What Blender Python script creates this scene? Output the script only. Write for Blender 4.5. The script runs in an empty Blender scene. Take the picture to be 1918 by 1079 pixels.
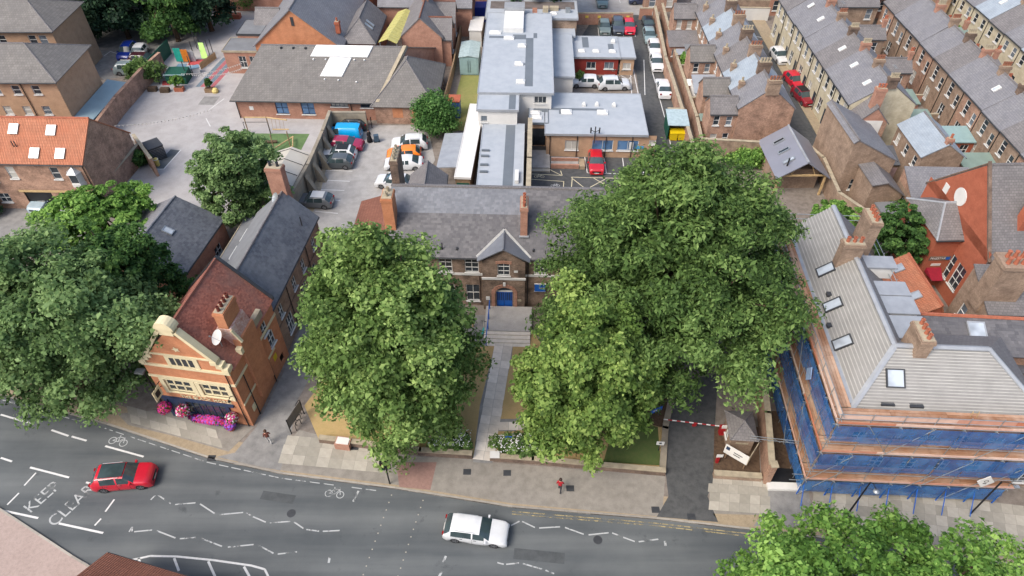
import bpy, bmesh, math, random
import numpy as np
from mathutils import Vector, Matrix
R = math.radians
scene = bpy.context.scene
col = scene.collection
random.seed(7)

# ------------------------------------------------------------------ camera
FPX, CAMH, PITCH, CU, CV = 1300.0, 48.0, R(45), 959.0, 539.5
cam_d = bpy.data.cameras.new('camera'); cam_d.sensor_width = 36.0
cam_d.lens = 36.0 * FPX / 1918.0; cam_d.clip_start = 0.5; cam_d.clip_end = 1500
cam = bpy.data.objects.new('camera', cam_d); col.objects.link(cam)
cam.location = (0, 0, CAMH); cam.rotation_euler = (R(90) - PITCH, 0, 0)
scene.camera = cam

# ------------------------------------------------------------------ sky and sun
SUN_AZ, SUN_EL = R(232), R(50)          # compass-like, measured from +Y clockwise
w = bpy.data.worlds.new('World'); scene.world = w; w.use_nodes = True
nt = w.node_tree; bg = nt.nodes['Background']
sky = nt.nodes.new('ShaderNodeTexSky'); sky.sky_type = 'NISHITA'; sky.sun_disc = False
sky.sun_elevation = SUN_EL; sky.sun_rotation = SUN_AZ; sky.air_density = 1.0; sky.dust_density = 4.0; sky.ozone_density = 1.0
nt.links.new(sky.outputs[0], bg.inputs[0]); bg.inputs[1].default_value = 0.15
sd = bpy.data.lights.new('sun', 'SUN'); sd.energy = 1.2; sd.angle = R(26); sd.color = (1.0, 0.95, 0.88)
so = bpy.data.objects.new('sun', sd); col.objects.link(so)
sv = Vector((math.sin(SUN_AZ) * math.cos(SUN_EL), math.cos(SUN_AZ) * math.cos(SUN_EL), math.sin(SUN_EL)))
so.rotation_euler = sv.to_track_quat('Z', 'Y').to_euler(); so.location = (0, 0, 80)
vs = scene.view_settings; vs.view_transform = 'Standard'; vs.look = 'None'; vs.gamma = 1.0; vs.exposure = 1.0
vs.use_curve_mapping = False

# ------------------------------------------------------------------ survey: picture measurement -> place on the ground (or at height z)
def P(u, v, z=0.0):
    a = (u - CU) / FPX; b = (CV - v) / FPX; s, c = math.sin(PITCH), math.cos(PITCH)
    d = Vector((a, b * s + c, b * c - s)); t = (CAMH - z) / -d.z
    return Vector((d.x * t, d.y * t, z))

# ------------------------------------------------------------------ mesh builder
Z = Vector((0, 0, 1))
class MB:
    def __init__(self): self.v = []; self.f = []; self.t = []
    def add(self, vs_, fs, tint=0.5):
        n = len(self.v); self.v += [tuple(p) for p in vs_]
        for f in fs: self.f.append([i + n for i in f]); self.t.append(tint)
        return self
    def poly(self, pts, tint=0.5): return self.add(pts, [list(range(len(pts)))], tint)
    def box(self, x0, x1, y0, y1, z0, z1, tint=0.5):
        return self.add([(x0,y0,z0),(x1,y0,z0),(x1,y1,z0),(x0,y1,z0),(x0,y0,z1),(x1,y0,z1),(x1,y1,z1),(x0,y1,z1)],
            [[0,3,2,1],[4,5,6,7],[0,1,5,4],[1,2,6,5],[2,3,7,6],[3,0,4,7]], tint)
    def obox(self, o, a, b, c, tint=0.5):           # corner o, edge vectors a, b, c (right-handed)
        o, a, b, c = Vector(o), Vector(a), Vector(b), Vector(c)
        return self.add([o, o+a, o+a+b, o+b, o+c, o+a+c, o+a+b+c, o+b+c],
            [[0,3,2,1],[4,5,6,7],[0,1,5,4],[1,2,6,5],[2,3,7,6],[3,0,4,7]], tint)
    def prism(self, pts, z0, z1, tint=0.5):          # pts counter-clockwise
        n = len(pts)
        a = sum(pts[i][0]*pts[(i+1)%n][1]-pts[(i+1)%n][0]*pts[i][1] for i in range(n))
        if a < 0: pts = list(reversed(pts))
        vv = [(p[0],p[1],z0) for p in pts] + [(p[0],p[1],z1) for p in pts]
        return self.add(vv, [list(range(n))[::-1], list(range(n,2*n))] + [[i,(i+1)%n,n+(i+1)%n,n+i] for i in range(n)], tint)
    def slab(self, pts, th, tint=0.5):               # polygon seen from outside (ccw), thickened inwards
        pts = [Vector(p) for p in pts]; n = len(pts)
        nr = (pts[1]-pts[0]).cross(pts[2]-pts[0])
        if nr.length < 1e-9: nr = (pts[2]-pts[1]).cross(pts[3]-pts[1])
        nr = nr.normalized(); lo = [p - nr*th for p in pts]
        return self.add(pts+lo, [list(range(n)), list(range(n,2*n))[::-1]] + [[(i+1)%n,i,n+i,n+(i+1)%n] for i in range(n)], tint)
    def tube(self, p0, p1, r, n=6, r1=None, caps=True, tint=0.5):
        p0, p1 = Vector(p0), Vector(p1); d = (p1-p0)
        if d.length < 1e-6: return self
        d.normalize(); a = d.orthogonal().normalized(); b = d.cross(a); r1 = r if r1 is None else r1
        vv = [p0 + (a*math.cos(2*math.pi*i/n)+b*math.sin(2*math.pi*i/n))*r for i in range(n)]
        vv += [p1 + (a*math.cos(2*math.pi*i/n)+b*math.sin(2*math.pi*i/n))*r1 for i in range(n)]
        fs = [[i,(i+1)%n,n+(i+1)%n,n+i] for i in range(n)]
        if caps: fs += [list(range(n))[::-1], list(range(n,2*n))]
        return self.add(vv, fs, tint)
    def path(self, pts, r, n=6):
        for i in range(len(pts)-1): self.tube(pts[i], pts[i+1], r, n)
        return self
    def lathe(self, o, prof, n=12):
        o = Vector(o); m = len(prof)
        vv = [(o.x+r*math.cos(2*math.pi*i/n), o.y+r*math.sin(2*math.pi*i/n), o.z+z) for r, z in prof for i in range(n)]
        fs = [[j*n+i, j*n+(i+1)%n, (j+1)*n+(i+1)%n, (j+1)*n+i] for j in range(m-1) for i in range(n)]
        fs += [list(range(n))[::-1], [(m-1)*n+i for i in range(n)]]
        return self.add(vv, fs)
    def mesh(self, name):
        me = bpy.data.meshes.new(name); me.from_pydata(self.v, [], self.f)
        uv = me.uv_layers.new(name='UVMap'); data = np.zeros((len(me.loops), 2)); k = 0
        for f in self.f:
            p = [Vector(self.v[i]) for i in f]; nr = Vector((0,0,0))
            for i in range(1, len(p)-1): nr += (p[i]-p[0]).cross(p[i+1]-p[0])
            if nr.length > 1e-12: nr.normalize()
            if abs(nr.z) > 0.985: t, b = Vector((1,0,0)), Vector((0,1,0))
            else: t = Z.cross(nr).normalized(); b = nr.cross(t)
            for q in p: data[k] = (q.dot(t), q.dot(b)); k += 1
        uv.data.foreach_set('uv', data.ravel())
        at = me.attributes.new('tint', 'FLOAT', 'FACE'); at.data.foreach_set('value', np.array(self.t, dtype=np.float32))
        me.update(); return me
    def build(self, name, mat, parent=None, smooth=False, loc=None, **kw):
        me = self.mesh(name)
        if mat: me.materials.append(mat)
        if smooth: me.polygons.foreach_set('use_smooth', [True]*len(me.polygons))
        return link(name, me, parent, loc, **kw)
def link(name, me, parent=None, loc=None, rz=None, label=None, cat=None, group=None, kind=None):
    o = bpy.data.objects.new(name, me); col.objects.link(o)
    if parent is not None: o.parent = parent
    if loc is not None: o.location = loc
    if rz is not None: o.rotation_euler = (0, 0, rz)
    tag(o, label, cat, group, kind); return o
def tag(o, label=None, cat=None, group=None, kind=None):
    if label: o['label'] = label
    if cat: o['category'] = cat
    if group: o['group'] = group
    if kind: o['kind'] = kind
    return o
def thing(name, label, cat, loc=(0,0,0), rz=0.0, group=None):
    return link(name, None, None, loc, rz, label, cat, group)
def B(x0,x1,y0,y1,z0,z1): return MB().box(x0,x1,y0,y1,z0,z1)

# ------------------------------------------------------------------ materials
def lin(c): return tuple(((x/255.0)/12.92 if x/255.0 <= 0.04045 else ((x/255.0+0.055)/1.055)**2.4) for x in c)
def S(r, g, b, k=0.72): return tuple(min(0.85, x*k) for x in lin((r,g,b))) + (1.0,)
class N:
    def __init__(self, name, rough=0.8, metal=0.0, spec=0.4):
        self.m = bpy.data.materials.new(name); self.m.use_nodes = True; self.t = self.m.node_tree
        self.b = self.t.nodes['Principled BSDF']; self.b.inputs['Roughness'].default_value = rough
        self.b.inputs['Metallic'].default_value = metal; self.b.inputs['Specular IOR Level'].default_value = spec
        self.tc = None
    def n(self, kind, **kw):
        x = self.t.nodes.new(kind)
        for k, v in kw.items(): setattr(x, k, v)
        return x
    def l(self, a, b): self.t.links.new(a, b)
    def coord(self, which):
        if not self.tc: self.tc = self.n('ShaderNodeTexCoord')
        return self.tc.outputs[which]
    def noise(self, scale, detail=4, which='Object', rough=0.6):
        x = self.n('ShaderNodeTexNoise'); x.inputs['Scale'].default_value = scale; x.inputs['Detail'].default_value = detail
        x.inputs['Roughness'].default_value = rough; self.l(self.coord(which), x.inputs['Vector']); return x.outputs['Fac']
    def ramp(self, fac, a, b, lo=0.35, hi=0.65):
        x = self.n('ShaderNodeValToRGB'); x.color_ramp.elements[0].color = a; x.color_ramp.elements[1].color = b
        x.color_ramp.elements[0].position = lo; x.color_ramp.elements[1].position = hi; self.l(fac, x.inputs[0]); return x.outputs[0]
    def mix(self, fac, a, b, mode='MIX'):
        x = self.n('ShaderNodeMix', data_type='RGBA', blend_type=mode)
        for s, q in ((0, fac), (6, a), (7, b)):
            if hasattr(q, 'is_output'): self.l(q, x.inputs[s])
            else: x.inputs[s].default_value = q
        return x.outputs[2]
    def attr(self, name='tint'):
        x = self.n('ShaderNodeAttribute', attribute_name=name); return x.outputs['Fac']
    def bump(self, h, strength=0.4, dist=0.03):
        x = self.n('ShaderNodeBump'); x.inputs['Strength'].default_value = strength; x.inputs['Distance'].default_value = dist
        self.l(h, x.inputs['Height']); self.l(x.outputs[0], self.b.inputs['Normal'])
    def out(self, c): 
        if hasattr(c, 'is_output'): self.l(c, self.b.inputs['Base Color'])
        else: self.b.inputs['Base Color'].default_value = c
        return self.m
MATS = {}
def plain(name, c, rough=0.7, metal=0.0, var=0.18, scale=3.0, spec=0.4, which='Object', bump=0.0):
    if name in MATS: return MATS[name]
    n = N(name, rough, metal, spec); d = tuple(x*(1-var) for x in c[:3])+(1,); e = tuple(min(0.9, x*(1+var)) for x in c[:3])+(1,)
    f = n.noise(scale, 5, which)
    if bump: n.bump(n.noise(scale*6, 3, which), bump)
    MATS[name] = n.out(n.ramp(f, d, e, 0.3, 0.7)); return MATS[name]
def patchy(name, c1, c2, c3, s1=0.25, s2=4.0, rough=0.9, bump=0.25, dirt=0.35, fine=30.0):
    n = N(name, rough, 0, 0.25)
    a = n.ramp(n.noise(s1, 6), c1, c2, 0.35, 0.68); a = n.mix(dirt, a, n.ramp(n.noise(s2, 6), c3, c2, 0.35, 0.6))
    g = n.noise(fine, 3); a = n.mix(0.35, a, n.ramp(g, (0.25,0.25,0.25,1), (1,1,1,1), 0.25, 0.75), 'MULTIPLY') if fine else a
    if bump: n.bump(g, bump, 0.02)
    return n.out(a)
def brick(name, c1, c2, mortar, bw=0.23, bh=0.075, patch=None, pk=0.35, ms=0.012, sat=0.74):
    n = N(name, 0.9, 0, 0.2)
    x = n.n('ShaderNodeTexBrick'); x.inputs['Scale'].default_value = 1.0; x.inputs['Brick Width'].default_value = bw
    x.inputs['Row Height'].default_value = bh; x.inputs['Mortar Size'].default_value = ms; x.inputs['Bias'].default_value = 0.0
    x.inputs['Color1'].default_value = c1; x.inputs['Color2'].default_value = c2; x.inputs['Mortar'].default_value = mortar
    n.l(n.coord('UV'), x.inputs['Vector'])
    c = n.mix(0.5, x.outputs['Color'], n.ramp(n.noise(7, 4, 'UV'), c1, c2, 0.38, 0.62))
    if patch: c = n.mix(n.ramp(n.noise(0.7, 7, 'UV', 0.72), (0,0,0,1), (min(1,pk*1.5),)*3+(1,), 0.42, 0.66), c, patch)
    c = n.mix(0.35, c, n.ramp(n.noise(1.3, 6, 'UV'), (0.6,0.6,0.6,1), (1.1,1.1,1.1,1), 0.3, 0.6), 'MULTIPLY')
    c = n.mix(n.ramp(n.noise(3.1, 8, 'UV', 0.8), (0,0,0,1), (0.5,0.5,0.5,1), 0.56, 0.72), c, mortar)
    hs_ = n.n('ShaderNodeHueSaturation'); hs_.inputs['Saturation'].default_value = sat; hs_.inputs['Hue'].default_value = 0.512; hs_.inputs['Value'].default_value = 0.88; n.l(c, hs_.inputs['Color']); c = hs_.outputs[0]
    n.bump(x.outputs['Fac'], -0.3, 0.01)
    return n.out(c)
def tiles(name, c1, c2, gap, tw=0.3, th=0.28, patch=None, rough=0.75, pk=0.5, wave=0):
    n = N(name, rough, 0, 0.3)
    x = n.n('ShaderNodeTexBrick'); x.inputs['Scale'].default_value = 1.0; x.inputs['Brick Width'].default_value = tw
    x.inputs['Row Height'].default_value = th; x.inputs['Mortar Size'].default_value = 0.018; x.inputs['Mortar Smooth'].default_value = 0.3
    x.inputs['Color1'].default_value = c1; x.inputs['Color2'].default_value = c2; x.inputs['Mortar'].default_value = gap
    n.l(n.coord('UV'), x.inputs['Vector']); c = x.outputs['Color']
    c = n.mix(0.35, c, n.ramp(n.noise(9, 3, 'UV'), c1, c2, 0.35, 0.65))
    if patch: c = n.mix(n.ramp(n.noise(0.45, 7, 'UV', 0.7), (0,0,0,1), (pk,pk,pk,1), 0.42, 0.68), c, patch)
    c = n.mix(0.4, c, n.ramp(n.noise(0.9, 6, 'UV'), (0.5,0.5,0.5,1), (1,1,1,1), 0.3, 0.6), 'MULTIPLY')
    if wave:
        wv = n.n('ShaderNodeTexWave'); wv.inputs['Scale'].default_value = wave; wv.inputs['Distortion'].default_value = 0.3
        n.l(n.coord('UV'), wv.inputs['Vector']); n.bump(wv.outputs['Fac'], 0.9, 0.05)
        c = n.mix(0.45, c, n.ramp(wv.outputs['Fac'], (0.35,0.35,0.35,1), (1,1,1,1), 0.0, 0.5), 'MULTIPLY')
    else: n.bump(x.outputs['Fac'], -0.5, 0.02)
    return n.out(c)
def tinted(name, c1, c2, rough=0.7, spec=0.35, streak=None):     # per-piece colour from the tint attribute
    n = N(name, rough, 0, spec); c = n.ramp(n.attr(), c1, c2, 0.0, 1.0)
    c = n.mix(0.3, c, n.ramp(n.noise(2.2, 6), (0.45,0.45,0.45,1), (1,1,1,1), 0.3, 0.62), 'MULTIPLY')
    if streak: c = n.mix(n.ramp(n.noise(0.35, 7, rough=0.7), (0,0,0,1), (0.6,0.6,0.6,1), 0.45, 0.66), c, streak)
    return n.out(c)
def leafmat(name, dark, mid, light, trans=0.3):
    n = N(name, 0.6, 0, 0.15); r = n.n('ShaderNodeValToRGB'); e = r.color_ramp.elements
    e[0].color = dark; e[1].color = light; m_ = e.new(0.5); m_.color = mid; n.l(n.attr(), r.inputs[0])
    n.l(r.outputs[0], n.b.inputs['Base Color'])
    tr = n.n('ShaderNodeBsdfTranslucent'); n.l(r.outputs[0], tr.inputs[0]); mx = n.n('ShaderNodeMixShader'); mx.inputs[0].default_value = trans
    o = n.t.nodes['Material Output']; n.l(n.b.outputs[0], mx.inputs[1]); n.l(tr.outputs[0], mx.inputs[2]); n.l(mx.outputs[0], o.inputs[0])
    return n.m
def glassy(name, c, rough=0.06):
    n = N(name, rough, 0, 0.6); return n.out(n.ramp(n.noise(0.8, 2), tuple(x*0.6 for x in c[:3])+(1,), c, 0.35, 0.65))
def paint(c, name=None):
    k = name or 'car_paint_%d_%d_%d' % tuple(int(x*999) for x in c[:3])
    if k in MATS: return MATS[k]
    n = N(k, 0.28, 0.0, 0.5); n.b.inputs['Coat Weight'].default_value = 0.6; n.b.inputs['Coat Roughness'].default_value = 0.06
    d = tuple(x*0.9 for x in c[:3])+(1,); MATS[k] = n.out(n.ramp(n.noise(1.4, 3), d, c)); return MATS[k]

_n = N('asphalt', 0.85, 0, 0.25); _mp = _n.n('ShaderNodeMapping'); _mp.inputs['Rotation'].default_value = (0,0,R(11)); _mp.inputs['Scale'].default_value = (.05,.75,1); _n.l(_n.coord('Object'), _mp.inputs['Vector'])
_w = _n.n('ShaderNodeTexNoise'); _w.inputs['Scale'].default_value = 1.0; _w.inputs['Detail'].default_value = 4; _n.l(_mp.outputs[0], _w.inputs['Vector'])
_c = _n.ramp(_w.outputs['Fac'], S(86,92,95), S(124,128,128), .34, .68); _c = _n.mix(.35, _c, _n.ramp(_n.noise(.16, 7), S(80,85,88), S(122,126,126), .35, .65)); _g = _n.noise(40, 3)
_c = _n.mix(_n.ramp(_n.noise(.55, 8, 'Object', .75), (0,0,0,1), (.55,.55,.55,1), .60, .70), _c, S(66,70,73)); _c = _n.mix(.3, _c, _n.ramp(_g, (.4,.4,.4,1), (1,1,1,1), .25, .75), 'MULTIPLY'); _n.bump(_g, .2, .02); m_asphalt = _n.out(_c)
m_asphalt2 = patchy('dark_asphalt', S(82,84,85), S(106,107,106), S(64,66,68), 0.2, 2.0, 0.9, 0.2, 0.4, 30)
m_lanegrey = patchy('lane_surface', S(142,141,138), S(168,166,162), S(112,112,110), 0.2, 1.2, 0.9, 0.2, 0.45, 25)
m_carpark = patchy('pale_concrete_surface', S(176,173,168), S(200,197,192), S(150,147,142), 0.12, 1.0, 0.9, 0.15, 0.35, 25)
m_play = patchy('playground_surface', S(184,180,178), S(202,199,196), S(164,160,157), 0.09, 0.7, 0.9, 0.15, 0.35, 25)
m_buff = patchy('buff_paving', S(176,160,132), S(190,172,144), S(150,134,112), 0.3, 3.0, 0.9, 0.2, 0.4, 20)
m_foot = patchy('warm_grey_footway', S(154,148,138), S(170,164,154), S(132,127,118), 0.2, 1.6, 0.9, 0.2, 0.4, 22)
m_redpave = patchy('red_tactile', S(160,126,116), S(172,138,126), S(142,114,106), 0.5, 4, 0.9, 0.2, 0.4, 20)
m_earth = patchy('bare_ground', S(120,112,100), S(146,138,124), S(92,86,76), 0.15, 1.2, 1.0, 0.3, 0.5, 15)
m_yard = patchy('yard_paving', S(140,130,120), S(160,150,140), S(112,104,96), 0.3, 2.0, 0.95, 0.2, 0.5, 15)
m_dry = patchy('dry_grass', S(206,174,126,.8), S(192,166,114,.8), S(168,154,98,.8), 0.35, 3.0, 1.0, 0.5, 0.4, 25)
m_lawn = patchy('green_lawn', S(80,100,56), S(96,116,64), S(120,122,76), 0.5, 3.0, 1.0, 0.6, 0.45, 26)
m_soil = patchy('dark_soil', S(96,76,60), S(112,92,74), S(70,56,46), 0.6, 4, 1.0, 0.5, 0.5, 15)
m_turf = patchy('artificial_turf', S(104,132,84), S(118,146,96), S(96,122,78), 0.3, 2, 1.0, 0.3, 0.4, 20)
m_pinkpave = patchy('pink_paving', S(184,164,154), S(198,178,168), S(166,148,140), 0.5, 4, 0.9, 0.2, 0.4, 20)
m_blind = plain('drawn_blind_glass', S(196,194,186), .25, 0, .08, 1.5)
m_stone = tinted('paving_stone', S(168,163,150), S(194,188,174), 0.9, 0.2)
m_kerb = tinted('kerb_stone', S(160,154,144), S(190,184,172), 0.9, 0.2)
m_white = plain('white_line_paint', S(225,225,222), 0.7, 0, 0.12, 6)
_n = N('worn_line_paint', 0.8, 0, 0.2)
_tr = _n.n('ShaderNodeBsdfTransparent'); _mx = _n.n('ShaderNodeMixShader')
_n.l(_n.ramp(_n.noise(1.1, 5, 'Object', 0.65), (0,0,0,1), (1,1,1,1), 0.51, 0.62), _mx.inputs[0]); _n.l(_n.b.outputs[0], _mx.inputs[1]); _n.l(_tr.outputs[0], _mx.inputs[2])
_n.l(_mx.outputs[0], _n.t.nodes['Material Output'].inputs[0]); m_worn = _n.out(S(186,189,188))
m_pathstone = tinted('path_stone', S(196,188,176,.95), S(218,210,198,.95), 0.9, 0.2)
_n = N('yellow_line_paint', 0.8, 0, 0.2); _tr = _n.n('ShaderNodeBsdfTransparent'); _mx = _n.n('ShaderNodeMixShader')
_n.l(_n.ramp(_n.noise(1.7, 6, 'Object', 0.7), (0.15,0.15,0.15,1), (1,1,1,1), 0.42, 0.60), _mx.inputs[0]); _n.l(_n.b.outputs[0], _mx.inputs[1]); _n.l(_tr.outputs[0], _mx.inputs[2])
_n.l(_mx.outputs[0], _n.t.nodes['Material Output'].inputs[0]); m_yellow = _n.out(S(190,174,128))
m_cream_line = plain('cream_line_paint', S(225,215,180), 0.8, 0, 0.15, 6)
m_br_school = brick('mottled_brown_brick', S(120,84,66,1.0), S(160,122,98,1.0), S(150,136,118,1.0), patch=S(70,56,50,1.0), pk=0.6)
m_br_red = brick('red_brick', S(160,84,56,1.0), S(186,102,70,1.0), S(176,140,116,1.0), patch=S(128,66,46,1.0))
m_br_orange = brick('orange_brick', S(186,100,62,1.0), S(204,116,76,1.0), S(190,140,108,1.0), patch=S(160,84,54,1.0), sat=0.9)
m_br_tan = brick('tan_brick', S(172,118,78,1.0), S(186,132,90,1.0), S(180,146,110,1.0), patch=S(158,106,70,1.0), pk=0.3)
m_br_mix = brick('mixed_reclaimed_brick', S(150,92,66,1.0), S(196,130,96,1.0), S(176,150,128,1.0), patch=S(104,70,56,1.0), pk=0.5)
m_br_brown = brick('brown_stock_brick', S(140,104,80,1.0), S(172,132,104,1.0), S(160,140,120,1.0), patch=S(108,80,64,1.0), pk=0.5)
m_br_cream = brick('cream_gault_brick', S(196,180,146,1.0), S(210,196,164,1.0), S(186,172,146,1.0), patch=S(168,150,120,1.0), pk=0.5)
m_br_crim = brick('crimson_brick', S(160,62,42,1.0), S(176,74,52,1.0), S(168,90,68,1.0), patch=S(150,60,42,1.0), pk=0.35, sat=0.9)
m_br_dark = brick('sooty_brick', S(110,80,64,1.0), S(140,104,84,1.0), S(120,104,90,1.0), patch=S(78,62,54,1.0), pk=0.6)
m_slateT = tinted('slate_pieces', S(98,97,100), S(126,124,125), 0.6, 0.4, S(90,90,94))
m_slateB = tinted('blue_slate_pieces', S(116,120,127), S(138,142,149), 0.55, 0.45, S(104,108,115))
m_slateD = tinted('dark_slate_pieces', S(88,92,100), S(112,116,122), 0.55, 0.4, S(128,132,136))
m_slate = tiles('grey_slate', S(130,130,133), S(156,155,157), S(96,96,100), 0.3, 0.24, S(104,104,112), 0.6)
m_slate2 = tiles('brownish_slate', S(122,118,118), S(150,146,144), S(88,86,86), 0.3, 0.24, S(96,94,94), 0.65)
m_slateblue = tiles('pale_blue_slate', S(160,172,182), S(176,186,194), S(138,150,160), 0.3, 0.24, S(150,160,170), 0.5, 0.3)
m_contile = tiles('grey_concrete_tile', S(122,118,114), S(144,140,134), S(92,90,88), 0.33, 0.34, S(108,106,104), 0.8)
m_redtile = tiles('red_plain_tile', S(160,100,82), S(182,116,96), S(104,62,50), 0.17, 0.12, S(112,84,74), 0.8, 0.65)
m_pantile = tiles('orange_pantile', S(204,132,98), S(218,148,114), S(150,92,68), 0.24, 0.33, S(196,112,78), 0.75, 0.4, wave=1.9)
m_pantile2 = tiles('weathered_pantile', S(158,104,84), S(180,122,100), S(100,66,54), 0.24, 0.33, S(120,76,62), 0.8, 0.6, wave=1.9)
m_memb = patchy('grey_roof_membrane', S(170,178,185), S(184,190,196), S(158,166,173), .18, .9, .6, .03, .35, 0)
m_membd = plain('dark_roof_membrane', S(112,120,127), 0.6, 0, 0.08, 0.6)
m_felt = plain('grey_felt', S(126,128,130), 0.85, 0, 0.15, 0.8, bump=0.2)
m_lead = plain('lead_sheet', S(176,180,184), 0.45, 0.25, 0.12, 1.2)
m_greenfelt = plain('green_mineral_felt', S(132,152,142), 0.85, 0, 0.12, 1.0, bump=0.2)
m_uw = plain('white_upvc', S(232,232,228), 0.4, 0, 0.05, 2)
m_wpaint = plain('white_render', S(232,230,224), 0.75, 0, 0.06, 1.2)
m_cream = plain('cream_stone', S(232,218,178), 0.75, 0, 0.1, 1.5)
m_stonew = plain('weathered_sandstone', S(176,164,140), 0.9, 0, 0.22, 2.0, bump=0.3)
m_concw = plain('weathered_concrete', S(158,148,130), 0.95, 0, 0.3, 0.8, bump=0.3)
m_glass = glassy('window_glass', (0.035, 0.045, 0.055, 1))
m_glassl = glassy('sky_glass', (0.42, 0.47, 0.52, 1), 0.12)
m_glassb = glassy('blue_blind_glass', (0.10, 0.20, 0.36, 1), 0.1)
m_skyl = plain('white_skylight_dome', S(238,238,234), 0.35, 0, 0.04, 1.0)
m_black = plain('black_paint', S(34,34,36), 0.5, 0, 0.2, 2)
m_dark = plain('dark_grey_metal', S(70,72,75), 0.55, 0.2, 0.15, 2)
m_galv = plain('galvanised_steel', S(178,184,186), 0.4, 0.6, 0.15, 3)
m_wood = plain('weathered_timber', S(150,124,96), 0.9, 0, 0.25, 3, bump=0.2)
m_woodl = plain('fresh_timber', S(206,176,128), 0.8, 0, 0.15, 3)
m_fence = plain('brown_fence_board', S(112,88,70), 0.9, 0, 0.25, 2, bump=0.2)
m_blue = plain('bright_blue_paint', S(24,100,196), 0.45, 0, 0.08, 2)
m_navy = plain('navy_paint', S(44,62,92), 0.5, 0, 0.1, 2)
m_red = plain('red_paint', S(170,34,40), 0.5, 0, 0.12, 2)
m_green = plain('green_paint', S(28,92,74), 0.6, 0, 0.15, 2)
m_tealgr = plain('pale_teal_paint', S(150,178,178), 0.5, 0, 0.1, 2)
m_ylw = plain('yellow_plastic', S(228,196,20), 0.5, 0, 0.08, 2)
m_terra = plain('terracotta', S(178,106,80), 0.85, 0, 0.15, 3)
m_bark = plain('bark', S(96,80,64), 1.0, 0, 0.3, 4, bump=0.5)
m_tyre = plain('tyre_rubber', S(36,36,38), 0.85, 0, 0.15, 5)
m_rim = plain('alloy_rim', S(150,152,156), 0.35, 0.7, 0.1, 5)
m_cglass = glassy('car_glass', (0.05, 0.075, 0.08, 1), 0.05)
m_lamp = plain('headlamp_glass', S(226,230,232), 0.15, 0, 0.05, 4)
m_tail = plain('tail_lamp_red', S(150,20,24), 0.25, 0, 0.1, 4)
# ------------------------------------------------------------------ building helpers (local frames; right-hand side seen from outside)
def wall_panel(mb, o, d, W, Hh, holes, depth=0.12):
    o, d = Vector(o), Vector(d); n = d.cross(Z)
    us = sorted({0.0, W} | {h[0] for h in holes} | {h[0]+h[2] for h in holes}); vs_ = sorted({0.0, Hh} | {h[1] for h in holes} | {h[1]+h[3] for h in holes})
    pt = lambda u, v: o + d*u + Z*v
    for i in range(len(us)-1):
        for j in range(len(vs_)-1):
            cu, cv = (us[i]+us[i+1])/2, (vs_[j]+vs_[j+1])/2
            if any(h[0] < cu < h[0]+h[2] and h[1] < cv < h[1]+h[3] for h in holes): continue
            mb.poly([pt(us[i],vs_[j]), pt(us[i+1],vs_[j]), pt(us[i+1],vs_[j+1]), pt(us[i],vs_[j+1])])
    for u, v, w_, h_ in holes:
        c = [pt(u,v), pt(u+w_,v), pt(u+w_,v+h_), pt(u,v+h_)]
        for k in range(4):
            a, b = c[k], c[(k+1)%4]; mb.poly([a, a-n*depth, b-n*depth, b])
WR = random.Random(99); m_glassl2 = glassy('pale_reflecting_glass', (0.16, 0.19, 0.22, 1), 0.1)
def window(parent, o, d, w_, h_, cols=1, rows=2, fm=None, gm=None, sill=True, depth=0.1, fw=0.06, panes=False, sillm=None, name='window', nobars=False):
    o, d = Vector(o), Vector(d); n = d.cross(Z); b = o - n*depth; mb = MB()
    if gm is None and not panes and name == 'window': gm = WR.choice((m_glass, m_glass, m_glass, m_glassl2, m_blind))
    bars = [(0, 0, fw, h_), (w_-fw, 0, fw, h_), (fw, 0, w_-2*fw, fw), (fw, h_-fw, w_-2*fw, fw)]
    for i in range(1, cols): bars.append((w_*i/cols-fw*0.4, fw, fw*0.8, h_-2*fw))
    for (u, v, a, c) in bars: mb.obox(b+d*u+Z*v-n*0.02, d*a, -n*-0.06, Z*c) if False else mb.obox(b+d*u+Z*v+n*0.05, d*a, -n*0.07, Z*c)
    for j in range(1, rows):
        for i in range(cols):
            u0 = fw if i == 0 else w_*i/cols+fw*0.4; u1 = w_-fw if i == cols-1 else w_*(i+1)/cols-fw*0.4
            mb.obox(b+d*u0+Z*(h_*j/rows-fw*0.4)+n*0.048, d*(u1-u0), -n*0.066, Z*(fw*0.8))
    fr = mb.build(name, fm or m_uw, parent)
    if panes:
        me = None
        for i in range(cols):
            for j in range(rows):
                if me is None:
                    me = MB().obox((0,0,0), d*(w_/cols-0.002), -n*0.02, Z*(h_/rows-0.002)).mesh('pane'); me.materials.append(gm or m_glass)
                link('pane', me, fr, b+d*(w_*i/cols)+Z*(h_*j/rows))
    else: MB().obox(b+d*0.005+Z*0.005, d*(w_-0.01), -n*0.02, Z*(h_-0.01)).build('pane', gm or m_glass, fr)
    if sill: MB().obox(o-d*0.08-Z*0.1+n*0.12, d*(w_+0.16), -n*0.2, Z*0.1).build('sill', sillm or m_uw, fr)
    return fr
def sides(L, W, x0=0.0, y0=0.0):
    return {'front': ((x0,y0,0),(1,0,0),L), 'right': ((x0+L,y0,0),(0,1,0),W), 'back': ((x0+L,y0+W,0),(-1,0,0),L), 'left': ((x0,y0+W,0),(0,-1,0),W)}
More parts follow.
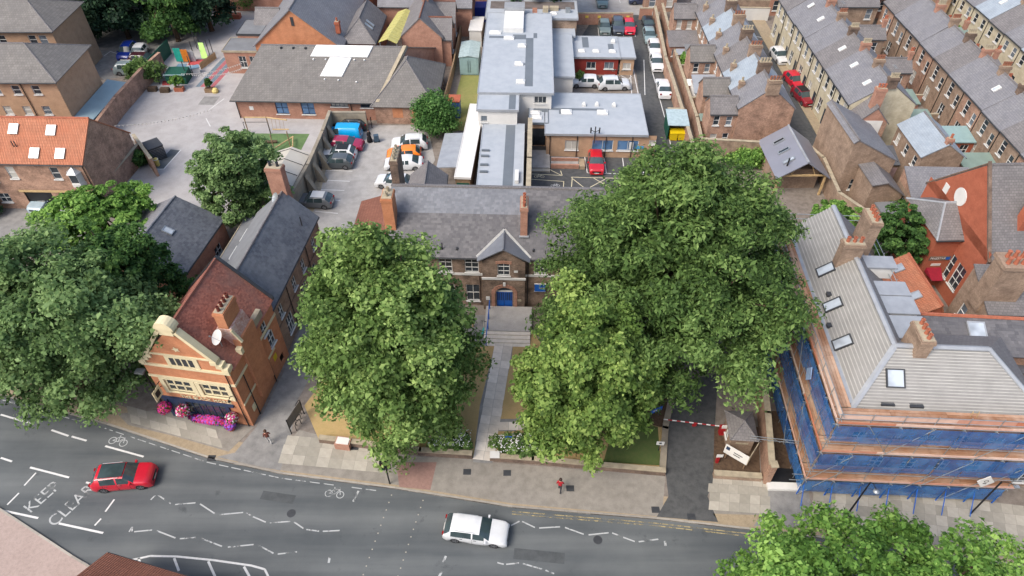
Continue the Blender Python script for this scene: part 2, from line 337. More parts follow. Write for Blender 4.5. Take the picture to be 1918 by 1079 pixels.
def walls(root, L, W, zb, zt, mat, wins=(), x0=0.0, y0=0.0, name='wall', panes=False, fm=None, gm=None, sillm=None, skip=()):
    """wins: (side, u, v, w, h, cols, rows[, glass]); kind 'door' via 8th tuple entry material"""
    mb = MB(); sd_ = sides(L, W, x0, y0)
    for s, (o, d, ln) in sd_.items():
        if s in skip: continue
        hs = [(q[1], q[2]-zb, q[3], q[4]) for q in wins if q[0] == s]
        wall_panel(mb, Vector(o)+Z*zb, d, ln, zt-zb, hs)
    wo = mb.build(name, mat, root)
    for q in wins:
        o, d, ln = sd_[q[0]]; gm_ = q[7] if len(q) > 7 and q[7] else gm
        if len(q) > 8:
            window(root, Vector(o)+Vector(d)*q[1]+Z*q[2], d, q[3], q[4], q[5], q[6], q[8], gm_, sill=False, name='door')
        else: window(root, Vector(o)+Vector(d)*q[1]+Z*q[2], d, q[3], q[4], q[5], q[6], fm, gm_, panes=panes, sillm=sillm)
    return wo
def slates(parent, bl, br, tr, tl, mat, ch=0.22, sw=0.3, name='slates', lift=0.012, holes=()):
    bl, br, tr, tl = map(Vector, (bl, br, tr, tl)); n = (br-bl).cross(tl-bl).normalized()
    if n.z < 0: n = -n
    hgt = ((tl+tr)/2-(bl+br)/2).length; k = max(1, int(hgt/ch)); mb = MB(); rnd = random.Random(hash((round(bl.x,1), round(bl.y,1), k)))
    for j in range(k):
        t0, t1 = j/k, min(1.0, (j+1.25)/k); a0, a1 = bl.lerp(tl, t0), br.lerp(tr, t0); b0, b1 = bl.lerp(tl, t1), br.lerp(tr, t1)
        ln = (a1-a0).length
        if ln < 0.05: continue
        off = (0.5*(j % 2)+rnd.uniform(-.06, .06))*sw; u = -off
        while u < ln:
            ww = sw*rnd.uniform(0.9, 1.1); s0, s1 = max(0, u)/ln, min(ln, u+ww-0.012)/ln; u += ww
            if s1 <= s0: continue
            l0 = lift*rnd.uniform(0.7, 1.6)+0.008
            p = [a0.lerp(a1, s0)+n*l0, a0.lerp(a1, s1)+n*l0, b0.lerp(b1, s1)+n*0.004, b0.lerp(b1, s0)+n*0.004, a0.lerp(a1, s0), a0.lerp(a1, s1)]
            mb.add(p, [[0,1,2,3],[4,5,1,0]], rnd.random())
    return mb.build(name, mat, parent, kind='stuff')
def chimney(root, x, y, w_, d_, z0, z1, pots=2, mat=None, along='x', potm=None):
    mb = MB().box(x-w_/2, x+w_/2, y-d_/2, y+d_/2, z0, z1-0.35)
    mb.box(x-w_/2-.06, x+w_/2+.06, y-d_/2-.06, y+d_/2+.06, z1-0.35, z1-0.12); mb.box(x-w_/2-.02, x+w_/2+.02, y-d_/2-.02, y+d_/2+.02, z1-0.12, z1)
    c = mb.build('chimney', mat or m_br_dark, root); me = None
    MB().box(x-w_/2+.05, x+w_/2-.05, y-d_/2+.05, y+d_/2-.05, z1, z1+.05).build('flaunching', m_stonew, c)
    for i in range(pots):
        t = (i+0.5)/pots-0.5; px, py = (x+t*(w_-.1), y) if along == 'x' else (x, y+t*(d_-.1))
        if me is None:
            me = MB().lathe((0,0,0), [(.14,0),(.12,.35),(.15,.37),(.15,.45),(.10,.45),(.09,.2)], 10).mesh('chimney_pot'); me.materials.append(potm or m_terra)
        link('chimney_pot', me, c, (px, py, z1+.03))
    return c
def ridge_cap(root, a, b, mat=None, r=0.12, name='ridge_tiles'):
    a, b = Vector(a), Vector(b); d = (b-a).normalized(); s = d.cross(Z).normalized()*r; u = Vector((0,0,r*0.8))
    up = s.cross(d).normalized()*r*0.8
    if up.z < 0: up = -up
    mb = MB(); k = max(1, int((b-a).length/0.45)); ln = (b-a).length
    for i in range(k):
        p = a+d*(ln*i/k); q = a+d*(ln*(i+1)/k-0.012)
        vv = [p-s-up*.6, p-s*.5+up*.8, p+s*.5+up*.8, p+s-up*.6, q-s-up*.6, q-s*.5+up*.8, q+s*.5+up*.8, q+s-up*.6]
        mb.add(vv, [[0,1,5,4],[1,2,6,5],[2,3,7,6],[0,3,2,1],[4,5,6,7],[0,4,7,3]], random.random())
    return mb.build(name, mat or m_slate2, root)
def skylight(root, c, ux, uy, w_, h_, fm=None, gm=None, name='rooflight'):     # c centre on roof plane; ux along eave, uy up the slope
    c, ux, uy = Vector(c), Vector(ux).normalized(), Vector(uy).normalized(); n = ux.cross(uy)
    mb = MB(); f = 0.09; o = c-ux*w_/2-uy*h_/2
    for (u, v, a, b) in ((0,0,f,h_),(w_-f,0,f,h_),(f,0,w_-2*f,f),(f,h_-f,w_-2*f,f)): mb.obox(o+ux*u+uy*v-n*0.02, ux*a, uy*b, n*0.14)
    fr = mb.build(name, fm or m_dark, root)
    MB().obox(o+ux*f+uy*f-n*0.01, ux*(w_-2*f), uy*(h_-2*f), n*0.09).build('pane', gm or m_glassl, fr); return fr
def dome(root, x, y, z, w_, d_, mat=None, h_=0.28):
    k = MB().box(x-w_/2, x+w_/2, y-d_/2, y+d_/2, z-.02, z+h_*0.5).build('rooflight', m_uw, root)
    a, b = w_/2-.04, d_/2-.04
    MB().add([(x-a,y-b,z+h_*.5),(x+a,y-b,z+h_*.5),(x+a,y+b,z+h_*.5),(x-a,y+b,z+h_*.5),(x-a*.6,y-b*.6,z+h_),(x+a*.6,y-b*.6,z+h_),(x+a*.6,y+b*.6,z+h_),(x-a*.6,y+b*.6,z+h_)],
        [[4,5,6,7],[0,1,5,4],[1,2,6,5],[2,3,7,6],[3,0,4,7]]).build('dome', mat or m_skyl, k, smooth=False); return k
def gutter(root, a, b, mat=None, r=0.06):
    return MB().tube(a, b, r, 8).build('gutter', mat or m_dark, root)
def downpipe(root, p, z0, z1, mat=None):
    return MB().tube((p[0],p[1],z0), (p[0],p[1],z1), 0.045, 8).build('downpipe', mat or m_black, root)
def gable_roof(root, L, W, ez, rz, mat, over=0.25, ovg=0.08, th=0.12, ry=None, ez2=None, x0=0.0, y0=0.0, hl=0.0, hr=0.0, wallm=None, slatem=None, ridgem=None, z_gable=None, ch=0.22, sw=0.3, cap=True):
    """ridge along local x; hl/hr = hip run at left/right (0 = gable)"""
    ry = W/2 if ry is None else ry; ez2 = ez if ez2 is None else ez2
    s1 = (rz-ez)/ry; s2 = (rz-ez2)/(W-ry); lo1, lo2 = ez-s1*over, ez2-s2*over
    xl, xr = x0-(over if hl else ovg), x0+L+(over if hr else ovg); rl, rr = x0+(hl if hl else -ovg), x0+L-(hr if hr else -ovg)
    yf, yb, ym = y0-over, y0+W+over, y0+ry
    A = [Vector(p) for p in ((xl,yf,lo1),(xr,yf,lo1),(rr,ym,rz),(rl,ym,rz))]; Bk = [Vector(p) for p in ((xr,yb,lo2),(xl,yb,lo2),(rl,ym,rz),(rr,ym,rz))]
    mb = MB(); up = Vector((0,0,0.1))
    mb.slab([p+up for p in A], th); mb.slab([p+up for p in Bk], th)
    if hl: mb.slab([p+up for p in (Bk[1], A[0], A[3])], th)
    if hr: mb.slab([p+up for p in (A[1], Bk[0], A[2])], th)
    rf = mb.build('roof', mat, root)
    if slatem:
        slates(rf, A[0]+up, A[1]+up, A[2]+up, A[3]+up, slatem, ch, sw)
    if cap:
        ridge_cap(rf, Vector((rl,ym,rz+.12)), Vector((rr,ym,rz+.12)), ridgem)
        if hl: ridge_cap(rf, A[0]+up, A[3]+up, ridgem, 0.1, 'hip_tiles'); ridge_cap(rf, Bk[1]+up, A[3]+up, ridgem, 0.1, 'hip_tiles')
        if hr: ridge_cap(rf, A[1]+up, A[2]+up, ridgem, 0.1, 'hip_tiles'); ridge_cap(rf, Bk[0]+up, A[2]+up, ridgem, 0.1, 'hip_tiles')
    if wallm:
        if not hl: MB().poly([(x0,y0+W,ez2),(x0,y0,ez),(x0,y0+ry,rz)]).build('gable_wall', wallm, root)
        if not hr: MB().poly([(x0+L,y0,ez),(x0+L,y0+W,ez2),(x0+L,y0+ry,rz)]).build('gable_wall', wallm, root)
    gutter(root, (xl,yf-.02,lo1), (xr,yf-.02,lo1))
    return rf
def house(name, label, cat, org, ang, L, W, ez, rz, wallm, roofm, wins=(), group=None, chims=(), panes=False, fm=None, gm=None, sillm=None, **kw):
    root = thing(name, label, cat, org, ang, group)
    walls(root, L, W, 0, ez if kw.get('ez2') is None else min(ez, kw['ez2']), wallm, wins, panes=panes, fm=fm, gm=gm, sillm=sillm)
    if kw.get('ez2') is not None and kw['ez2'] < ez:      # taller front, low back: fill the side walls up to the slope
        e2 = kw['ez2']; ry = kw.get('ry', W/2)
        MB().poly([(0,0,e2),(L,0,e2),(L,0,ez),(0,0,ez)]).poly([(L,0,e2),(L,W,e2),(L,0,ez)]).poly([(0,W,e2),(0,0,e2),(0,0,ez)]).build('upper_wall', wallm, root)
    gable_roof(root, L, W, ez, rz, roofm, wallm=wallm, **kw)
    for c in chims: chimney(root, *c)
    return root
def flat_block(root, x0, y0, L, W, zt, wallm, wins=(), roofm=None, trim=None, over=0.18, th=0.18, zb=0.0, gm=None):
    walls(root, L, W, zb, zt-th, wallm, wins, x0, y0, gm=gm)
    rf = MB().box(x0-over, x0+L+over, y0-over, y0+W+over, zt-th, zt).build('roof', roofm or m_memb, root)
    t = MB(); e = over+.03
    for (a, b, c, d) in ((x0-e,x0+L+e,y0-e,y0-over+.05),(x0-e,x0+L+e,y0+W+over-.05,y0+W+e),(x0-e,x0-over+.05,y0-over+.05,y0+W+over-.05),(x0+L+over-.05,x0+L+e,y0-over+.05,y0+W+over-.05)): t.box(a,b,c,d,zt-th-.05,zt+.05)
    t.build('roof_edge_trim', trim or m_lead, root); return rf
def strip(root, x0, x1, y0, y1, z, mat=None, name='roof_strip'): return MB().box(x0,x1,y0,y1,z-.01,z+.012).build(name, mat or m_membd, root)
def sheet(name, pts, z, mat, parent=None, kind='structure', th=0.05, label=None):
    return MB().prism([(p[0],p[1]) for p in pts], z-th, z).build(name, mat, parent, kind=(kind if parent is None else None), label=label)
def garden_wall(name, label, pts, h_, th, mat, copm=None, cat='wall', piers=(), z0=-0.05):
    pts = [Vector((p[0],p[1],0)) for p in pts]; root = thing(name, label, cat, pts[0])
    mb, cp = MB(), MB(); o = pts[0]
    for i in range(len(pts)-1):
        a, b = pts[i]-o, pts[i+1]-o; d = (b-a).normalized(); n = Vector((-d.y, d.x, 0)); e = d*(th/2 if i else 0)
        mb.obox(a-e-n*th/2+Z*z0, (b-a)+e, n*th, Z*(h_-z0)); cp.obox(a-e-n*(th/2+.04)+Z*h_, (b-a)+e, n*(th+.08), Z*0.07)
    mb.build('wall_body', mat, root)
    if copm: cp.build('coping', copm, root)
    for p in piers:
        q = Vector((p[0],p[1],0))-o; c = MB().box(q.x-.22,q.x+.22,q.y-.22,q.y+.22,z0,h_+.25).build('pier', mat, root)
        MB().box(q.x-.28,q.x+.28,q.y-.28,q.y+.28,h_+.25,h_+.36).build('cap', copm or m_stonew, c)
    return root
def text_mesh(s, size, mat, name, parent, M4, ext=0.01, label=None):
    cu = bpy.data.curves.new(name, 'FONT'); cu.body = s; cu.size = size; cu.extrude = ext; cu.align_x = 'CENTER'; cu.align_y = 'CENTER'
    tmp = bpy.data.objects.new('tmp', cu); col.objects.link(tmp); dg = bpy.context.evaluated_depsgraph_get(); dg.update()
    me = bpy.data.meshes.new_from_object(tmp.evaluated_get(dg)); bpy.data.objects.remove(tmp); bpy.data.curves.remove(cu)
    me.name = name; me.materials.clear(); me.materials.append(mat); me.transform(M4)
    return link(name, me, parent, label=label)
def frame4(o, x, y):
    x, y = Vector(x).normalized(), Vector(y).normalized(); z = x.cross(y)
    return Matrix(((x.x,y.x,z.x,o[0]),(x.y,y.y,z.y,o[1]),(x.z,y.z,z.z,o[2]),(0,0,0,1)))
# ------------------------------------------------------------------ ground, road, pavements
RZ = -0.12
link_g = MB().poly([(-600,-300,-.16),(600,-300,-.16),(600,900,-.16),(-600,900,-.16)]).build('ground', m_earth, kind='structure')
kerb_px = [(-160,690),(0,740),(200,795),(390,858),(530,888),(740,915),(960,950),(1230,972),(1520,1005),(1700,1030),(1918,1062)]
NK = [P(u, v) for u, v in kerb_px]; NK = [Vector((-75,46,0))]+NK+[Vector((48,17.5,0)), Vector((90,9,0))]
SK = [Vector(p) for p in ((-75,33,0),(-46,28,0),(-38,24.9,0),(-34.1,22.9,0),(-31,21.3,0),(-22,17.0,0),(-8,13.4,0),(8,11.5,0),(24,8.6,0),(48,2,0),(90,-8,0))]
road = sheet('road', [(-75,46),]+[(p.x,p.y+.02) for p in NK[1:]]+[(p.x,p.y-.02) for p in reversed(SK)], RZ, m_asphalt, th=0.03)
north = [(p.x,p.y) for p in NK]+[(300,0),(300,420),(-300,420),(-300,60)]
terrain = sheet('terrain', north, 0.0, m_yard, th=0.14)
spav = sheet('pavement', [(p.x,p.y) for p in SK]+[(90,-60),(-120,-60),(-120,33)], 0.0, m_pinkpave, th=0.14)
def band(line, d0, d1):          # strip parallel to a polyline, to the left (north) of it
    out0, out1 = [], []
    for i, p in enumerate(line):
        a = line[max(0,i-1)]; b = line[min(len(line)-1,i+1)]; t = (b-a).normalized(); n = Vector((-t.y, t.x, 0)); out0.append(p+n*d0); out1.append(p+n*d1)
    return out0+list(reversed(out1))
def kerbstones(line, parent, side=1):
    pieces = 0
    for i in range(len(line)-1):
        a, b = line[i], line[i+1]; d = b-a; ln = d.length; d.normalize(); n = Vector((-d.y, d.x, 0))*side; k = max(1, int(ln/0.92)); me = {}
        for j in range(k):
            if not (-46 < (a+d*ln*j/k).x < 42): continue
            if 'm' not in me:
                w_ = ln/k-.012; q = [Vector((0,0,0)), d*w_, d*w_+n*.15, n*.15]
                if side < 0: q = [q[0],q[3],q[2],q[1]]
                me['m'] = MB().prism([(p.x,p.y) for p in q], -.14, .02).mesh('kerb_stone')
                me['m'].attributes['tint'].data.foreach_set('value', [random.random()]*len(me['m'].polygons)); me['m'].materials.append(m_kerb)
            link('kerb_stone', me['m'], parent, a+d*(ln*j/k)); pieces += 1
pav = sheet('pavement', band(NK, .16, 1.9), .006, m_buff, th=.02)
kerbstones(NK[1:-1], pav)
kerbstones(SK[1:-2], spav, -1)
footway = sheet('pavement', [P(440,870),P(530,812),P(640,838),P(700,842),P(790,856),P(885,860),P(918,866),P(1245,892),P(1245,905),P(1240,968),P(960,943),P(740,908)], .010, m_foot, th=.02)
# tactile red crossing patch and buff forecourt patches
sheet('tactile_paving', [P(742,866),P(818,866),P(806,918),P(748,912)], .014, m_redpave, footway)
# stone slabs, each one a piece
def slab_row(parent, o, ux, uy, nx, ny, sx, sy, seed, skip=0.0, z=.012, jit=.1, inside=None, mat=None):
    rnd = random.Random(seed); ux, uy = Vector(ux).normalized(), Vector(uy).normalized(); o = Vector(o); me = {}
    for j in range(ny):
        off = rnd.uniform(-.4, 0)*sx if nx > 3 else rnd.uniform(-.02,.02)
        for i in range(nx):
            if rnd.random() < skip: continue
            key = rnd.randrange(5)
            if key not in me:
                w_, h_ = sx-.02, sy-.02; b = MB().prism([(0,0),(ux.x*w_,ux.y*w_),(ux.x*w_+uy.x*h_,ux.y*w_+uy.y*h_),(uy.x*h_,uy.y*h_)], -.04, .006*key/4, key/4.0)
                me[key] = b.mesh('paving_slab'); me[key].materials.append(mat or m_stone)
            c = o+ux*(off+i*sx)+uy*(j*sy)
            if inside and not inside(c+ux*sx/2+uy*sy/2): continue
            link('paving_slab', me[key], parent, (c.x, c.y, z+.004))
slabsA = sheet('pavement', [P(560,805),P(700,842),P(735,870),P(720,888),P(530,860),P(540,830)], .012, m_foot, th=.02)
slab_row(slabsA, P(528,868), P(700,884)-P(528,868), P(540,830)-P(528,868), 8, 3, 1.0, .85, 3)
slabsB = sheet('pavement', [P(1336,892),P(1420,896),P(1424,965),P(1330,962)], .012, m_foot, th=.02)
slab_row(slabsB, P(1330,955), P(1424,962)-P(1330,955), P(1338,892)-P(1332,955), 6, 4, .75, .75, 5)
slabsC = sheet('pavement', [P(1515,905),P(1918,955),P(1918,1050),P(1545,985)], .012, m_foot, th=.02)
slab_row(slabsC, P(1525,975), P(1900,1022)-P(1525,975), P(1530,920)-P(1528,975), 22, 4, .8, .85, 9)
slabsD = sheet('pavement', [P(220,775),P(300,768),P(476,800),P(428,846),P(330,818),P(240,796)], .0165, m_foot, th=.01)
slab_row(slabsD, P(250,793), P(425,842)-P(250,793), P(262,765)-P(268,795), 9, 2, .95, .95, 12, 0, .0165)
sheet('forecourt_patch', [P(1335,962),P(1424,966),P(1412,985),P(1350,982)], .016, m_buff, slabsB)
sheet('forecourt_patch', [P(1430,905),P(1510,905),P(1530,990),P(1410,985),P(1424,968)], .012, m_lanegrey, slabsB)
# driveway and lanes
drive = sheet('driveway', [P(1250,720),P(1345,700),P(1340,780),P(1335,905),P(1325,930),P(1345,978),P(1230,968),P(1252,930),P(1246,880)], .016, m_asphalt2, th=.02)
alley = sheet('lane', [P(480,800),P(440,848),P(405,856),P(525,882),P(545,815),P(556,752),P(640,600),P(690,400),P(600,400),P(615,480),P(530,700)], .012, m_lanegrey, th=.02)
lane2 = sheet('lane', [P(640,500),P(680,430),P(690,400),P(600,400),P(612,470),P(610,520)], .016, m_asphalt2, th=.02)
cpk = sheet('car_park', [P(560,400),P(600,330),P(625,235),P(800,235),P(815,300),P(780,360),P(735,425),P(690,425),P(655,440),P(610,445)], .020, m_carpark, th=.02)
play = sheet('playground', [P(190,225),P(250,150),P(300,80),P(380,20),P(560,20),P(560,200),P(640,225),P(600,300),P(560,400),P(440,420),P(300,420),P(220,340),P(260,270)], .014, m_play, th=.02)
med_tar = sheet('car_park', [P(985,270),P(1215,285),P(1190,130),P(1050,130),P(1120,20),P(1210,20),P(1228,30),P(1300,300),P(1330,420),P(980,420)], .014, m_asphalt2, th=.02)
north_tar = sheet('car_park', [P(860,25),P(1120,25),P(1232,30),P(1232,-60),P(860,-60)], .018, m_carpark, th=.02)
nw_tar = sheet('car_park', [P(195,150),P(250,140),P(330,60),P(380,10),P(330,-30),P(120,90)], .018, m_lanegrey, th=.02)
court = sheet('courtyard', [P(-60,480),P(200,470),P(180,380),P(-60,370)], .018, m_lanegrey, th=.02)
street = sheet('street', [(33.2,74),(33.2,130),(38.2,130),(38.2,74),(37.2,71),(33.6,70)], .012, m_asphalt2, th=.02)
spv = sheet('pavement', [(38.2,74),(38.2,130),(40.2,130),(40.2,74)], .10, m_buff, th=.1)
mst = sheet('street', [(33,103.5),(33,108.5),(22,108.5),(22,103.5)], .016, m_asphalt2, th=.02)
# front garden: dry lawn, path of slabs, lawn beside the drive
grd = sheet('garden_lawn', [P(690,600),P(985,600),P(1050,700),P(1250,700),P(1245,880),P(1000,862),P(790,850),P(600,830),P(570,760)], .014, m_dry, th=.02)
lawn = sheet('garden_lawn', [P(1150,795),P(1190,790),P(1232,800),P(1238,872),P(1130,866)], .030, m_lawn, th=.03)
soil = sheet('flower_bed', [P(1120,700),P(1250,700),P(1248,800),P(1236,800),P(1190,788),P(1130,790)], .024, m_soil, th=.03)
soil2 = sheet('flower_bed', [P(1338,800),P(1420,800),P(1424,888),P(1336,882)], .024, m_soil, th=.03)
ter = sheet('terrace', [P(830,592),P(920,590),P(925,632),P(905,650),P(850,648),P(838,640)], .022, m_lanegrey, th=.03)
path = sheet('garden_path', [P(930,634),P(962,636),P(958,672),P(938,759),P(922,868),P(886,866),P(899,759)], .022, m_lanegrey, th=.03)
pd = (P(930,634)-P(886,866)).normalized(); pn = Vector((pd.y,-pd.x,0))
slab_row(path, P(886,860), pn, pd, 2, 15, .82, .84, 21, 0, .022, mat=m_pathstone)
path2 = sheet('garden_path', [P(935,785),P(965,785),P(990,768),P(990,790),P(965,808),P(930,808)], .024, m_lanegrey, th=.03)
slab_row(path2, P(934,806), (1,0,0), (0,1,0), 3, 1, .8, .8, 22, 0, .024, mat=m_pathstone)
# ------------------------------------------------------------------ painted markings (children of the road / car parks)
def stripe(parent, a, b, w_, z=RZ+.004, mat=None, name='painted_line', da=0.0):
    a, b = Vector((a[0],a[1],0)), Vector((b[0],b[1],0)); d = (b-a).normalized(); n = Vector((-d.y,d.x,0))*w_/2
    o = MB().poly([(p.x,p.y,z) for p in (a-n, b-n, b+n, a+n)]).build(name, mat or m_white, parent); return o
def lineset(parent, pairs, w_, mat=None, z=RZ+.004):
    for (a, b) in pairs: stripe(parent, P(*a), P(*b), w_, z, mat)
m_repair = patchy('patched_tarmac', S(84,88,90), S(100,104,105), S(76,80,82), .4, 2, .9, .2, .4, 30)
lineset(road, [((0,775),(61,793)),((95,804),(127,815)),((133,816),(161,824)),((196,834),(268,854)),((0,856),(21,863)),((55,874),(128,893)),
    ((160,902),(180,907)),((0,954),(70,969)),((109,979),(192,997))], .15)
lineset(road, [((12,944),(34,922)),((44,908),(66,884)),((176,983),(188,970)),((196,957),(213,934))], .12)
zz = [[(280,936),(292,924),(322,944),(370,940),(405,963),(460,958),(470,965),(500,978),(548,975),(570,990),(600,994),(640,992)],
      [(240,996),(247,984),(246,995),(288,991),(332,1008),(370,1005),(420,1024),(480,1018),(515,1037),(560,1032)],
      [(955,984),(975,974),(1005,988),(1054,985),(1098,1001),(1145,996),(1165,1004),(1192,1014),(1238,1008)],
      [(930,1052),(945,1056),(975,1053),(1020,1066),(1040,1074)]]
for zi, line in enumerate(zz):
    for i in range(len(line)-1):
        a, b = P(*line[i]), P(*line[i+1]); stripe(road, a.lerp(b, .10), a.lerp(b, .90), .10, mat=m_worn)
lineset(road, [((671,918),(661,938)),((860,960),(856,970)),((835,1040),(830,1052)),((828,1068),(822,1079)),((617,1042),(615,1053)),((1246,1012),(1247,1021)),((875,982),(862,966))], .16, m_worn)
for (a, b) in (((733,926),(680,1075)),((792,936),(745,1078))):      # studs of the crossing
    for i in range(11):
        c = P(*a).lerp(P(*b), i/10); MB().box(-.045,.045,-.045,.045,0,.012).build('road_stud', m_stone, road, loc=(c.x,c.y,RZ+.002))
# cycle symbols, gully repairs
def ring(mb, c, r, w_, z, n=14):
    for i in range(n):
        a, b = 2*math.pi*i/n, 2*math.pi*(i+1)/n
        mb.poly([(c.x+(r-w_)*math.cos(a),c.y+(r-w_)*math.sin(a),z),(c.x+r*math.cos(a),c.y+r*math.sin(a),z),(c.x+r*math.cos(b),c.y+r*math.sin(b),z),(c.x+(r-w_)*math.cos(b),c.y+(r-w_)*math.sin(b),z)])
def cycle_mark(c, ang, parent=None, s=1.0, mat=None, z=RZ+.004):
    mb = MB(); u = Vector((math.cos(ang),math.sin(ang),0)); v = Vector((-u.y,u.x,0)); f = lambda a, b: c+u*a*s+v*b*s
    ring(mb, f(-.45,0), .3*s, .06*s, z); ring(mb, f(.45,0), .3*s, .06*s, z)
    for a, b in (((-.45,0),(-.1,.4)),((-.1,.4),(.3,.4)),((.3,.4),(.45,0)),((-.1,.4),(.0,0)),((0,0),(.3,.4)),((-.45,0),(0,0)),((.3,.4),(.28,.6)),((-.1,.4),(-.15,.55))):
        p, q = f(*a), f(*b); d = (q-p).normalized(); n = Vector((-d.y,d.x,0))*.03*s; mb.poly([(t.x,t.y,z+.0005) for t in (p-n,q-n,q+n,p+n)])
    return mb.build('cycle_symbol', mat or m_worn, parent or road)
cycle_mark(P(220,826), R(-15), s=1.1); cycle_mark(P(626,924), R(-8), s=1.0)
# KEEP CLEAR
kd = (P(100,912)-P(52,948)).normalized(); kd = Vector((0.50,0.866,0)); ku = Vector((-0.866,0.50,0))
for s, c, sz in (('KEEP', P(78,930), 1.25), ('CLEAR', P(133,945), 1.25)):
    M4 = frame4((c.x, c.y, RZ+.006), kd, ku) @ Matrix.Diagonal((.95, 1.15, 1, 1)); text_mesh(s, sz, m_worn, 'road_lettering', road, M4, 0.0, label='worn white lettering reading '+s)
# hatched island bottom left
isl = [(235,1050),(280,1040),(330,1041),(400,1048),(470,1058),(495,1065),(502,1079),(500,1095)]
for i in range(len(isl)-1): stripe(road, P(*isl[i]), P(*isl[i+1]), .14)
lineset(road, [((325,1044),(334,1068)),((389,1050),(402,1079)),((456,1060),(470,1085)),((258,1044),(262,1056))], .16)
lineset(road, [((0,1012),(14,1016)),((20,1017),(33,1021)),((40,1023),(50,1026)),((58,1028),(70,1032)),((76,1033),(84,1036)),((131,1046),(143,1051)),((152,1051),(162,1056))], .12)
c = P(103,1048); mb = MB()
for i in range(5): mb.box(-.75+i*.3,-.55+i*.3,-.5,.5,0,.004)
mb.box(-.8,.8,.5,.6,0,.004); mb.box(-.8,.8,-.6,-.5,0,.004); mb.build('hatched_marking', m_worn, road, loc=(c.x,c.y,RZ+.003)).rotation_euler = (0,0,R(-22))
# double yellow / white kerb lines on the north side
for d, mt in ((-.28, m_yellow), (-.48, m_yellow)):
    seg = [p for p in NK if -8 < p.x < 45]
    for i in range(len(seg)-1):
        t = (seg[i+1]-seg[i]).normalized(); n = Vector((-t.y,t.x,0)); stripe(road, seg[i]+n*d, seg[i+1]+n*d, .08, mat=m_yellow)
seg = [p for p in NK if -46 < p.x < -4]
for d in (-.3,):
    for i in range(len(seg)-1):
        t = (seg[i+1]-seg[i]); ln = t.length; t.normalize(); n = Vector((-t.y,t.x,0)); m = int(ln/1.0)
        for j in range(m):
            if random.random() < .8: stripe(road, seg[i]+n*d+t*(ln*j/m), seg[i]+n*d+t*(ln*j/m+.8), .07, mat=m_worn)
for (u, v, w_, h_, a_) in ((520,930,2.6,.7,-9),(1010,1040,3.6,.8,-6)):
    c = P(u,v); MB().box(-w_/2,w_/2,-h_/2,h_/2,-.004,.0025).build('tarmac_repair', m_repair, road, loc=(c.x,c.y,RZ)).rotation_euler = (0,0,R(a_))
for (u, v) in ((545,960),(1120,1010)):
    c = P(u,v); MB().lathe((0,0,-.004),[(.33,0),(.33,.009)],16).build('manhole_cover', m_dark, road, loc=(c.x,c.y,RZ))
for px in ((396,858),(1068,915),(665,838),(875,884),(950,886),(1295,968),(1228,955)):       # iron covers
    c = P(*px); MB().box(-.3,.3,-.25,.25,0,.008).build('manhole_cover', m_dark, footway, loc=(c.x,c.y,.012))
# car park bays
for (a, b) in (((604,319),(660,321)),((594,337),(655,340)),((584,355),(645,357)),((617,300),(667,303)),((622,281),(680,285)),((590,372),(637,376)),((590,396),(633,400)),((745,329),(790,330))):
    stripe(cpk, P(*a), P(*b), .1, .026)
def cl(parent, pairs, w_=.1, mat=None, z=.019): lineset(parent, pairs, w_, mat or m_white, z)
cl(med_tar, [((1095,293),(1100,324)),((1131,294),(1136,325)),((1166,296),(1170,326)),((1201,296),(1206,326)),((1100,324),(1206,327)),((1216,292),(1227,334))])
cl(med_tar, [((1070,332),(1230,336)),((1072,332),(1070,355)),((1070,333),(1098,355)),((1098,355),(1135,335)),((1112,334),(1148,355)),((1148,355),(1182,336)),((995,336),(1056,340)),((1056,340),(1055,354)),((996,326),(1053,329)),((1053,329),(1050,320)),((1030,318),(1052,329))], .09, m_cream_line)
cl(med_tar, [((1206,112),(1208,178)),((1186,129),(1197,185)),((1181,140),(1184,190)),((1254,262),(1264,310)),((1221,132),(1245,220)),((1222,132),(1240,136)),((1234,184),(1254,186)),((1120,52),(1122,68)),((1143,52),(1145,68)),((1166,52),(1168,68)),((1188,54),(1190,69)),((1163,142),(1180,150)),((1165,152),(1182,160)),((1166,160),(1183,143)),((1172,176),(1185,177))], .1)
cycle_mark(P(1010,331), 0, med_tar, .8, m_cream_line, .019); cycle_mark(P(1040,348), 0, med_tar, .7, m_white, .019); cycle_mark(P(1212,305), 0, med_tar, .6, m_white, .019)
cl(north_tar, [((1120,30),(1122,37)),((1143,30),(1146,37)),((1165,32),(1168,38)),((1222,10),(1232,32)),((1160,0),(1162,6))], .1, None, .024)
for i, (u, v) in enumerate(((1098,38),(1121,38),(1148,38),(1174,38))): pass
cl(nw_tar, [((208,97),(232,105)),((195,105),(208,96))], .1, None, .024)
cl(street, [((1432,100),(1436,108)),((1405,66),(1450,76))], .1, None, .018)
# playground running lanes, patch, white arc
for i, (cc, nm) in enumerate(((S(112,130,140),'blue_court_paint'),(S(176,104,108),'red_court_paint'),(S(112,130,140),'blue_court_paint'),(S(176,104,108),'red_court_paint'))):
    a0, a1, b0, b1 = P(366,163), P(402,163), P(418,108), P(452,108)
    sheet('running_lane', [a0.lerp(a1,i/4), a0.lerp(a1,(i+.94)/4), b0.lerp(b1,(i+.94)/4), b0.lerp(b1,i/4)], .020, plain(nm, cc, .85), play, th=.01)
sheet('repair_patch', [P(371,196),P(383,181),P(412,181),P(400,197)], .019, m_lanegrey, play, th=.01)
sheet('play_turf', [P(430,262),P(455,250),P(580,251),P(562,285),P(535,298),P(470,298),P(440,290)], .020, m_turf, play, th=.01)
cl(play, [((386,222),(394,237)),((420,185),(393,205))], .1, m_white, .021)
sheet('dark_mat', [P(285,317),P(320,280),P(338,282),P(306,317)], .022, m_asphalt, play, th=.01)
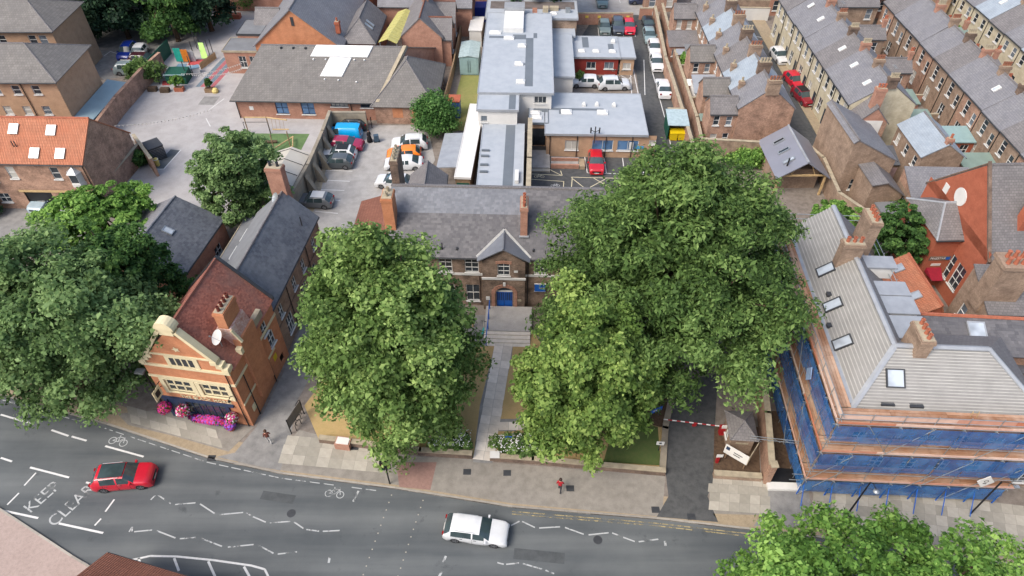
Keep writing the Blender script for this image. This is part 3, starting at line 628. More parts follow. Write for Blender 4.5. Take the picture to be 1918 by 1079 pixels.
cl(play, [((282,317),(307,317)),((307,317),(339,281))], .12, m_white, .027)
# ------------------------------------------------------------------ old schoolhouse in the middle
sc = thing('schoolhouse', 'long brown brick schoolhouse with grey slate roof and blue double door', 'building', (-11.0, 45.95, 0), R(-2))
SL, SW, SE, SR = 23.5, 10.2, 6.45, 10.0
PX0, PX1 = 8.35, 12.2; PC = (PX0+PX1)/2
wins = []
for u in (1.6, 4.4, 6.75, 13.0, 16.4, 19.8):
    if u < 6 or u > 12.4: wins += [('front', u, 4.35, 1.2, 1.7, 2, 3)]
    else: wins += [('front', u, 4.35, 1.25, 1.7, 2, 3)]
    if u != 13.0: wins += [('front', u, .65, 1.25, 2.1, 2, 2)]
wins += [('back', 3+3.6*i, 1.2, 1.3, 1.8, 2, 3) for i in range(6)] + [('left', 3.0, 4.0, 1.2, 1.6, 2, 3), ('right', 5, 3.6, 1.2, 1.8, 2, 3)]
walls(sc, SL, SW, 0, SE, m_br_school, wins, panes=True, sillm=m_uw)
sl = (SR-SE)/(SW/2); e1 = SE-sl*.3
rf = gable_roof(sc, SL, SW, SE, SR, m_slate2, over=.3, ovg=.1, wallm=m_br_school)
u_ = Vector((0,0,.1)); q = lambda x, t: Vector((x, -.3+(SW/2+.3)*t, e1+(SR-e1)*t))+u_
slates(rf, q(-.1,0), q(SL+.1,0), q(SL+.1,.62), q(-.1,.62), m_slateT, .22, .31)
slates(rf, q(-.1,.62), q(12.05,.62), q(12.05,1), q(-.1,1), m_slateB, .22, .31)
slates(rf, q(12.05,.62), q(SL+.1,.62), q(SL+.1,1), q(12.05,1), m_slateT, .22, .31)
MB().obox((-.15,SW/2-.05,SR+.02), (SL+.3,0,0), (0,.55,-.2), (0,0,.16)).build('ridge_board', m_slate2, rf)
# porch bay
MBp = MB(); wall_panel(MBp, (PX0,-.5,0), (1,0,0), PX1-PX0, 6.15, [(1.38,4.5,1.1,1.6),(1.22,0,1.5,3.0)], .25)
MBp.poly([(PX1,-.5,0),(PX1,0,0),(PX1,0,6.15),(PX1,-.5,6.15)]).poly([(PX0,0,0),(PX0,-.5,0),(PX0,-.5,6.15),(PX0,0,6.15)]).poly([(PX0,-.5,6.15),(PX1,-.5,6.15),(PC,-.5,7.6)])
bay = MBp.build('entrance_bay', m_br_school, sc)
window(sc, (PX0+1.38,-.5,4.5), (1,0,0), 1.1, 1.6, 2, 3, panes=True)
arch = MB()
for i in range(11):
    a0, a1 = math.pi*i/11, math.pi*(i+1)/11-.03; c = (PX0+1.97, -.5, 2.15)
    pts = [(c[0]+r*math.cos(a), -.5, c[2]+r*math.sin(a)) for r, a in ((.86,a0),(1.22,a0),(1.22,a1),(.86,a1))]
    arch.add([(p[0],p[1]-.06,p[2]) for p in pts]+pts, [[0,1,2,3],[1,0,4,5],[2,1,5,6],[3,2,6,7],[0,3,7,4]])
arch.box(PX0+.78,PX0+1.1,-.56,-.5,0,2.15).box(PX0+2.84,PX0+3.16,-.56,-.5,0,2.15); arch.build('brick_arch', m_br_red, bay)
flat = MB()
for i in range(9): flat.box(PX0+1.22+i*.158, PX0+1.37+i*.158, -.55, -.5, 6.0-.02*abs(i-4), 6.32-.02*abs(i-4))
flat.build('window_arch', m_br_red, bay)
B(PX0+1.86,PX0+2.08,-.6,-.5,3.22,3.62).build('keystone', m_uw, bay)
for s in (0, 1):
    dr = B(PX0+1.24+s*.745, PX0+1.955+s*.745, -.36, -.29, .02, 2.3).build('door', m_blue, sc)
    for i in range(4): B(PX0+1.32+s*.745+i*.16, PX0+1.40+s*.745+i*.16, -.375, -.362, 1.15, 2.15).build('door_slot', m_black, dr)
B(PX0+1.22,PX0+2.72,-.4,-.3,2.3,2.42).build('transom', m_uw, sc); B(PX0+1.24,PX0+2.7,-.3,-.27,2.42,3.0).build('fanlight', m_glass, sc)
st = MB(); st.box(0,PX0-.002,-.07,0,4.0,4.24); st.box(PX0-.06,PX1+.06,-.58,-.5,4.0,4.24); st.box(PX1+.002,SL,-.07,0,4.0,4.24); st.build('string_course', m_uw, sc)
pr = MB(); rzp = 7.72; yv = (rzp-SE)/sl
for s in (-1, 1):
    e = PC+s*2.35; a = [Vector((PC,-.75,rzp)), Vector((PC,yv,rzp)), Vector((e,-.15,6.28)), Vector((e,-.75,6.28))]
    if s > 0: a = a[::-1]
    pr.slab([p+Vector((0,0,.14)) for p in a], .1)
pro = pr.build('porch_roof', m_slateB, sc)
vf = MB()
for s in (-1, 1):
    a, b = Vector((PC,yv,rzp+.24)), Vector((PC+s*2.4,-.2,6.4+.05)); d = (b-a).normalized(); n = Vector((0,sl*-1,1)).normalized(); t = n.cross(d)*.11
    vf.add([a-t,b-t,b+t,a+t,a-t-n*.06,b-t-n*.06,b+t-n*.06,a+t-n*.06], [[0,1,2,3],[3,2,1,0],[0,4,5,1],[2,6,7,3]])
vf.build('valley_flashing', m_uw, pro)
for i in range(2): ridge_cap(pro, (PC,-.75,rzp+.16), (PC,yv,rzp+.16), m_slateD, .08) if i == 0 else None
chimney(sc, 12.0, 2.25, .62, 1.75, 7.5, 10.75, 4, m_br_red, 'y'); B(11.6,12.45,1.2,1.4,7.55,7.68).build('flashing', m_lead, sc)
chimney(sc, .1, 2.4, .95, 1.5, 5.0, 11.2, 2, m_br_orange, 'y', m_stonew); chimney(sc, .25, 6.6, .7, 2.2, 6.0, 12.4, 4, m_br_dark, 'y', m_stonew)
downpipe(sc, (PX0-.35,-.06), .5, 3.9, m_br_dark); downpipe(sc, (PX1+.25,-.06), .5, 6.2)
for u in (3.2, 4.6, 6.1, 12.9, 15): B(u-.09,u+.09,.25,.5,SE+.22,SE+.5).build('roof_vent', m_dark, sc)
MB().tube((4.8,.3,SE+.2),(4.8,.3,SE+1.1),.05,8).build('vent_pipe', m_black, sc)
sg = B(13.1,14.1,-.14,-.04,2.2,3.1).build('sign_board', m_blue, sc); B(13.06,14.14,-.13,-.03,3.1,3.15).build('frame', m_uw, sg); B(13.06,14.14,-.13,-.03,2.15,2.2).build('frame', m_uw, sg); B(13.5,13.95,-.148,-.141,2.6,2.72).build('lettering_line', m_glassl, sg)
B(PX0+.25,PX0+.6,-.53,-.5,1.3,1.75).build('notice', m_uw, sc); B(PX1-.85,PX1-.3,-.53,-.5,1.2,1.45).build('name_plate', m_stonew, sc); B(PX0+2.85,PX0+3.2,-.58,-.56,4.95,5.2).build('alarm_box', m_uw, sc)
# lean-to on the west gable
lt = thing('outbuilding', 'low brick lean-to with weathered red pantile roof against the schoolhouse gable', 'building', (-15.9, 50.4, 0), R(-2))
walls(lt, 4.6, 7.6, 0, 2.7, m_br_school, [('left',2,1,1,1,2,1)])
MB().slab([(-.25,-.25,2.75),(4.75,-.25,4.5),(4.75,7.8,4.5),(-.25,7.8,2.75)], .14).build('roof', m_pantile2, lt)
MB().poly([(0,0,2.7),(4.6,0,2.7),(4.6,0,4.3)]).poly([(4.6,7.6,2.7),(0,7.6,2.7),(4.6,7.6,4.3)]).poly([(4.6,0,2.7),(4.6,7.6,2.7),(4.6,7.6,4.3),(4.6,0,4.3)]).build('gable_wall', m_br_school, lt)
# rear slate outhouse behind the schoolhouse
oh = house('outbuilding', 'small grey slate outhouse behind the schoolhouse beside the white cars', 'building', (-7.3, 56.5, 0), R(90), 6.2, 3.6, 3.0, 4.6, m_br_red, m_slate2)
# steps, landing and handrail
sp = thing('entrance_steps', 'concrete landing and four steps below the blue door', 'steps', (-11.0,45.95,0), R(-2))
B(8.6,12.9,-3.6,-.52,0,.5).build('landing', m_carpark, sp)
for i in range(4): B(8.6,12.8,-3.6-.36*(i+1),-3.6-.36*i,0,.5-.125*(i+1)+.02).build('step', m_pathstone, sp)
hr = thing('handrail', 'blue tubular handrail down the entrance steps', 'handrail', (-11.0,45.95,0), R(-2))
MB().path([(8.95,-.8,1.55),(8.95,-3.5,1.55),(8.85,-5.0,1.0)], .045, 8).build('rail', m_blue, hr)
for y, z0, z1 in ((-.9,.5,1.55),(-2.2,.5,1.55),(-3.45,.5,1.55),(-5.0,.0,1.0)): MB().tube((8.95 if y>-4 else 8.85,y,z0),(8.95 if y>-4 else 8.85,y,z1),.04,8).build('post', m_blue, hr)
# ------------------------------------------------------------------ flat-roofed health centre behind
A = R(-1.6)
mc = thing('health_centre', 'sprawling flat roofed health centre upper block with pale grey roof', 'building', (-4.0, 72.4, 0), A)
flat_block(mc, 0, 0, 4.6, 3.6, 5.3, m_wpaint, [('front', .3, 3.6, .8, .8, 1, 1)])
flat_block(mc, .0, 3.6, 8.7, 22, 5.55, m_wpaint, [('front', 6.6, 4.05, 1.5, .95, 3, 1), ('left',3,3.2,1.2,1,2,1), ('left',8,3.2,1.2,1,2,1), ('left',14,3.2,1.2,1,2,1), ('right',5,4.0,1.2,1,2,1)], over=.25)
flat_block(mc, -.4, 25.6, 13, 6.0, 5.0, m_br_brown, roofm=m_memb)
strip(mc, 5.4,6.4,5,18,5.55); strip(mc, 3.6,5.4,17.6,19.0,5.55); strip(mc, .4,3.4,17.9,18.5,5.55); strip(mc, 6.4,6.9,18,19.5,5.55)
for x, y in ((4.9,15.6),(4.6,10.6),(4.9,6.0)): dome(mc, x, y, 5.55, 1.1, .9); strip(mc, x+.6, 5.4, y-.2, y+.2, 5.56)
for x, y, w_ in ((1.2,19.4,1.6),(3.1,17.8,1.4)): dome(mc, x, y, 5.55, w_, .9)
pl = MB().box(2.3,5.0,19.6,25.2,5.55,6.15).build('plant_housing', m_uw, mc); B(2.2,5.1,25.3,27.2,5.0,6.6).build('plant_room', m_lead, mc)
MB().tube((4.4,27.4,5.0),(4.4,27.4,6.2),.25,10).build('extract_fan', m_galv, mc); MB().box(7.7,8.5,27.4,28.2,5.0,5.7).build('air_unit', m_stonew, mc); MB().box(8.7,10,28,28.7,5.0,5.5).build('air_unit', m_stonew, mc); MB().box(11,11.7,27.3,28,5.0,5.6).build('air_unit', m_galv, mc)
strip(mc, 0,12.4,28.6,31.2,5.0,plain('rusty_roof_patch', S(112,104,100), .85, 0, .25, 1)); strip(mc, 6.2,6.9,26.6,29,5.02, plain('rust_stain', S(168,120,98), .9, 0, .3, 2)); dome(mc, 9.3,27.0,5.0,1.0,.7)
strip(mc, 3.6,4.4,.05,3.4,5.3)
# link and south block
lk = thing('health_centre_link', 'narrow grey roofed link between schoolhouse and health centre', 'building', (-3.7, 57.4, 0), A)
flat_block(lk, 0, 0, 4.6, 14.9, 3.3, m_br_brown, [('left',2+3*i,1.2,1.4,1.1,2,1) for i in range(4)], trim=m_memb)
strip(lk, 2.6,3.7,.1,14.8,3.3)
for y in (2.2,5.2,6.5,8.2,9.3): B(.0,.9,y-.12,y+.12,3.3,3.5).build('roof_vent', m_membd, lk)
B(3.9,4.3,3.2,5.2,3.3,3.75).build('duct', m_uw, lk)
spw = garden_wall('dividing_wall', 'rough old brick wall between the link and the entrance yard', [(1.65,57.2),(1.9,64),(2.15,72)], 4.3, .45, m_br_brown, m_stonew)
sb = thing('health_centre_wing', 'single storey brick health centre wing with pale roof and entrance doors', 'building', (2.5, 70.5, 0), A)
fw = [('front',4.6-2.4,1.0,1.6,1.3,2,1,None),('front',6.6-1.2,1.0,2.5,1.4,2,1,m_glassb),('front',9.6-1.2,1.0,2.5,1.4,2,1,m_glassb),('front',12.1,1.9,.8,.6,1,1,None)]
flat_block(sb, 1.6, 0, 11.6, 9.0, 3.3, m_br_tan, [(f[0], f[1], *f[2:]) for f in fw]+[('right',2+2.4*i,1.2,1.2,1,2,1) for i in range(3)], over=.25)
flat_block(sb, -.4, 2.2, 2.0, 7.0, 3.35, m_br_tan, [('front',.1,.1,1.8,2.4,2,1,m_glass,m_black)], trim=m_membd)
strip(sb, 1.0,1.7,4.5,8.4,3.36); strip(sb, 1.7,8.6,5.1,5.6,3.3); strip(sb, .0,1.0,4.8,5.6,3.36); strip(sb, 3.1,3.7,4.2,5.1,3.3)
for x, y in ((4.0,4.6),(8.4,4.6)): dome(sb, x, y, 3.3, 1.3, 1.0)
for x, y in ((6.2,6.2),(7.8,6.3),(9.9,6.2)): dome(sb, x, y, 3.3, .45, .45, h_=.5)
for x, y in ((.2,4.2),(.4,3.2)): dome(sb, x, y, 3.35, 1.2, .8)
for u in (2.0, 5.2, 8.6, 11.7): downpipe(sb, (u,-.1), 0, 3.1)
an = MB().tube((7.2,-.3,2.2),(7.2,-.3,4.4),.07,8)
for dx in (-.5, .5): an.tube((7.2,-.3,3.7),(7.2+dx,-.2,3.9),.04,6); an.tube((7.2+dx,-.2,3.5),(7.2+dx,-.2,4.2),.09,8)
an.build('lamp_mast', m_dark, sb); B(11.4,11.9,-.03,0,1.2,2.2).build('notice', m_uw, sb); B(12.3,13.15,-.05,-.01,1.3,1.7).build('sign_board', plain('light_blue_sign', S(80,160,205), .5), sb)
ew = thing('health_centre_wing', 'flat roofed wing with red painted wall facing the two white cars', 'building', (5.1, 83.5, 0), A)
flat_block(ew, 0, 0, 2.9, 12, 3.6, m_wpaint, trim=m_memb)
mrp = plain('red_painted_brick', S(150,56,46), .85, 0, .15, 1.2)
flat_block(ew, 3.4, 7.3, 6.1, 6, 2.7, mrp, [('front',1.7,.9,1.3,1.0,2,1),('front',4.2,.9,1.3,1.0,2,1)], over=.25)
flat_block(ew, 9.8, 7.3, 1.9, 6, 2.66, m_br_tan, [('front',.4,.9,1.1,.9,2,1)], over=.15)
flat_block(ew, .1, 12.0, 3.3, 2.2, 3.5, m_wpaint, trim=m_memb)
strip(ew, 4.6,5.5,10,13.2,2.7); strip(ew, 8.2,9.0,9.4,11.2,2.7)
for x in (4.4,6.4,8.7): dome(ew, x, 8.8, 2.7, .95, .8)
dome(ew, 9.0, 11.6, 2.7, .6, .6, h_=.5)
garden_wall('boundary_fence', 'weathered timber fence between the school range and the grass strip', [P(868,50),P(850,140),P(826,232)], 1.7, .1, m_wood, m_wood, 'fence')
# west strip: long white roof, canopy, container, blue cabin
wl = thing('covered_walkway', 'long narrow white roofed store beside the link', 'shed', (-6.2, 62.2, 0), R(-4))
flat_block(wl, 0, 0, 1.6, 15.2, 3.0, m_wood, roofm=m_wpaint, trim=m_wpaint, over=.1)
MB().box(.1,1.5,-.05,-.01,.1,2.2).build('door', m_green, wl)
cn = thing('canopy', 'pale grey sheet canopy beside the long white roof', 'canopy', (-8.3, 64.6, 0), R(-4))
MB().slab([(-.2,0,2.5),(2.2,0,2.7),(2.2,7,2.7),(-.2,7,2.5)], .1).build('roof', m_lead, cn)
for x in (0,2): 
    for y in (.3,6.7): MB().tube((x,y,0),(x,y,2.5),.06,8).build('post', m_galv, cn)
ct = thing('storage_container', 'pale teal steel storage container with pitched lid and double doors', 'container', (-7.3, 90.4, 0), R(-2))
B(0,2.6,0,4.6,.1,2.7).build('body', m_tealgr, ct); MB().slab([(-.1,-.1,2.75),(1.3,-.1,3.0),(1.3,4.7,3.0),(-.1,4.7,2.75)],.08).slab([(1.3,-.1,3.0),(2.7,-.1,2.75),(2.7,4.7,2.75),(1.3,4.7,3.0)],.08).build('roof', plain('dull_teal', S(168,186,186), .6), ct)
for s in (0,1): d = B(.2+s*1.15,1.25+s*1.15,-.04,0,.25,2.5).build('door', m_tealgr, ct); MB().tube((1.15+s*.3,-.07,.5),(1.15+s*.3,-.07,2.2),.025,6).build('lock_bar', m_dark, d)
bc = thing('cabin', 'small blue cabin with rust red flat roof on the grass strip', 'cabin', (-8.1, 79.0, 0), R(-2))
mbl = plain('faded_blue_steel', S(62,96,150), .55, 0, .12, 2); B(0,1.4,0,1.6,.05,2.4).build('body', mbl, bc); B(-.08,1.48,-.08,1.68,2.4,2.52).build('roof', plain('rust_red_felt', S(178,98,70), .8), bc); B(.2,1.1,-.03,0,.1,2.1).build('door', mbl, bc)
bs = thing('cabin', 'bright blue box cabin at the far end of the grass strip', 'cabin', P(890,42), R(0)); B(0,2.9,0,2.2,.0,2.3).build('body', plain('ultramarine_steel', S(30,56,160), .5), bs); B(-.05,2.95,-.05,2.25,2.3,2.4).build('lid', plain('ultramarine_steel2', S(40,70,180), .5), bs)
ws = thing('cabin', 'white flat roofed cabin behind the teal container', 'cabin', P(880,88), R(-3)); B(0,1.8,0,4.6,0,2.5).build('body', m_wpaint, ws); B(-.1,1.9,-.1,4.7,2.5,2.62).build('roof', m_uw, ws)
gs = sheet('grass_strip', [P(866,135),P(897,140),P(893,215),P(872,245),P(838,245),P(848,200)], .02, patchy('patchy_grass', S(172,160,108), S(146,150,88), S(120,134,74), .3, 2, 1, .4, .5, 20), th=.02)
st2 = thing('entrance_ramp', 'pale ramp and steps with low brick wall at the glazed entrance', 'steps', P(995,318), A)
B(0,2.2,0,3.6,0,.35).build('landing', m_carpark, st2); B(0,2.2,-.5,0,0,.18).build('step', m_stone, st2); B(2.3,5.6,.3,.55,0,.55).build('low_wall', m_br_red, st2); B(2.3,5.6,1.7,1.95,0,.5).build('low_wall', m_br_red, st2); B(2.3,6.1,.55,1.7,0,.12).build('ramp', m_carpark, st2); B(5.7,6.3,.2,1.8,0,.45).build('end_block', m_buff, st2)
MB().path([(2.3,1.2,1.0),(5.6,1.2,1.0)],.03).tube((2.3,1.2,0),(2.3,1.2,1),.03).tube((5.6,1.2,0),(5.6,1.2,1),.03).build('rail', m_galv, st2)
# drive boundary wall, alley wall
garden_wall('boundary_wall', 'long brick wall along the health centre drive', [(22.6,109),(21.6,92),(21.5,76),(21.3,66)], 2.0, .35, m_br_mix, m_stonew)
garden_wall('alley_wall', 'old brick wall on the far side of the back alley', [(23.9,110),(23.2,92),(23.0,76),(22.6,70.6)], 2.0, .3, m_br_mix, m_stonew)
garden_wall('yard_wall', 'brown brick wall across the foot of the terrace yards', [(22.4,70.3),(33,69.2)], 2.6, .3, m_br_brown, m_stonew)
garden_wall('car_park_wall', 'brick wall with yellow signs behind the far car park row', [(9.2,106.8),(18.9,106.8)], 1.8, .3, m_br_red, m_stonew)
garden_wall('car_park_wall', 'short brick wall by the far end of the drive', [(20.2,108.6),(22.2,108.6)], 1.8, .3, m_br_red, m_stonew)
for i, u in enumerate((1098,1121,1148,1174)):
    c = P(u,46); k = thing('wall_sign', ('first','second','third','fourth')[i]+' small yellow parking sign on the far car park wall from left', 'sign', (c.x,106.62,1.3), 0, 'yellow parking signs'); B(-.25,.25,-.05,-.01,-.18,.18).build('plate', plain('sign_yellow', S(226,200,90), .6), k)
be = thing('bin_store', 'green bin shelter with pale sheet roof holding two yellow bins', 'bin store', P(1248,262), R(-3))
B(0,.08,0,3.2,0,2.1).build('panel', m_green, be); B(2.3,2.38,0,3.2,0,2.1).build('panel', m_green, be); B(.08,2.3,3.1,3.2,0,2.1).build('panel', m_green, be); MB().slab([(-.1,-.1,2.15),(2.5,-.1,2.15),(2.5,3.3,2.4),(-.1,3.3,2.4)],.08).build('roof', plain('pale_polycarbonate', S(176,196,200), .3), be)
for i in range(2):
    yb = thing('wheeled_bin', ('left','right')[i]+' yellow wheeled bin under the green shelter', 'bin', be.location+Vector((.35+i*1.0,-.25,0)), R(-3), 'yellow clinical bins')
    MB().add([(0,0,.1),(.85,0,.1),(.85,.9,.1),(0,.9,.1),(-.05,-.05,1.1),(.9,-.05,1.1),(.9,.95,1.1),(-.05,.95,1.1)], [[3,2,1,0],[0,1,5,4],[1,2,6,5],[2,3,7,6],[3,0,4,7],[4,5,6,7]]).build('body', m_ylw, yb)
    MB().slab([(-.08,-.1,1.13),(.93,-.1,1.13),(.93,1,1.25),(-.08,1,1.25)],.06).build('lid', m_ylw, yb)
    for s in (0.05,.7): MB().tube((s,.8,.1),(s+.1,.8,.1),.1,10).build('wheel', m_tyre, yb)
bs2 = thing('brick_bin_store', 'small roofed brick store by the drive wall', 'shed', P(1250,240), R(-2)); B(0,1.9,0,1.5,0,1.9).build('wall', m_br_brown, bs2); B(-.1,2.0,-.1,1.6,1.9,2.02).build('roof', m_stonew, bs2)
# ------------------------------------------------------------------ primary school halls, upper left
AH = R(-2.0)
hall = thing('school_hall', 'wide red brick school hall with grey tiled roof and white rooflights', 'building', (-35.2, 79.2, 0), AH)
bw = [('front',5.0,.7,1.6,1.7,2,2,m_glassb),('front',8.3,.7,1.7,1.7,2,2,m_glassb),('front',12.2,1.9,2.2,.6,4,1),('front',16.0,1.8,1.6,.6,2,1)]
walls(hall, 18.6, 14.4, 0, 2.9, m_br_red, bw, fm=m_navy)
hrf = gable_roof(hall, 18.6, 14.4, 2.9, 6.4, m_contile, over=.5, wallm=m_br_red, ovg=.3)
sh = (6.4-2.9)/7.2; hp = lambda x, y: Vector((x, y, 2.9+sh*y+.1)); uy = Vector((0,1,sh)).normalized(); hn = Vector((0,-sh,1)).normalized()
for (x0, x1, y0, y1) in ((7.0,14.4,5.6,7.2),(9.6,12.4,2.9,4.05),(9.6,12.4,4.1,5.5)):
    f = MB().obox(hp(x0,y0), (x1-x0,0,0), hp(x0,y1)-hp(x0,y0), hn*.16).build('rooflight', m_skyl, hall)
for x in (2.6,4.2,5.8): B(x-.1,x+.1,6.6,6.8,5.9,6.5).build('roof_vent', m_dark, hall)
for x, y in ((7.6,5.2),(9.2,5.2),(12.9,5.2),(14.2,5.2),(10.4,2.5),(12.2,2.4),(14.6,2.2)): MB().tube(hp(x,y), hp(x,y)+hn*.2, .1, 8).build('roof_vent', m_uw, hall)
MB().obox(hp(18.7,-.5)+Vector((-.35,0,0)), (.45,0,0), hp(18.7,7.2)-hp(18.7,-.5), hn*.3).build('parapet', m_stonew, hall)
B(1.6,2.1,-.04,0,1.2,1.7).build('notice', m_uw, hall); downpipe(hall, (14.8,-.08), 0, 2.8); downpipe(hall, (.1,-.08), 0, 2.8)
def shear(o, m4):
    for c in o.children:
        if c.data: c.data.transform(m4)
        shear(c, m4)
shear(hall, Matrix(((1,.36,0,0),(0,1,0,0),(0,0,1,0),(0,0,0,1))))
hw = thing('school_hall_wing', 'hip roofed brick wing at the right end of the school hall', 'building', (-9.9, 77.6, 0), R(88))
walls(hw, 10.6, 7.4, 0, 2.9, m_br_mix, [('front',3+3.2*i,1.2,1,1.2,2,2) for i in range(3)])
gable_roof(hw, 10.6, 7.4, 2.9, 6.1, m_contile, over=.45, hl=5.0, hr=4.6, wallm=m_br_mix, ridgem=m_slate2)
for u in (1.4, 3.9): B(-.03,-.005,u,u+1.3,.9,2.2).build('bricked_window', m_br_orange, hw)
B(-.028,-.004,.02,.45,.9,2.2).build('bricked_window', m_br_orange, hw)
sg2 = MB()
for i in range(8): sg2.tube((1.2+i*1.0,-1.1,0),(1.2+i*1.0,-.1,2.7),.06,6)
sg2.tube((.8,-.95,.5),(8.8,-.95,.5),.05,6).build('raking_struts', m_wood, hw)
vg = thing('victorian_school', 'tall red brick gabled Victorian school block with dark slate roof', 'building', (-23.5, 90.6, 0), R(88))
walls(vg, 24, 11.8, 0, 4.2, m_br_orange, [('right',2+2.4*i,1.2,1.2,2,2,3) for i in range(4)])
gable_roof(vg, 24, 11.8, 4.2, 9.2, m_slate, over=.35, wallm=m_br_orange, ovg=.2)
chimney(vg, 2.5, .6, .7, .6, 5, 6.6, 1, m_br_crim); B(-.06,0,5.7,6.1,7.0,8.2).build('gable_vent', m_dark, vg)
bc2 = MB().box(9,10.2,5.2,6.6,9,11.3).build('ventilator_turret', m_uw, vg); MB().slab([(8.9,5.1,11.3),(10.3,5.1,11.3),(10.3,6.7,11.3),(8.9,6.7,11.3)],.08).build('turret_roof', m_lead, bc2)
ax = thing('school_annex', 'low flat roofed brick school annex with two white sash windows', 'building', (-40.0, 91.0, 0), AH)
flat_block(ax, 0, 0, 4.7, 3.9, 3.4, m_br_red, [('front',1.95,.9,1.0,1.7,2,2),('front',3.45,.9,1.0,1.7,2,2)], roofm=m_felt, trim=m_stonew, over=.1)
flat_block(ax, .9, 3.9, 3.4, 4.5, 4.0, m_br_red, roofm=m_felt, trim=m_dark, over=.08)
ax2 = house('school_annex', 'slate roofed annex tucked behind the flat roofed school annex', 'building', (-37.2, 97.0, 0), AH, 3.4, 5.4, 3.4, 5.6, m_br_crim, m_slate2)
mid = house('school_range', 'grey roofed school range between the tall gable and the yellow canopy', 'building', (-19.2, 92.6, 0), R(88), 9, 4.6, 3.8, 6.0, m_br_red, m_slate2, hl=2.6)
uy2 = Vector((0,1,.857)).normalized()
for i in range(2): skylight(mid, (2.6+i*1.0, 1.1, 3.8+.857*1.1+.15), (1,0,0), (0,1,.857), .5, 1.3, m_galv)
yc = thing('yellow_canopy', 'translucent yellow corrugated canopy between the school roofs', 'canopy', (-18.3, 91.0, 0), R(-9))
for i in range(10): MB().slab([(0,i*1.0,4.6),(1.3,i*1.0,5.15),(1.3,i*1.0+.94,5.15),(0,i*1.0+.94,4.6)],.05).slab([(1.3,i*1.0,5.15),(2.6,i*1.0,4.6),(2.6,i*1.0+.94,4.6),(1.3,i*1.0+.94,5.15)],.05).build('roof_panel', plain('yellow_grp_sheet', S(198,190,110), .4), yc)
for x in (.1,2.5):
    for y in (.3,9.5): MB().tube((x,y,0),(x,y,4.6),.07,8).build('post', m_galv, yc)
rr = thing('school_range', 'right hand slate roofed school range with three gabled bays', 'building', (-9.8, 92.6, 0), R(88))
walls(rr, 23, 5.6, 0, 4.6, m_br_red, [('front',5.8+6*i,1.2,1.2,2.4,3,4) for i in range(3)], fm=m_uw)
gable_roof(rr, 23, 5.6, 4.6, 7.2, m_slate2, over=.3, wallm=m_br_red, ridgem=m_pantile2)
chimney(rr, 6.5, 2.8, .9, .9, 6.6, 8.8, 2, m_br_red); chimney(rr, 17, 2.8, 1, .9, 6.6, 9.0, 2, m_br_red)
for i in range(3):
    x0 = .6+5.4*i; g = thing('gabled_bay', ('nearest','middle','farthest')[i]+' small gabled slate bay on the right hand school range', 'building', rr.matrix_world @ Vector((0,0,0)), 0, 'gabled bays of the school range')
    g.location = Vector((-9.8,92.6,0))+Vector((math.cos(R(88))*x0, math.sin(R(88))*x0, 0))+Vector((-2.6,0,0)); g.rotation_euler = (0,0,R(-2))
    walls(g, 3.8, 3.6, 0, 4.2, m_br_red, [('right',1.2,1.4,1.2,2.4,3,4)]); gable_roof(g, 3.8, 3.6, 4.2, 6.3, m_slate2, over=.25, ovg=.2, wallm=m_br_red, ridgem=m_pantile2)
nr = house('school_range', 'northern slate roofed school range at the back of the site', 'building', (-20.0, 103.0, 0), R(-2), 14, 7, 4.6, 7.8, m_br_red, m_slate, [('front',3,1.4,1.2,2,2,3),('front',5.2,1.4,1.2,2,2,3)], ridgem=m_pantile2)
nr2 = house('school_range', 'long slate roofed range along the north boundary of the school', 'building', (-34, 113.5, 0), R(-2), 30, 8, 4.6, 8.0, m_br_red, m_slate2, ridgem=m_pantile2)
# ------------------------------------------------------------------ tan brick flats and orange roofed house
fl = thing('apartment_block', 'tan brick apartment block with grey hipped tiled roof', 'building', (-80, 74.3, 0), 0)
fwn = [('front',26.6-(2.35*i+3.1),z,.95,1.15,1,2) for i in range(9) for z in (6.1,3.4,.9)]
walls(fl, 26.6, 8.6, 0, 8.0, m_br_tan, fwn); frf = gable_roof(fl, 26.6, 8.6, 8.0, 10.3, m_contile, over=.45, hr=4.4, ridgem=m_slate2, wallm=m_br_tan, hl=4.4)
downpipe(fl, (22.45,-.08), 0, 8)
fl2 = thing('apartment_block', 'second tan apartment block half hidden behind the first', 'building', (-84, 87.5, 0), 0)
walls(fl2, 24, 8.5, 0, 8.0, m_br_tan, [('front',20.6,6,1,1.2,1,2),('front',22,6,1,1.2,1,2),('front',16.6,6,1,1.2,1,2)]); gable_roof(fl2, 24, 8.5, 8.0, 10.2, m_contile, over=.45, hr=4.2, hl=4.2, wallm=m_br_tan)
fl3 = thing('apartment_block', 'farthest tan apartment block at the top left corner', 'building', (-92, 101, 0), 0)
walls(fl3, 22, 9, 0, 8.0, m_br_tan); gable_roof(fl3, 22, 9, 8.0, 10.2, m_contile, over=.45, hr=4.2, hl=4.2, wallm=m_br_tan)
gc = thing('lean_to_canopy', 'pale blue green sheet canopy along the side of the tan flats', 'canopy', (-53.4, 74.3, 0), R(-1.5))
MB().slab([(.05,-.1,3.0),(2.2,-.1,2.6),(2.6,9.4,2.6),(.05,9.4,3.0)],.1).build('roof', plain('verdigris_sheet', S(148,172,180), .5, 0, .08, .6), gc); MB().tube((2.2,0,2.5),(2.6,9.4,2.5),.06,6).build('gutter', plain('dark_teal_gutter', S(60,104,108), .6), gc)
for y in (.2,4.6,9.2): MB().tube((2.15+y*.04,y,0),(2.15+y*.04,y,2.6),.06,8).build('post', m_dark, gc)
garden_wall('playground_wall', 'tall brick wall between the flats and the playground', [(-50.6,73.6),(-50.7,80),(-50.2,87.5),(-49.4,92)], 2.6, .35, m_br_mix, m_br_mix)
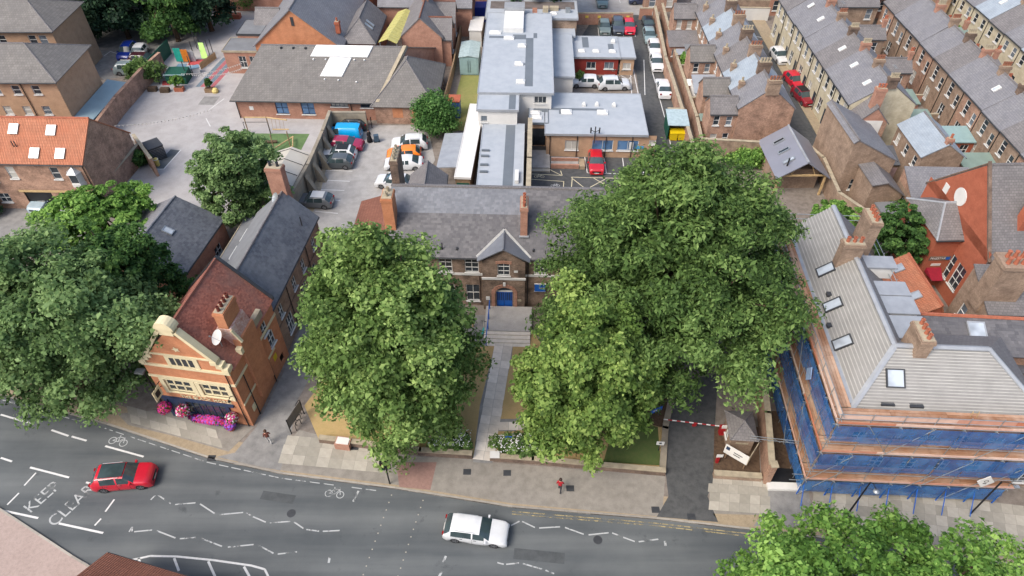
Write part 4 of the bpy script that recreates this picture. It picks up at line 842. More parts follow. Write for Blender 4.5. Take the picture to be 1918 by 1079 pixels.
garden_wall('playground_wall', 'brick boundary wall below the dark bin in the playground corner', [(-45.2,71.5),(-41.2,66.4)], 2.4, .3, m_br_mix, m_stonew)
garden_wall('courtyard_wall', 'mossy coped wall from the orange roofed house toward the trees', [(-44.0,70.2),(-45.0,61.5),(-46,57)], 2.2, .3, m_br_mix, m_stonew)
oh2 = thing('mews_house', 'brick mews house with bright orange pantile roof and skylights', 'house', (-66.0, 60.7, 0), R(-1.5))
ow = [('front',21.4-d,3.7,.9,1.5,1,2) for d in (3.6,10.4,8.0)]+[('front',21.4-11.2,.9,1.2,1.2,2,2)]
walls(oh2, 21.4, 9.4, 0, 3.9, m_br_mix, [w_ for w_ in ow if w_[2] < 3]+[('front',13.2,0.02,3.0,2.3,1,1,m_black,m_black),('front',17.0,0.02,3.0,2.3,1,1,m_black,m_black)])
up = MB(); wall_panel(up, (0,0,3.9), (1,0,0), 21.4, 2.3, [(21.4-3.9,.2,.9,1.5),(21.4-8.6,.2,.9,1.5)]); up.poly([(21.4,0,3.9),(21.4,9.4,3.9),(21.4,0,6.2)]); up.poly([(0,9.4,3.9),(0,0,3.9),(0,0,6.2)])
up.build('upper_wall', m_br_mix, oh2)
for d in (3.9, 8.6): window(oh2, (21.4-d,0,4.1), (1,0,0), .9, 1.5, 1, 2)
gable_roof(oh2, 21.4, 9.4, 6.2, 9.0, m_pantile, over=.25, ry=4.0, ez2=3.9, wallm=m_br_mix, ridgem=m_terra)
B(12.8,20.4,-.03,0,2.32,2.6).build('lintel', m_woodl, oh2)
s1 = 2.8/4.0
for x, t in ((13.7,.72),(17.7,.7),(12.0,.2),(16.3,.18),(19.0,.18)): skylight(oh2, (x, 4*t, 6.2+s1*4*t+.13), (1,0,0), (0,1,s1), 1.0, 1.15, m_galv, m_skyl)
for x in (14.0,14.3): MB().tube((x,1.3,7),(x,1.3,7.9),.05,8).build('flue', m_dark, oh2)
MB().tube((11.4,2.4,7.6),(11.4,2.4,8.6),.05,8).build('flue', m_dark, oh2)
for i, x in enumerate((20.0, 10.6)):
    bw_ = MB().prism([(x-.75,0),(x-.45,-.6),(x+.45,-.6),(x+.75,0)], 3.5, 3.9).prism([(x-.7,0),(x-.42,-.55),(x+.42,-.55),(x+.7,0)], 3.9, 5.1).build('bay_window', m_uw, oh2)
    MB().prism([(x-.62,.0),(x-.38,-.57),(x+.38,-.57),(x+.62,0)], 4.05, 4.95).build('pane', m_glass, bw_)
    MB().add([(x-.8,0,5.1),(x-.5,-.68,5.1),(x+.5,-.68,5.1),(x+.8,0,5.1),(x,0,5.75)], [[0,1,4],[1,2,4],[2,3,4],[3,2,1,0]]).build('bay_roof', m_lead, bw_)
downpipe(oh2, (21.2,-.08), 0, 6.2)
bh = thing('dark_bin_store', 'black slatted bin enclosure on the playground corner', 'bin store', P(288,305), R(40))
for i in range(9): B(0,1.7,-.02,.02,.05+i*.19,.2+i*.19).build('slat', m_dark, bh)
for i in range(9): B(-.02,.02,.02,2.0,.05+i*.19,.2+i*.19).build('slat', m_dark, bh)
B(-.05,1.75,-.05,2.05,1.76,1.82).build('roof', m_dark, bh)
yb = thing('litter_bin', 'pale yellow litter bin beside the black enclosure', 'bin', P(296,310)); MB().lathe((0,0,0), [(.26,0),(.28,.8),(.3,.85),(.2,1.0),(.02,1.05)], 12).build('body', plain('cream_plastic', S(220,196,110), .6), yb); MB().lathe((0,0,.86),[(.31,0),(.31,.05)],12).build('rim', m_wpaint, yb)
# ------------------------------------------------------------------ slate outbuilding by the pub
so_ = thing('slate_hall', 'brick outbuilding with smooth dark slate roof and one skylight', 'building', (-30.3, 45.2, 0), R(81.5))
walls(so_, 8.9, 8.4, 0, 3.8, m_br_red, [('front',6,1,1.2,1.2,2,2)])
gable_roof(so_, 8.9, 8.4, 3.8, 6.0, m_slate, over=.2, wallm=m_br_red, slatem=m_slateD, ch=.22, sw=.3, ridgem=m_slateD)
skylight(so_, (4.6, 2.9, 3.8+2.9*2.2/4.2+.14), (1,0,0), (0,4.2,2.2), .7, 1.0, m_galv)
garden_wall('yard_fence', 'dark boarded fence between slate hall and pub annex', [(-29.0,47.2),(-28.4,51.5),(-27.6,56.4)], 1.9, .08, m_fence, m_fence, 'fence')
tf = house('shelter', 'pale curved roof shelter along the playground side of the car park wall', 'shelter', (-24.6,59.5,0), R(84), 8.6, 3.6, 2.0, 2.7, m_concw, plain('translucent_sheet', S(206,200,186), .4, 0, .08, .7), cap=False)
for i in range(5): MB().tube((.2+2*i,-.2,2.1),(.2+2*i,1.8,2.85),.035).tube((.2+2*i,1.8,2.85),(.2+2*i,3.8,2.1),.035).build('rib', m_dark, tf)
# ------------------------------------------------------------------ pub
AP = R(-9)
pub = thing('pub', 'red brick corner pub with cream Dutch gable and red tiled roof', 'pub', (-28.0, 33.2, 0), AP)
PL, PW, PE, PR_ = 7.0, 7.6, 7.0, 10.9
m_pubtile = m_redtile
pw = MB(); wall_panel(pw, (PL,0,0), (0,1,0), PW, PE, [(5.2,5.0,.85,1.3),(5.6,3.2,.95,1.5),(6.2,.5,.7,.8)]); wall_panel(pw, (PL,PW,0), (-1,0,0), PL, PE, []); wall_panel(pw, (0,PW,0), (0,-1,0), PW, PE, [(2,4,.9,1.4),(4.5,4,.9,1.4)])
wall_panel(pw, (0,0,0), (1,0,0), PL, PE, [(1.0,3.55,2.2,1.5),(3.95,3.55,2.2,1.5),(.35,0,1.1,2.5),(1.9,0.9,3.4,1.7)]); pw.build('wall', m_br_orange, pub)
for y, z, w_, h_ in ((5.2,5.0,.85,1.3),(5.6,3.2,.95,1.5)): window(pub, (PL,y,z), (0,1,0), w_, h_, 2, 2, panes=True)
for y in (2,4.5): window(pub, (0,PW-y,4), (0,-1,0), .9, 1.4, 2, 2)
for x in (1.0, 3.95):
    f = window(pub, (x,0,3.55), (1,0,0), 2.2, 1.5, 3, 2, m_cream, panes=True, fw=.16, sillm=m_cream)
    sur = MB(); sur.box(x-.35,x,-.07,0,3.3,5.2); sur.box(x+2.2,x+2.55,-.07,0,3.3,5.2); sur.box(x,x+2.2,-.07,0,5.05,5.2); sur.build('surround', m_cream, f)
# gable: ridge runs front to back (local y)
g = MB(); g.add([(0,0,PE),(PL,0,PE),(PL/2,0,PR_+.2),(0,.3,PE),(PL,.3,PE),(PL/2,.3,PR_+.2)], [[0,1,2],[5,4,3],[0,3,4,1]]); g.build('gable_wall', m_br_orange, pub)
MB().poly([(PL,PW,PE),(0,PW,PE),(PL/2,PW,PR_)]).build('gable_wall', m_br_orange, pub)
rs = MB(); o_ = .2; s_ = (PR_-PE)/(PL/2)
rs.slab([(PL+o_,.3,PE-s_*o_+.1),(PL+o_,PW+.15,PE-s_*o_+.1),(PL/2,PW+.15,PR_+.1),(PL/2,.3,PR_+.1)], .12); rs.slab([(PL/2,.3,PR_+.1),(PL/2,PW+.15,PR_+.1),(-o_,PW+.15,PE-s_*o_+.1),(-o_,.3,PE-s_*o_+.1)], .12)
prf = rs.build('roof', m_pubtile, pub); ridge_cap(prf, (PL/2,.3,PR_+.14), (PL/2,PW+.1,PR_+.14), m_redtile)
_mt = tinted('plain_tile_pieces', S(146,90,76,.8), S(186,120,100,.8), .8, .25, S(136,108,98,.8))
for a in (((PL+o_,.3),(PL+o_,PW+.15),1),((-o_,.3),(-o_,PW+.15),-1)):
    zl = PE-s_*o_+.1; bl, br, tr, tl = Vector((a[0][0],a[0][1],zl)), Vector((a[1][0],a[1][1],zl)), Vector((PL/2,PW+.15,PR_+.1)), Vector((PL/2,.3,PR_+.1))
    slates(prf, bl, br, tr, tl, _mt, .12, .18, 'tiles', .008)
MB().obox((PL/2,PW+.1,PR_+.1),(PL/2+.2,0,-(s_*(PL/2+.2))),(0,.25,0),(0,0,.22)).obox((-o_,PW+.1,PE-s_*o_+.1),(PL/2+.2,0,s_*(PL/2+.2)),(0,.25,0),(0,0,.22)).build('verge_coping', m_dark, pub)
# cream dressings on the front gable
cr = MB()
def cop(x0, z0, x1, z1, w_=.3):
    a, b = Vector((x0,-.12,z0)), Vector((x1,-.12,z1)); d = (b-a); n = Vector((-d.z,0,d.x)).normalized()*w_
    if n.z < 0: n = -n
    cr.obox(a, d, Vector((0,.55,0)), n)
cop(PL-.9, 8.0, PL/2+.55, 10.9); cop(PL/2-.55, 10.9, .9, 8.0)
for i, (x, z) in enumerate(((PL-.15,7.05),(PL-.5,7.4),(PL-.85,7.75))):
    cr.box(x-.3,x+.22,-.14,.45,z,z+.4); cr.box(PL-x-.22,PL-x+.3,-.14,.45,z,z+.4)
cr.box(0-.1,.3,-.16,.5,6.95,7.75).box(PL-.3,PL+.1,-.16,.5,6.95,7.4)
cr.build('gable_coping', m_cream, pub)
fin = MB(); fin.box(PL/2-.55,PL/2+.55,-.15,.5,10.7,11.3)
n_ = 10; top = [(PL/2+.75*math.cos(math.pi*i/n_), 11.3+.75*math.sin(math.pi*i/n_)) for i in range(n_+1)]
fin.add([(x,-.2,z) for x,z in top]+[(x,.6,z) for x,z in top], [list(range(n_+1)), list(range(n_+1,2*n_+2))[::-1]]+[[i+1,i,n_+1+i,n_+2+i] for i in range(n_)]+[[0,n_,2*n_+1,n_+1]])
fin.build('shaped_finial', m_cream, pub)
bd = MB(); bd.box(-.06,PL+.06,-.1,0,6.7,6.95); bd.box(-.05,PL+.05,-.07,0,5.25,5.5); bd.box(PL/2-3.0+.6,PL/2+3.0-.6,-.07,0,8.15,8.32)
bd.box(PL,PL+.07,0,PW,5.25,5.5); bd.box(PL,PL+.07,0,PW-1.6,2.75,2.95); bd.build('string_course', m_cream, pub)
aw = MB().box(PL/2-1.3,PL/2+1.3,-.06,0,7.0,8.1).build('attic_surround', m_cream, pub)
for i in range(4): B(PL/2-.95+i*.5,PL/2-.6+i*.5,-.08,-.05,7.15,7.95).build('louvre_pane', m_dark, aw)
MB().add([(PL/2+.35*math.cos(a)*(1 if i%2 else .5), -.03, 9.0+.3*math.sin(a)*(1 if i%2 else .5)) for i, a in enumerate([2*math.pi*k_/10 for k_ in range(10)])], [list(range(10))[::-1]]).build('carved_motif', m_cream, pub)
# shopfront
sf = MB().box(.0,PL-.9,-.18,0,2.5,2.72).box(.1,.35,-.14,0,0,2.5).box(1.5,1.9,-.14,0,0,2.5).box(5.3,5.6,-.14,0,0,2.5).box(1.9,5.3,-.14,0,0,.85).build('shopfront', m_navy, pub)
for i in range(6):
    B(1.92+i*.565,2.44+i*.565,-.06,-.03,.92,2.1).build('pane', m_glass, sf); B(1.92+i*.565,2.44+i*.565,-.06,-.03,2.16,2.48).build('pane', m_glass, sf); B(2.44+i*.565,2.485+i*.565,-.1,-.02,.9,2.5).build('mullion', m_navy, sf)
d_ = B(.37,1.46,-.05,0,0,2.45).build('door', m_navy, pub); B(1.3,1.36,-.1,-.05,1.0,1.2).build('handle', m_ylw, d_)
text_mesh('THE BLACK HORSE', .5, m_cream, 'fascia_lettering', pub, frame4((3.9,-.04,2.98),(1,0,0),(0,0,1)), .02, label='cream raised lettering THE BLACK HORSE on brick fascia')
m_flake = brick('flaking_whitewashed_brick', S(200,110,84,1.0), S(226,206,196,1.0), S(214,190,176,1.0), patch=S(170,80,60,1.0), pk=.6, sat=.85)
ch = chimney(pub, PL-.75, 3.2, .8, 1.95, 8.9, 10.9, 4, m_br_orange, 'y', plain('dark_red_pot', S(120,58,46), .8, 0, .15, 3))
cb = B(PL-.32,PL+.26,2.1,4.4,1.2,8.2).build('chimney_breast', m_br_orange, pub)
MB().add([(PL-1.5,2.15,7.6),(PL+.24,2.15,7.6),(PL+.24,4.35,7.6),(PL-1.5,4.35,7.6),(PL-1.3,2.2,9.3),(PL-.2,2.2,9.3),(PL-.2,4.3,9.3),(PL-1.3,4.3,9.3)],[[3,2,1,0],[0,1,5,4],[1,2,6,5],[2,3,7,6],[3,0,4,7],[4,5,6,7]]).build('breast_shoulder', m_flake, cb)
MB().obox((PL-.25,2.1,9.2),(.55,0,-1.2),(0,.22,0),(.12,0,.06)).build('breast_coping', m_cream, cb); B(PL-.15,PL+.3,1.75,2.09,7.0,7.6).build('kneeler', m_cream, cb)
B(PL-.3,PL+.12,4.6,5.9,6.9,7.7).build('dormer_parapet', m_stonew, pub)
sdh = thing('satellite_dish', 'white satellite dish on the pub roof by the chimney', 'satellite dish', pub.matrix_world @ Vector((0,0,0)), 0)
sdh.location = Vector((-28.0,33.2,0))+Vector((math.cos(AP)*(PL-.9)-math.sin(AP)*1.5, math.sin(AP)*(PL-.9)+math.cos(AP)*1.5, 8.6))
def dish(root, r, mat, tilt=(-.55,-.45,.7)):
    ax = Vector(tilt).normalized(); a = ax.orthogonal().normalized(); b = ax.cross(a); n = 18; v = []; f = []
    for k_ in range(5):
        rr_ = r*k_/4; h_ = .22*r*(k_/4)**2
        for i in range(n): t = 2*math.pi*i/n; v.append(Vector((0,0,.5))+a*rr_*math.cos(t)+b*rr_*math.sin(t)+ax*h_)
    for k_ in range(4):
        for i in range(n): f.append([k_*n+i,k_*n+(i+1)%n,(k_+1)*n+(i+1)%n,(k_+1)*n+i])
    MB().add(v, f).build('reflector', mat, root, smooth=True); c = Vector((0,0,.5))
    MB().tube(c-ax*.02,(0,0,-.6),.04,6).build('bracket', m_galv, root); MB().tube(c-b*r*.9+ax*.1, c+ax*r*1.1, .02, 6).tube(c+ax*r*1.1, c+ax*r*1.25, .06, 8).build('feed_arm', m_galv, root)
dish(sdh, .6, m_wpaint)
downpipe(pub, (PL-.35,-.09), 0, 6.7); downpipe(pub, (PL+.08,1.2), 0, 5.2); downpipe(pub, (PL+.08,4.6), 0, 3)
B(PL,PL+.05,.7,1.2,1.0,1.7).build('notice', m_cream, pub); B(PL,PL+.04,4.3,4.7,2.0,2.6).build('notice', m_lead, pub); B(PL,PL+.04,5.4,5.9,1.7,2.3).build('warning_sign', m_ylw, pub)
al = thing('wall_lamp', 'black swan neck lamp bracket on the pub corner', 'wall lamp', Vector((-28.0,33.2,0))+Vector((math.cos(AP)*6.4, math.sin(AP)*6.4, 3.9)), AP)
MB().path([(0,0,0),(0,-.3,.35),(0,-.6,.3)],.03).build('arm', m_black, al); MB().lathe((0,-.6,.1),[(.12,0),(.12,.05),(.04,.2)],10).build('shade', m_black, al)
hs = thing('hanging_sign', 'cream and black hanging pub sign on an iron bracket', 'sign', Vector((-28.0,33.2,0))+Vector((math.cos(AP)*.5, math.sin(AP)*.5, 3.4)), AP)
MB().tube((0,0,1.2),(-.0,-1.2,1.2),.035).tube((0,0,.6),(0,-.9,1.2),.025).build('bracket', m_black, hs); B(-.03,.03,-1.15,-.25,0,1.1).build('board', m_cream, hs); B(-.045,-.03,-.95,-.45,.25,.85).build('painted_emblem', m_black, hs); B(.03,.045,-.95,-.45,.25,.85).build('painted_emblem', m_black, hs)
fs = thing('floodlight', 'small black floodlight on a pole at the left pub corner', 'lamp', Vector((-28.6,33.5,0)), AP); MB().tube((0,0,0),(0,0,5.6),.06,8).build('pole', m_black, fs); B(-.35,.35,-.5,0,5.6,5.75).build('lamp_head', m_galv, fs)
# flowers
def flowers(name, label, loc, rx, ry, rzz, n, cols, rz=0, sz=.09, seed=1, box=None, group=None):
    rnd = random.Random(seed); root = thing(name, label, 'flowers', loc, rz, group)
    if box: box(root)
    for ci, cm in enumerate(cols):
        mb = MB()
        for i in range(n//len(cols)):
            a, b = rnd.uniform(0,2*math.pi), rnd.uniform(-.4,1); r = math.sqrt(1-b*b)*rnd.uniform(.85,1.05); c = Vector((rx*r*math.cos(a), ry*r*math.sin(a), rzz*b))
            nn = (Vector((c.x/rx,c.y/ry,c.z/rzz))+Vector((rnd.uniform(-.4,.4),rnd.uniform(-.4,.4),rnd.uniform(-.2,.5)))).normalized(); t = nn.orthogonal().normalized(); t2 = nn.cross(t); s = sz*rnd.uniform(.7,1.3)
            mb.add([c+t*s*math.cos(k_*1.2566)+t2*s*math.sin(k_*1.2566)+nn*(.02 if k_%2 else 0) for k_ in range(5)], [[0,1,2,3,4]], rnd.random())
        mb.build('petals' if ci else 'foliage', cm, root, kind='stuff')
    return root
mfl = [leafmat('basket_leaf', S(50,80,40), S(70,104,50), S(90,120,60)), plain('magenta_petal', S(206,50,150), .7), plain('purple_petal', S(150,90,200), .7), plain('red_petal', S(214,60,90), .7), plain('white_petal', S(236,228,224), .7)]
pp = lambda x, y, z: Vector((-28.0,33.2,0))+Vector((math.cos(AP)*x-math.sin(AP)*y, math.sin(AP)*x+math.cos(AP)*y, z))
def bask(root): MB().lathe((0,0,-.45),[(.05,0),(.3,.15),(.4,.4),(.4,.45)],12).build('basket', m_dark, root); MB().tube((0,0,.3),(0,0,1.1),.02).build('chain', m_black, root)
flowers('hanging_basket', 'magenta hanging basket left of the pub door', pp(.15,-.55,1.75), .55,.55,.5, 420, [mfl[0],mfl[1],mfl[1],mfl[3]], AP, .08, 3, bask)
flowers('hanging_basket', 'pink and white hanging basket right of the pub door', pp(1.75,-.55,1.75), .55,.55,.5, 420, [mfl[0],mfl[3],mfl[4],mfl[1]], AP, .08, 4, bask)
flowers('hanging_basket', 'red and pink hanging basket at the right end of the pub window', pp(5.85,-.55,1.6), .5,.5,.5, 380, [mfl[0],mfl[3],mfl[1],mfl[4]], AP, .08, 5, bask)
def trough(x0, x1):
    def f(root): B(x0,x1,-.2,.2,-.35,.05).build('trough', m_navy, root)
    return f
flowers('window_box', 'long window box of magenta and violet flowers under the pub window', pp(3.6,-.45,.72), 1.8,.38,.36, 900, [mfl[0],mfl[1],mfl[2],mfl[1],mfl[3]], AP, .09, 6, trough(-1.5,1.5))
flowers('flower_tub', 'tub of violet flowers at the pub corner', pp(5.4,-.6,.6), .45,.4,.4, 240, [mfl[0],mfl[2],mfl[2],mfl[1]], AP, .08, 7, lambda root: MB().lathe((0,0,-.6),[(.25,0),(.36,.5),(.36,.55)],12).build('tub', m_terra, root))
# rear wing of the pub
rw = thing('pub_wing', 'long dark slate roofed rear wing of the pub along the lane', 'building', (-20.1, 39.6, 0), R(83.5))
ww = [('front',x,3.6,.8,1.3,2,2) for x in (1.0,4.4,6.8,9.8)]+[('front',x,.9,1.3,1.9,3,2) for x in (1.6,5.6)]+[('front',8.6,1.2,.9,1.4,2,2)]
walls(rw, 12.2, 5.6, 0, 6.0, m_br_brown, ww, panes=True); gable_roof(rw, 12.2, 5.6, 6.0, 8.6, m_slate, over=.22, ry=2.7, wallm=m_br_brown, slatem=m_slateD, ch=.24, sw=.3)
sw_ = (8.6-6.0)/2.9
MB().slab([(12.2,5.82,6.0-sw_*.22+.14),(0,5.82,6.0-sw_*.22+.14),(0,2.75,8.7),(12.2,2.75,8.7)],.04).build('felt_slope', m_felt, rw)
for x in (3.2, 8.4): downpipe(rw, (x,-.08), 0, 6)
B(0,12.2,-.05,0,3.2,3.3).build('string_course', m_br_dark, rw)
chimney(rw, 12.6, 3.0, .9, 1.5, 3, 11.2, 2, m_br_red, 'y', m_dark); MB().tube((10,.5,6.6),(10,.5,7.6),.05).build('flue', m_black, rw)
sd2 = thing('satellite_dish', 'grey satellite dish beside the tall chimney of the rear wing', 'satellite dish', (-21.8,51.2,8.0)); dish(sd2, .55, m_galv, (-.6,-.4,.5))
rb = thing('pub_flat_annex', 'flat grey felt roofed annex left of the pub rear wing', 'building', (-28.0, 47.0, 0), R(-7))
flat_block(rb, 0, 0, 3.2, 8.6, 3.2, m_br_brown, roofm=m_felt, trim=m_stonew, over=.1)
for i in range(2): dome(rb, 1.5, 2.6+2.6*i, 3.2, 1.2, 1.9, m_lead, .35)
wr = thing('white_lean_to', 'white sheet roof lean-to between pub roof and slate hall', 'shed', (-29.0, 43.2, 0), R(-9)); walls(wr, 4.4, 3.4, 0, 2.9, m_wpaint); MB().slab([(-.1,-.1,3.1),(4.5,-.1,3.5),(4.5,3.5,3.5),(-.1,3.5,3.1)],.25).build('roof', m_uw, wr)
yw = thing('yard_wall', 'low pale wall and gate at the rear end of the lane', 'wall', (-20.6, 52.2, 0), R(-9)); B(0,3.2,1.4,1.7,0,1.5).build('wall_body', m_stonew, yw); B(2.9,3.2,-.8,1.4,0,1.5).build('wall_body', m_stonew, yw)
# ------------------------------------------------------------------ terraces, upper right
m_potd = plain('sooty_terracotta', S(150,100,78), .9, 0, .2, 3)
ORD = ('nearest','second','third','fourth','fifth','sixth','seventh','eighth','ninth','tenth')
def terrace(n, y0, wid, xf, dep, wallm, roofms, ez, rz, labelf, group, wins, chw=1.1, name='terraced_house', backoff=None, chx=None, seed=0, chm=None):
    rnd = random.Random(seed)
    for i in range(n):
        yn = y0+wid*(i+1)          # north end is the local origin, front faces west
        rm = roofms[i % len(roofms)]
        r = house(name, labelf(i), 'house', (xf, yn, 0), R(-90), wid, dep, ez+rnd.uniform(-.08,.08), rz+rnd.uniform(-.1,.1), wallm if not callable(wallm) else wallm(i), rm, wins, group, panes=False, over=.2, ovg=.0, ridgem=m_slate2)
        chimney(r, wid-.05, dep/2, .55, chw, rz-.5, rz+.85, 4, chm or (m_br_dark, m_br_brown, m_br_red)[i % 3], 'y', (m_stonew, m_potd, m_stonew)[i % 3])
        downpipe(r, (wid-.15,-.08), 0, ez)
        if rnd.random() < .5: ae = MB().tube((wid-.05,dep/2-.4,rz+.5),(wid-.05,dep/2-.4,rz+2.2),.018,5).tube((wid-.5,dep/2-.4,rz+2.1),(wid+.4,dep/2-.4,rz+2.1),.015,5); [ae.tube((wid-.45+.2*q_,dep/2-.65,rz+2.1),(wid-.45+.2*q_,dep/2-.15,rz+2.1),.012,4) for q_ in range(5)]; ae.build('aerial', m_galv, r)
        if rnd.random() < .35: skylight(r, (wid*.5, dep*.28, ez+(rz-ez)*.56+.16), (1,0,0), (0,dep/2,rz-ez), .6, .9, m_uw)
tw = [('front',.7,3.9,.95,1.6,1,2),('front',2.7,3.9,.95,1.6,1,2),('front',.6,.9,1.2,1.7,2,2),('front',2.9,.05,.9,2.2,1,1,m_glass,m_navy)]
terrace(7, 72.2, 4.3, 39.4, 7.6, m_br_cream, [m_slate, m_slate, m_slate2, m_slate], 5.9, 8.6,
    lambda i: ORD[i]+' cream brick terraced house along the right side of the street', 'cream terrace on the street', tw, seed=2)
tw2 = [('front',.9,3.6,.9,1.8,1,3),('front',2.9,3.3,.8,1.5,1,2),('front',.8,.9,1.1,1.6,2,2)]
terrace(10, 58.2, 4.3, 54.4, 6.4, lambda i: m_br_brown if i % 3 else m_br_mix, [m_slate, m_slate2, m_slate, m_slate], 5.9, 8.3,
    lambda i: ORD[i]+' brown brick house of the second terrace counted from the near end', 'second terrace', tw2, seed=3)
tw3 = [('front',.5,4.0,.9,1.3,1,2),('front',2.6,4.0,.9,1.3,1,2),('front',.5,1.2,.9,1.3,1,2),('front',2.7,.05,.9,2.1,1,1,m_glass,m_uw)]
terrace(7, 78.0, 4.3, 67.0, 7.2, m_br_cream, [m_slate2, m_slateblue, m_slate], 5.9, 8.4,
    lambda i: ORD[i]+' cream brick house of the far right terrace counted from the near end', 'far right terrace', tw3, seed=4)
# back-to-back street terrace on the left of the street: ridge along y, rear with offshoots facing west
RW0 = 76.0-3.7
nrow = 7; wid = 4.35
rml = [m_slate, m_slateblue, m_slate2, m_slate, m_slateblue, m_slate, m_slate2]
for i in range(nrow):
    yn = RW0+wid*(i+1)
    r = house('terraced_house', ORD[i]+' house of the terrace backing onto the health centre drive', 'house', (26.7, yn, 0), R(-90), wid, 6.4, 5.4, 8.0, m_br_mix if i % 2 == 0 else m_br_brown, rml[i],
        [('front',2.9,3.6,.9,1.5,1,2),('front',.5,3.6,.7,1.2,1,2),('back',.6,3.4,.9,1.5,1,2),('back',2.6,3.4,.9,1.5,1,2),('back',.6,.8,1.2,1.6,2,2)], 'terrace behind the drive', over=.2, ovg=0.0)
    chimney(r, wid-.1, 3.2, .55, 1.5, 7.2, 9.0, 4, m_br_dark if i % 2 else m_br_brown, 'y', (m_potd, m_stonew)[i % 2]); chimney(r, .6, .8, .45, .6, 5.2, 6.9, 1, m_br_brown, 'y', m_stonew)
    ol = (5.0,2.6,3.0,5.0,2.4,4.2,5.0)[i]; lab = ORD[i]+' rear offshoot behind the drive terrace'
    tall = i in (0,1,3,6)
    w_ = 2.9
    if tall: of = house('offshoot', 'two storey '+lab, 'house', (26.7-3.2, RW0+wid*i+.25, 0), 0, 3.2, w_, 4.6, 6.0, m_br_mix, m_slate2 if i % 2 == 0 else m_contile, [('front',.5,3.0,.7,1.3,1,2),('front',2.0,3.0,.7,1.2,1,2),('front',.5,.6,.8,1.2,1,2),('front',2.0,.6,.7,1.3,1,2)], 'rear offshoots of the drive terrace', over=.15, ez2=4.6)
    else:
        of = thing('offshoot', 'single storey '+lab, 'house', (26.7-ol, RW0+wid*i+.25, 0), 0, 'rear offshoots of the drive terrace')
        walls(of, ol, w_, 0, 2.5, m_wpaint if i == 2 else m_br_red, [('front',.4,.9,1.0,1.1,2,1),('front',1.7,.9,.7,1.1,1,1)]); MB().slab([(-.15,-.2,2.45),(ol,-.2,2.45),(ol,w_+.1,3.4),(-.15,w_+.1,3.4)],.1).build('roof', (m_felt, m_slate, m_lead, m_slate2, m_felt, m_slate2, m_slate2)[i], of)
        MB().poly([(0,w_,2.5),(0,0,2.5),(0,w_,3.3)]).build('gable_wall', m_br_red, of)
    if i < nrow-1: garden_wall('yard_wall', 'brick wall between yards above the '+ORD[i]+' yard of the drive terrace', [(23.3, RW0+wid*(i+1)), (26.6, RW0+wid*(i+1))], 1.9, .22, m_br_mix, m_stonew)
    if i in (0,2,4): 
        sh_ = thing('yard_shed', ('flat pale roofed','white roofed','grey lean-to')[i//2]+' shed in a yard behind the drive terrace', 'shed', (23.4, RW0+wid*i+3.0, 0), 0); B(0,1.7,0,1.1,0,2.0).build('wall', m_br_red, sh_); MB().slab([(-.1,-.1,2.0),(1.8,-.1,2.0),(1.8,1.2,2.25),(-.1,1.2,2.25)],.1).build('roof', (m_greenfelt,m_wpaint,m_lead)[i//2], sh_)
# offshoots between first and second terrace
yspec = [(73.5,m_br_brown,m_greenfelt,2.6),(78.2,m_br_red,m_greenfelt,2.7),(82.5,m_br_mix,m_slate2,4.6),(87,m_br_red,m_lead,2.8),(91.5,m_br_brown,m_slate2,4.8),(96,m_br_red,m_greenfelt,3.0)]
for i, (y, wm, rm, h_) in enumerate(yspec):
    o = thing('offshoot', ORD[i]+' offshoot in the yards between the first and second terraces', 'house', (47.1, y, 0), 0, 'offshoots between terraces')
    walls(o, 4.2, 2.8, 0, h_, wm, [('front',.5,h_-1.7,.9,1.2,1,2),('front',2.4,h_-1.7,.9,1.2,1,2)])
    if h_ > 4: gable_roof(o, 4.2, 2.8, h_, h_+1.2, rm, over=.15, wallm=wm); chimney(o, 3.9, 1.4, .5, .5, h_, h_+2.2, 2, m_br_red)
    else: MB().slab([(-.1,-.2,h_),(4.3,-.2,h_),(4.3,2.9,h_+.35),(-.1,2.9,h_+.35)],.14).build('roof', rm, o)
    garden_wall('yard_wall', 'yard wall beyond the '+ORD[i]+' offshoot between the terraces', [(47.2,y+3.6),(53.6,y+3.6)], 1.8, .22, wm, m_stonew)
for i, (y, wm, rm, h_) in enumerate([(64,m_br_red,m_greenfelt,2.7),(69.6,m_br_crim,m_tealgr,2.7),(60.5,m_br_brown,m_lead,2.5)]):
    o = thing('offshoot', ('green felt roofed','pale teal roofed','lead roofed')[i]+' single storey extension behind the second terrace', 'house', (50.6, y, 0), 0); walls(o, 3.7, 2.6, 0, h_, wm, [('front',.5,.8,1.0,1.4,1,2),('front',2.2,.8,1.0,1.4,2,2)]); MB().slab([(-.2,-.25,h_),(3.7,-.25,h_),(3.7,2.7,h_+.4),(-.2,2.7,h_+.4)],.14).build('roof', rm, o)
# offshoots between second and third terraces
for i in range(6):
    y = 79+4.3*i; h_ = (3.0,4.6,2.8,4.6,3.0,4.4)[i]; wm = (m_br_red,m_br_mix,m_br_brown)[i % 3]
    o = thing('offshoot', ORD[i]+' offshoot in the yards between the second and third terraces', 'house', (60.9, y, 0), 0, 'offshoots between second and third terraces'); walls(o, 2.6, 2.6, 0, h_, wm, [('front',.6,h_-1.7,.9,1.2,1,2)]); MB().slab([(-.1,-.2,h_),(2.7,-.2,h_),(2.7,2.7,h_+.5),(-.1,2.7,h_+.5)],.14).build('roof', (m_greenfelt,m_slate2,m_felt)[i % 3], o); chimney(o, 2.3, 2.3, .45, .6, h_, h_+1.6, 2, m_br_red)
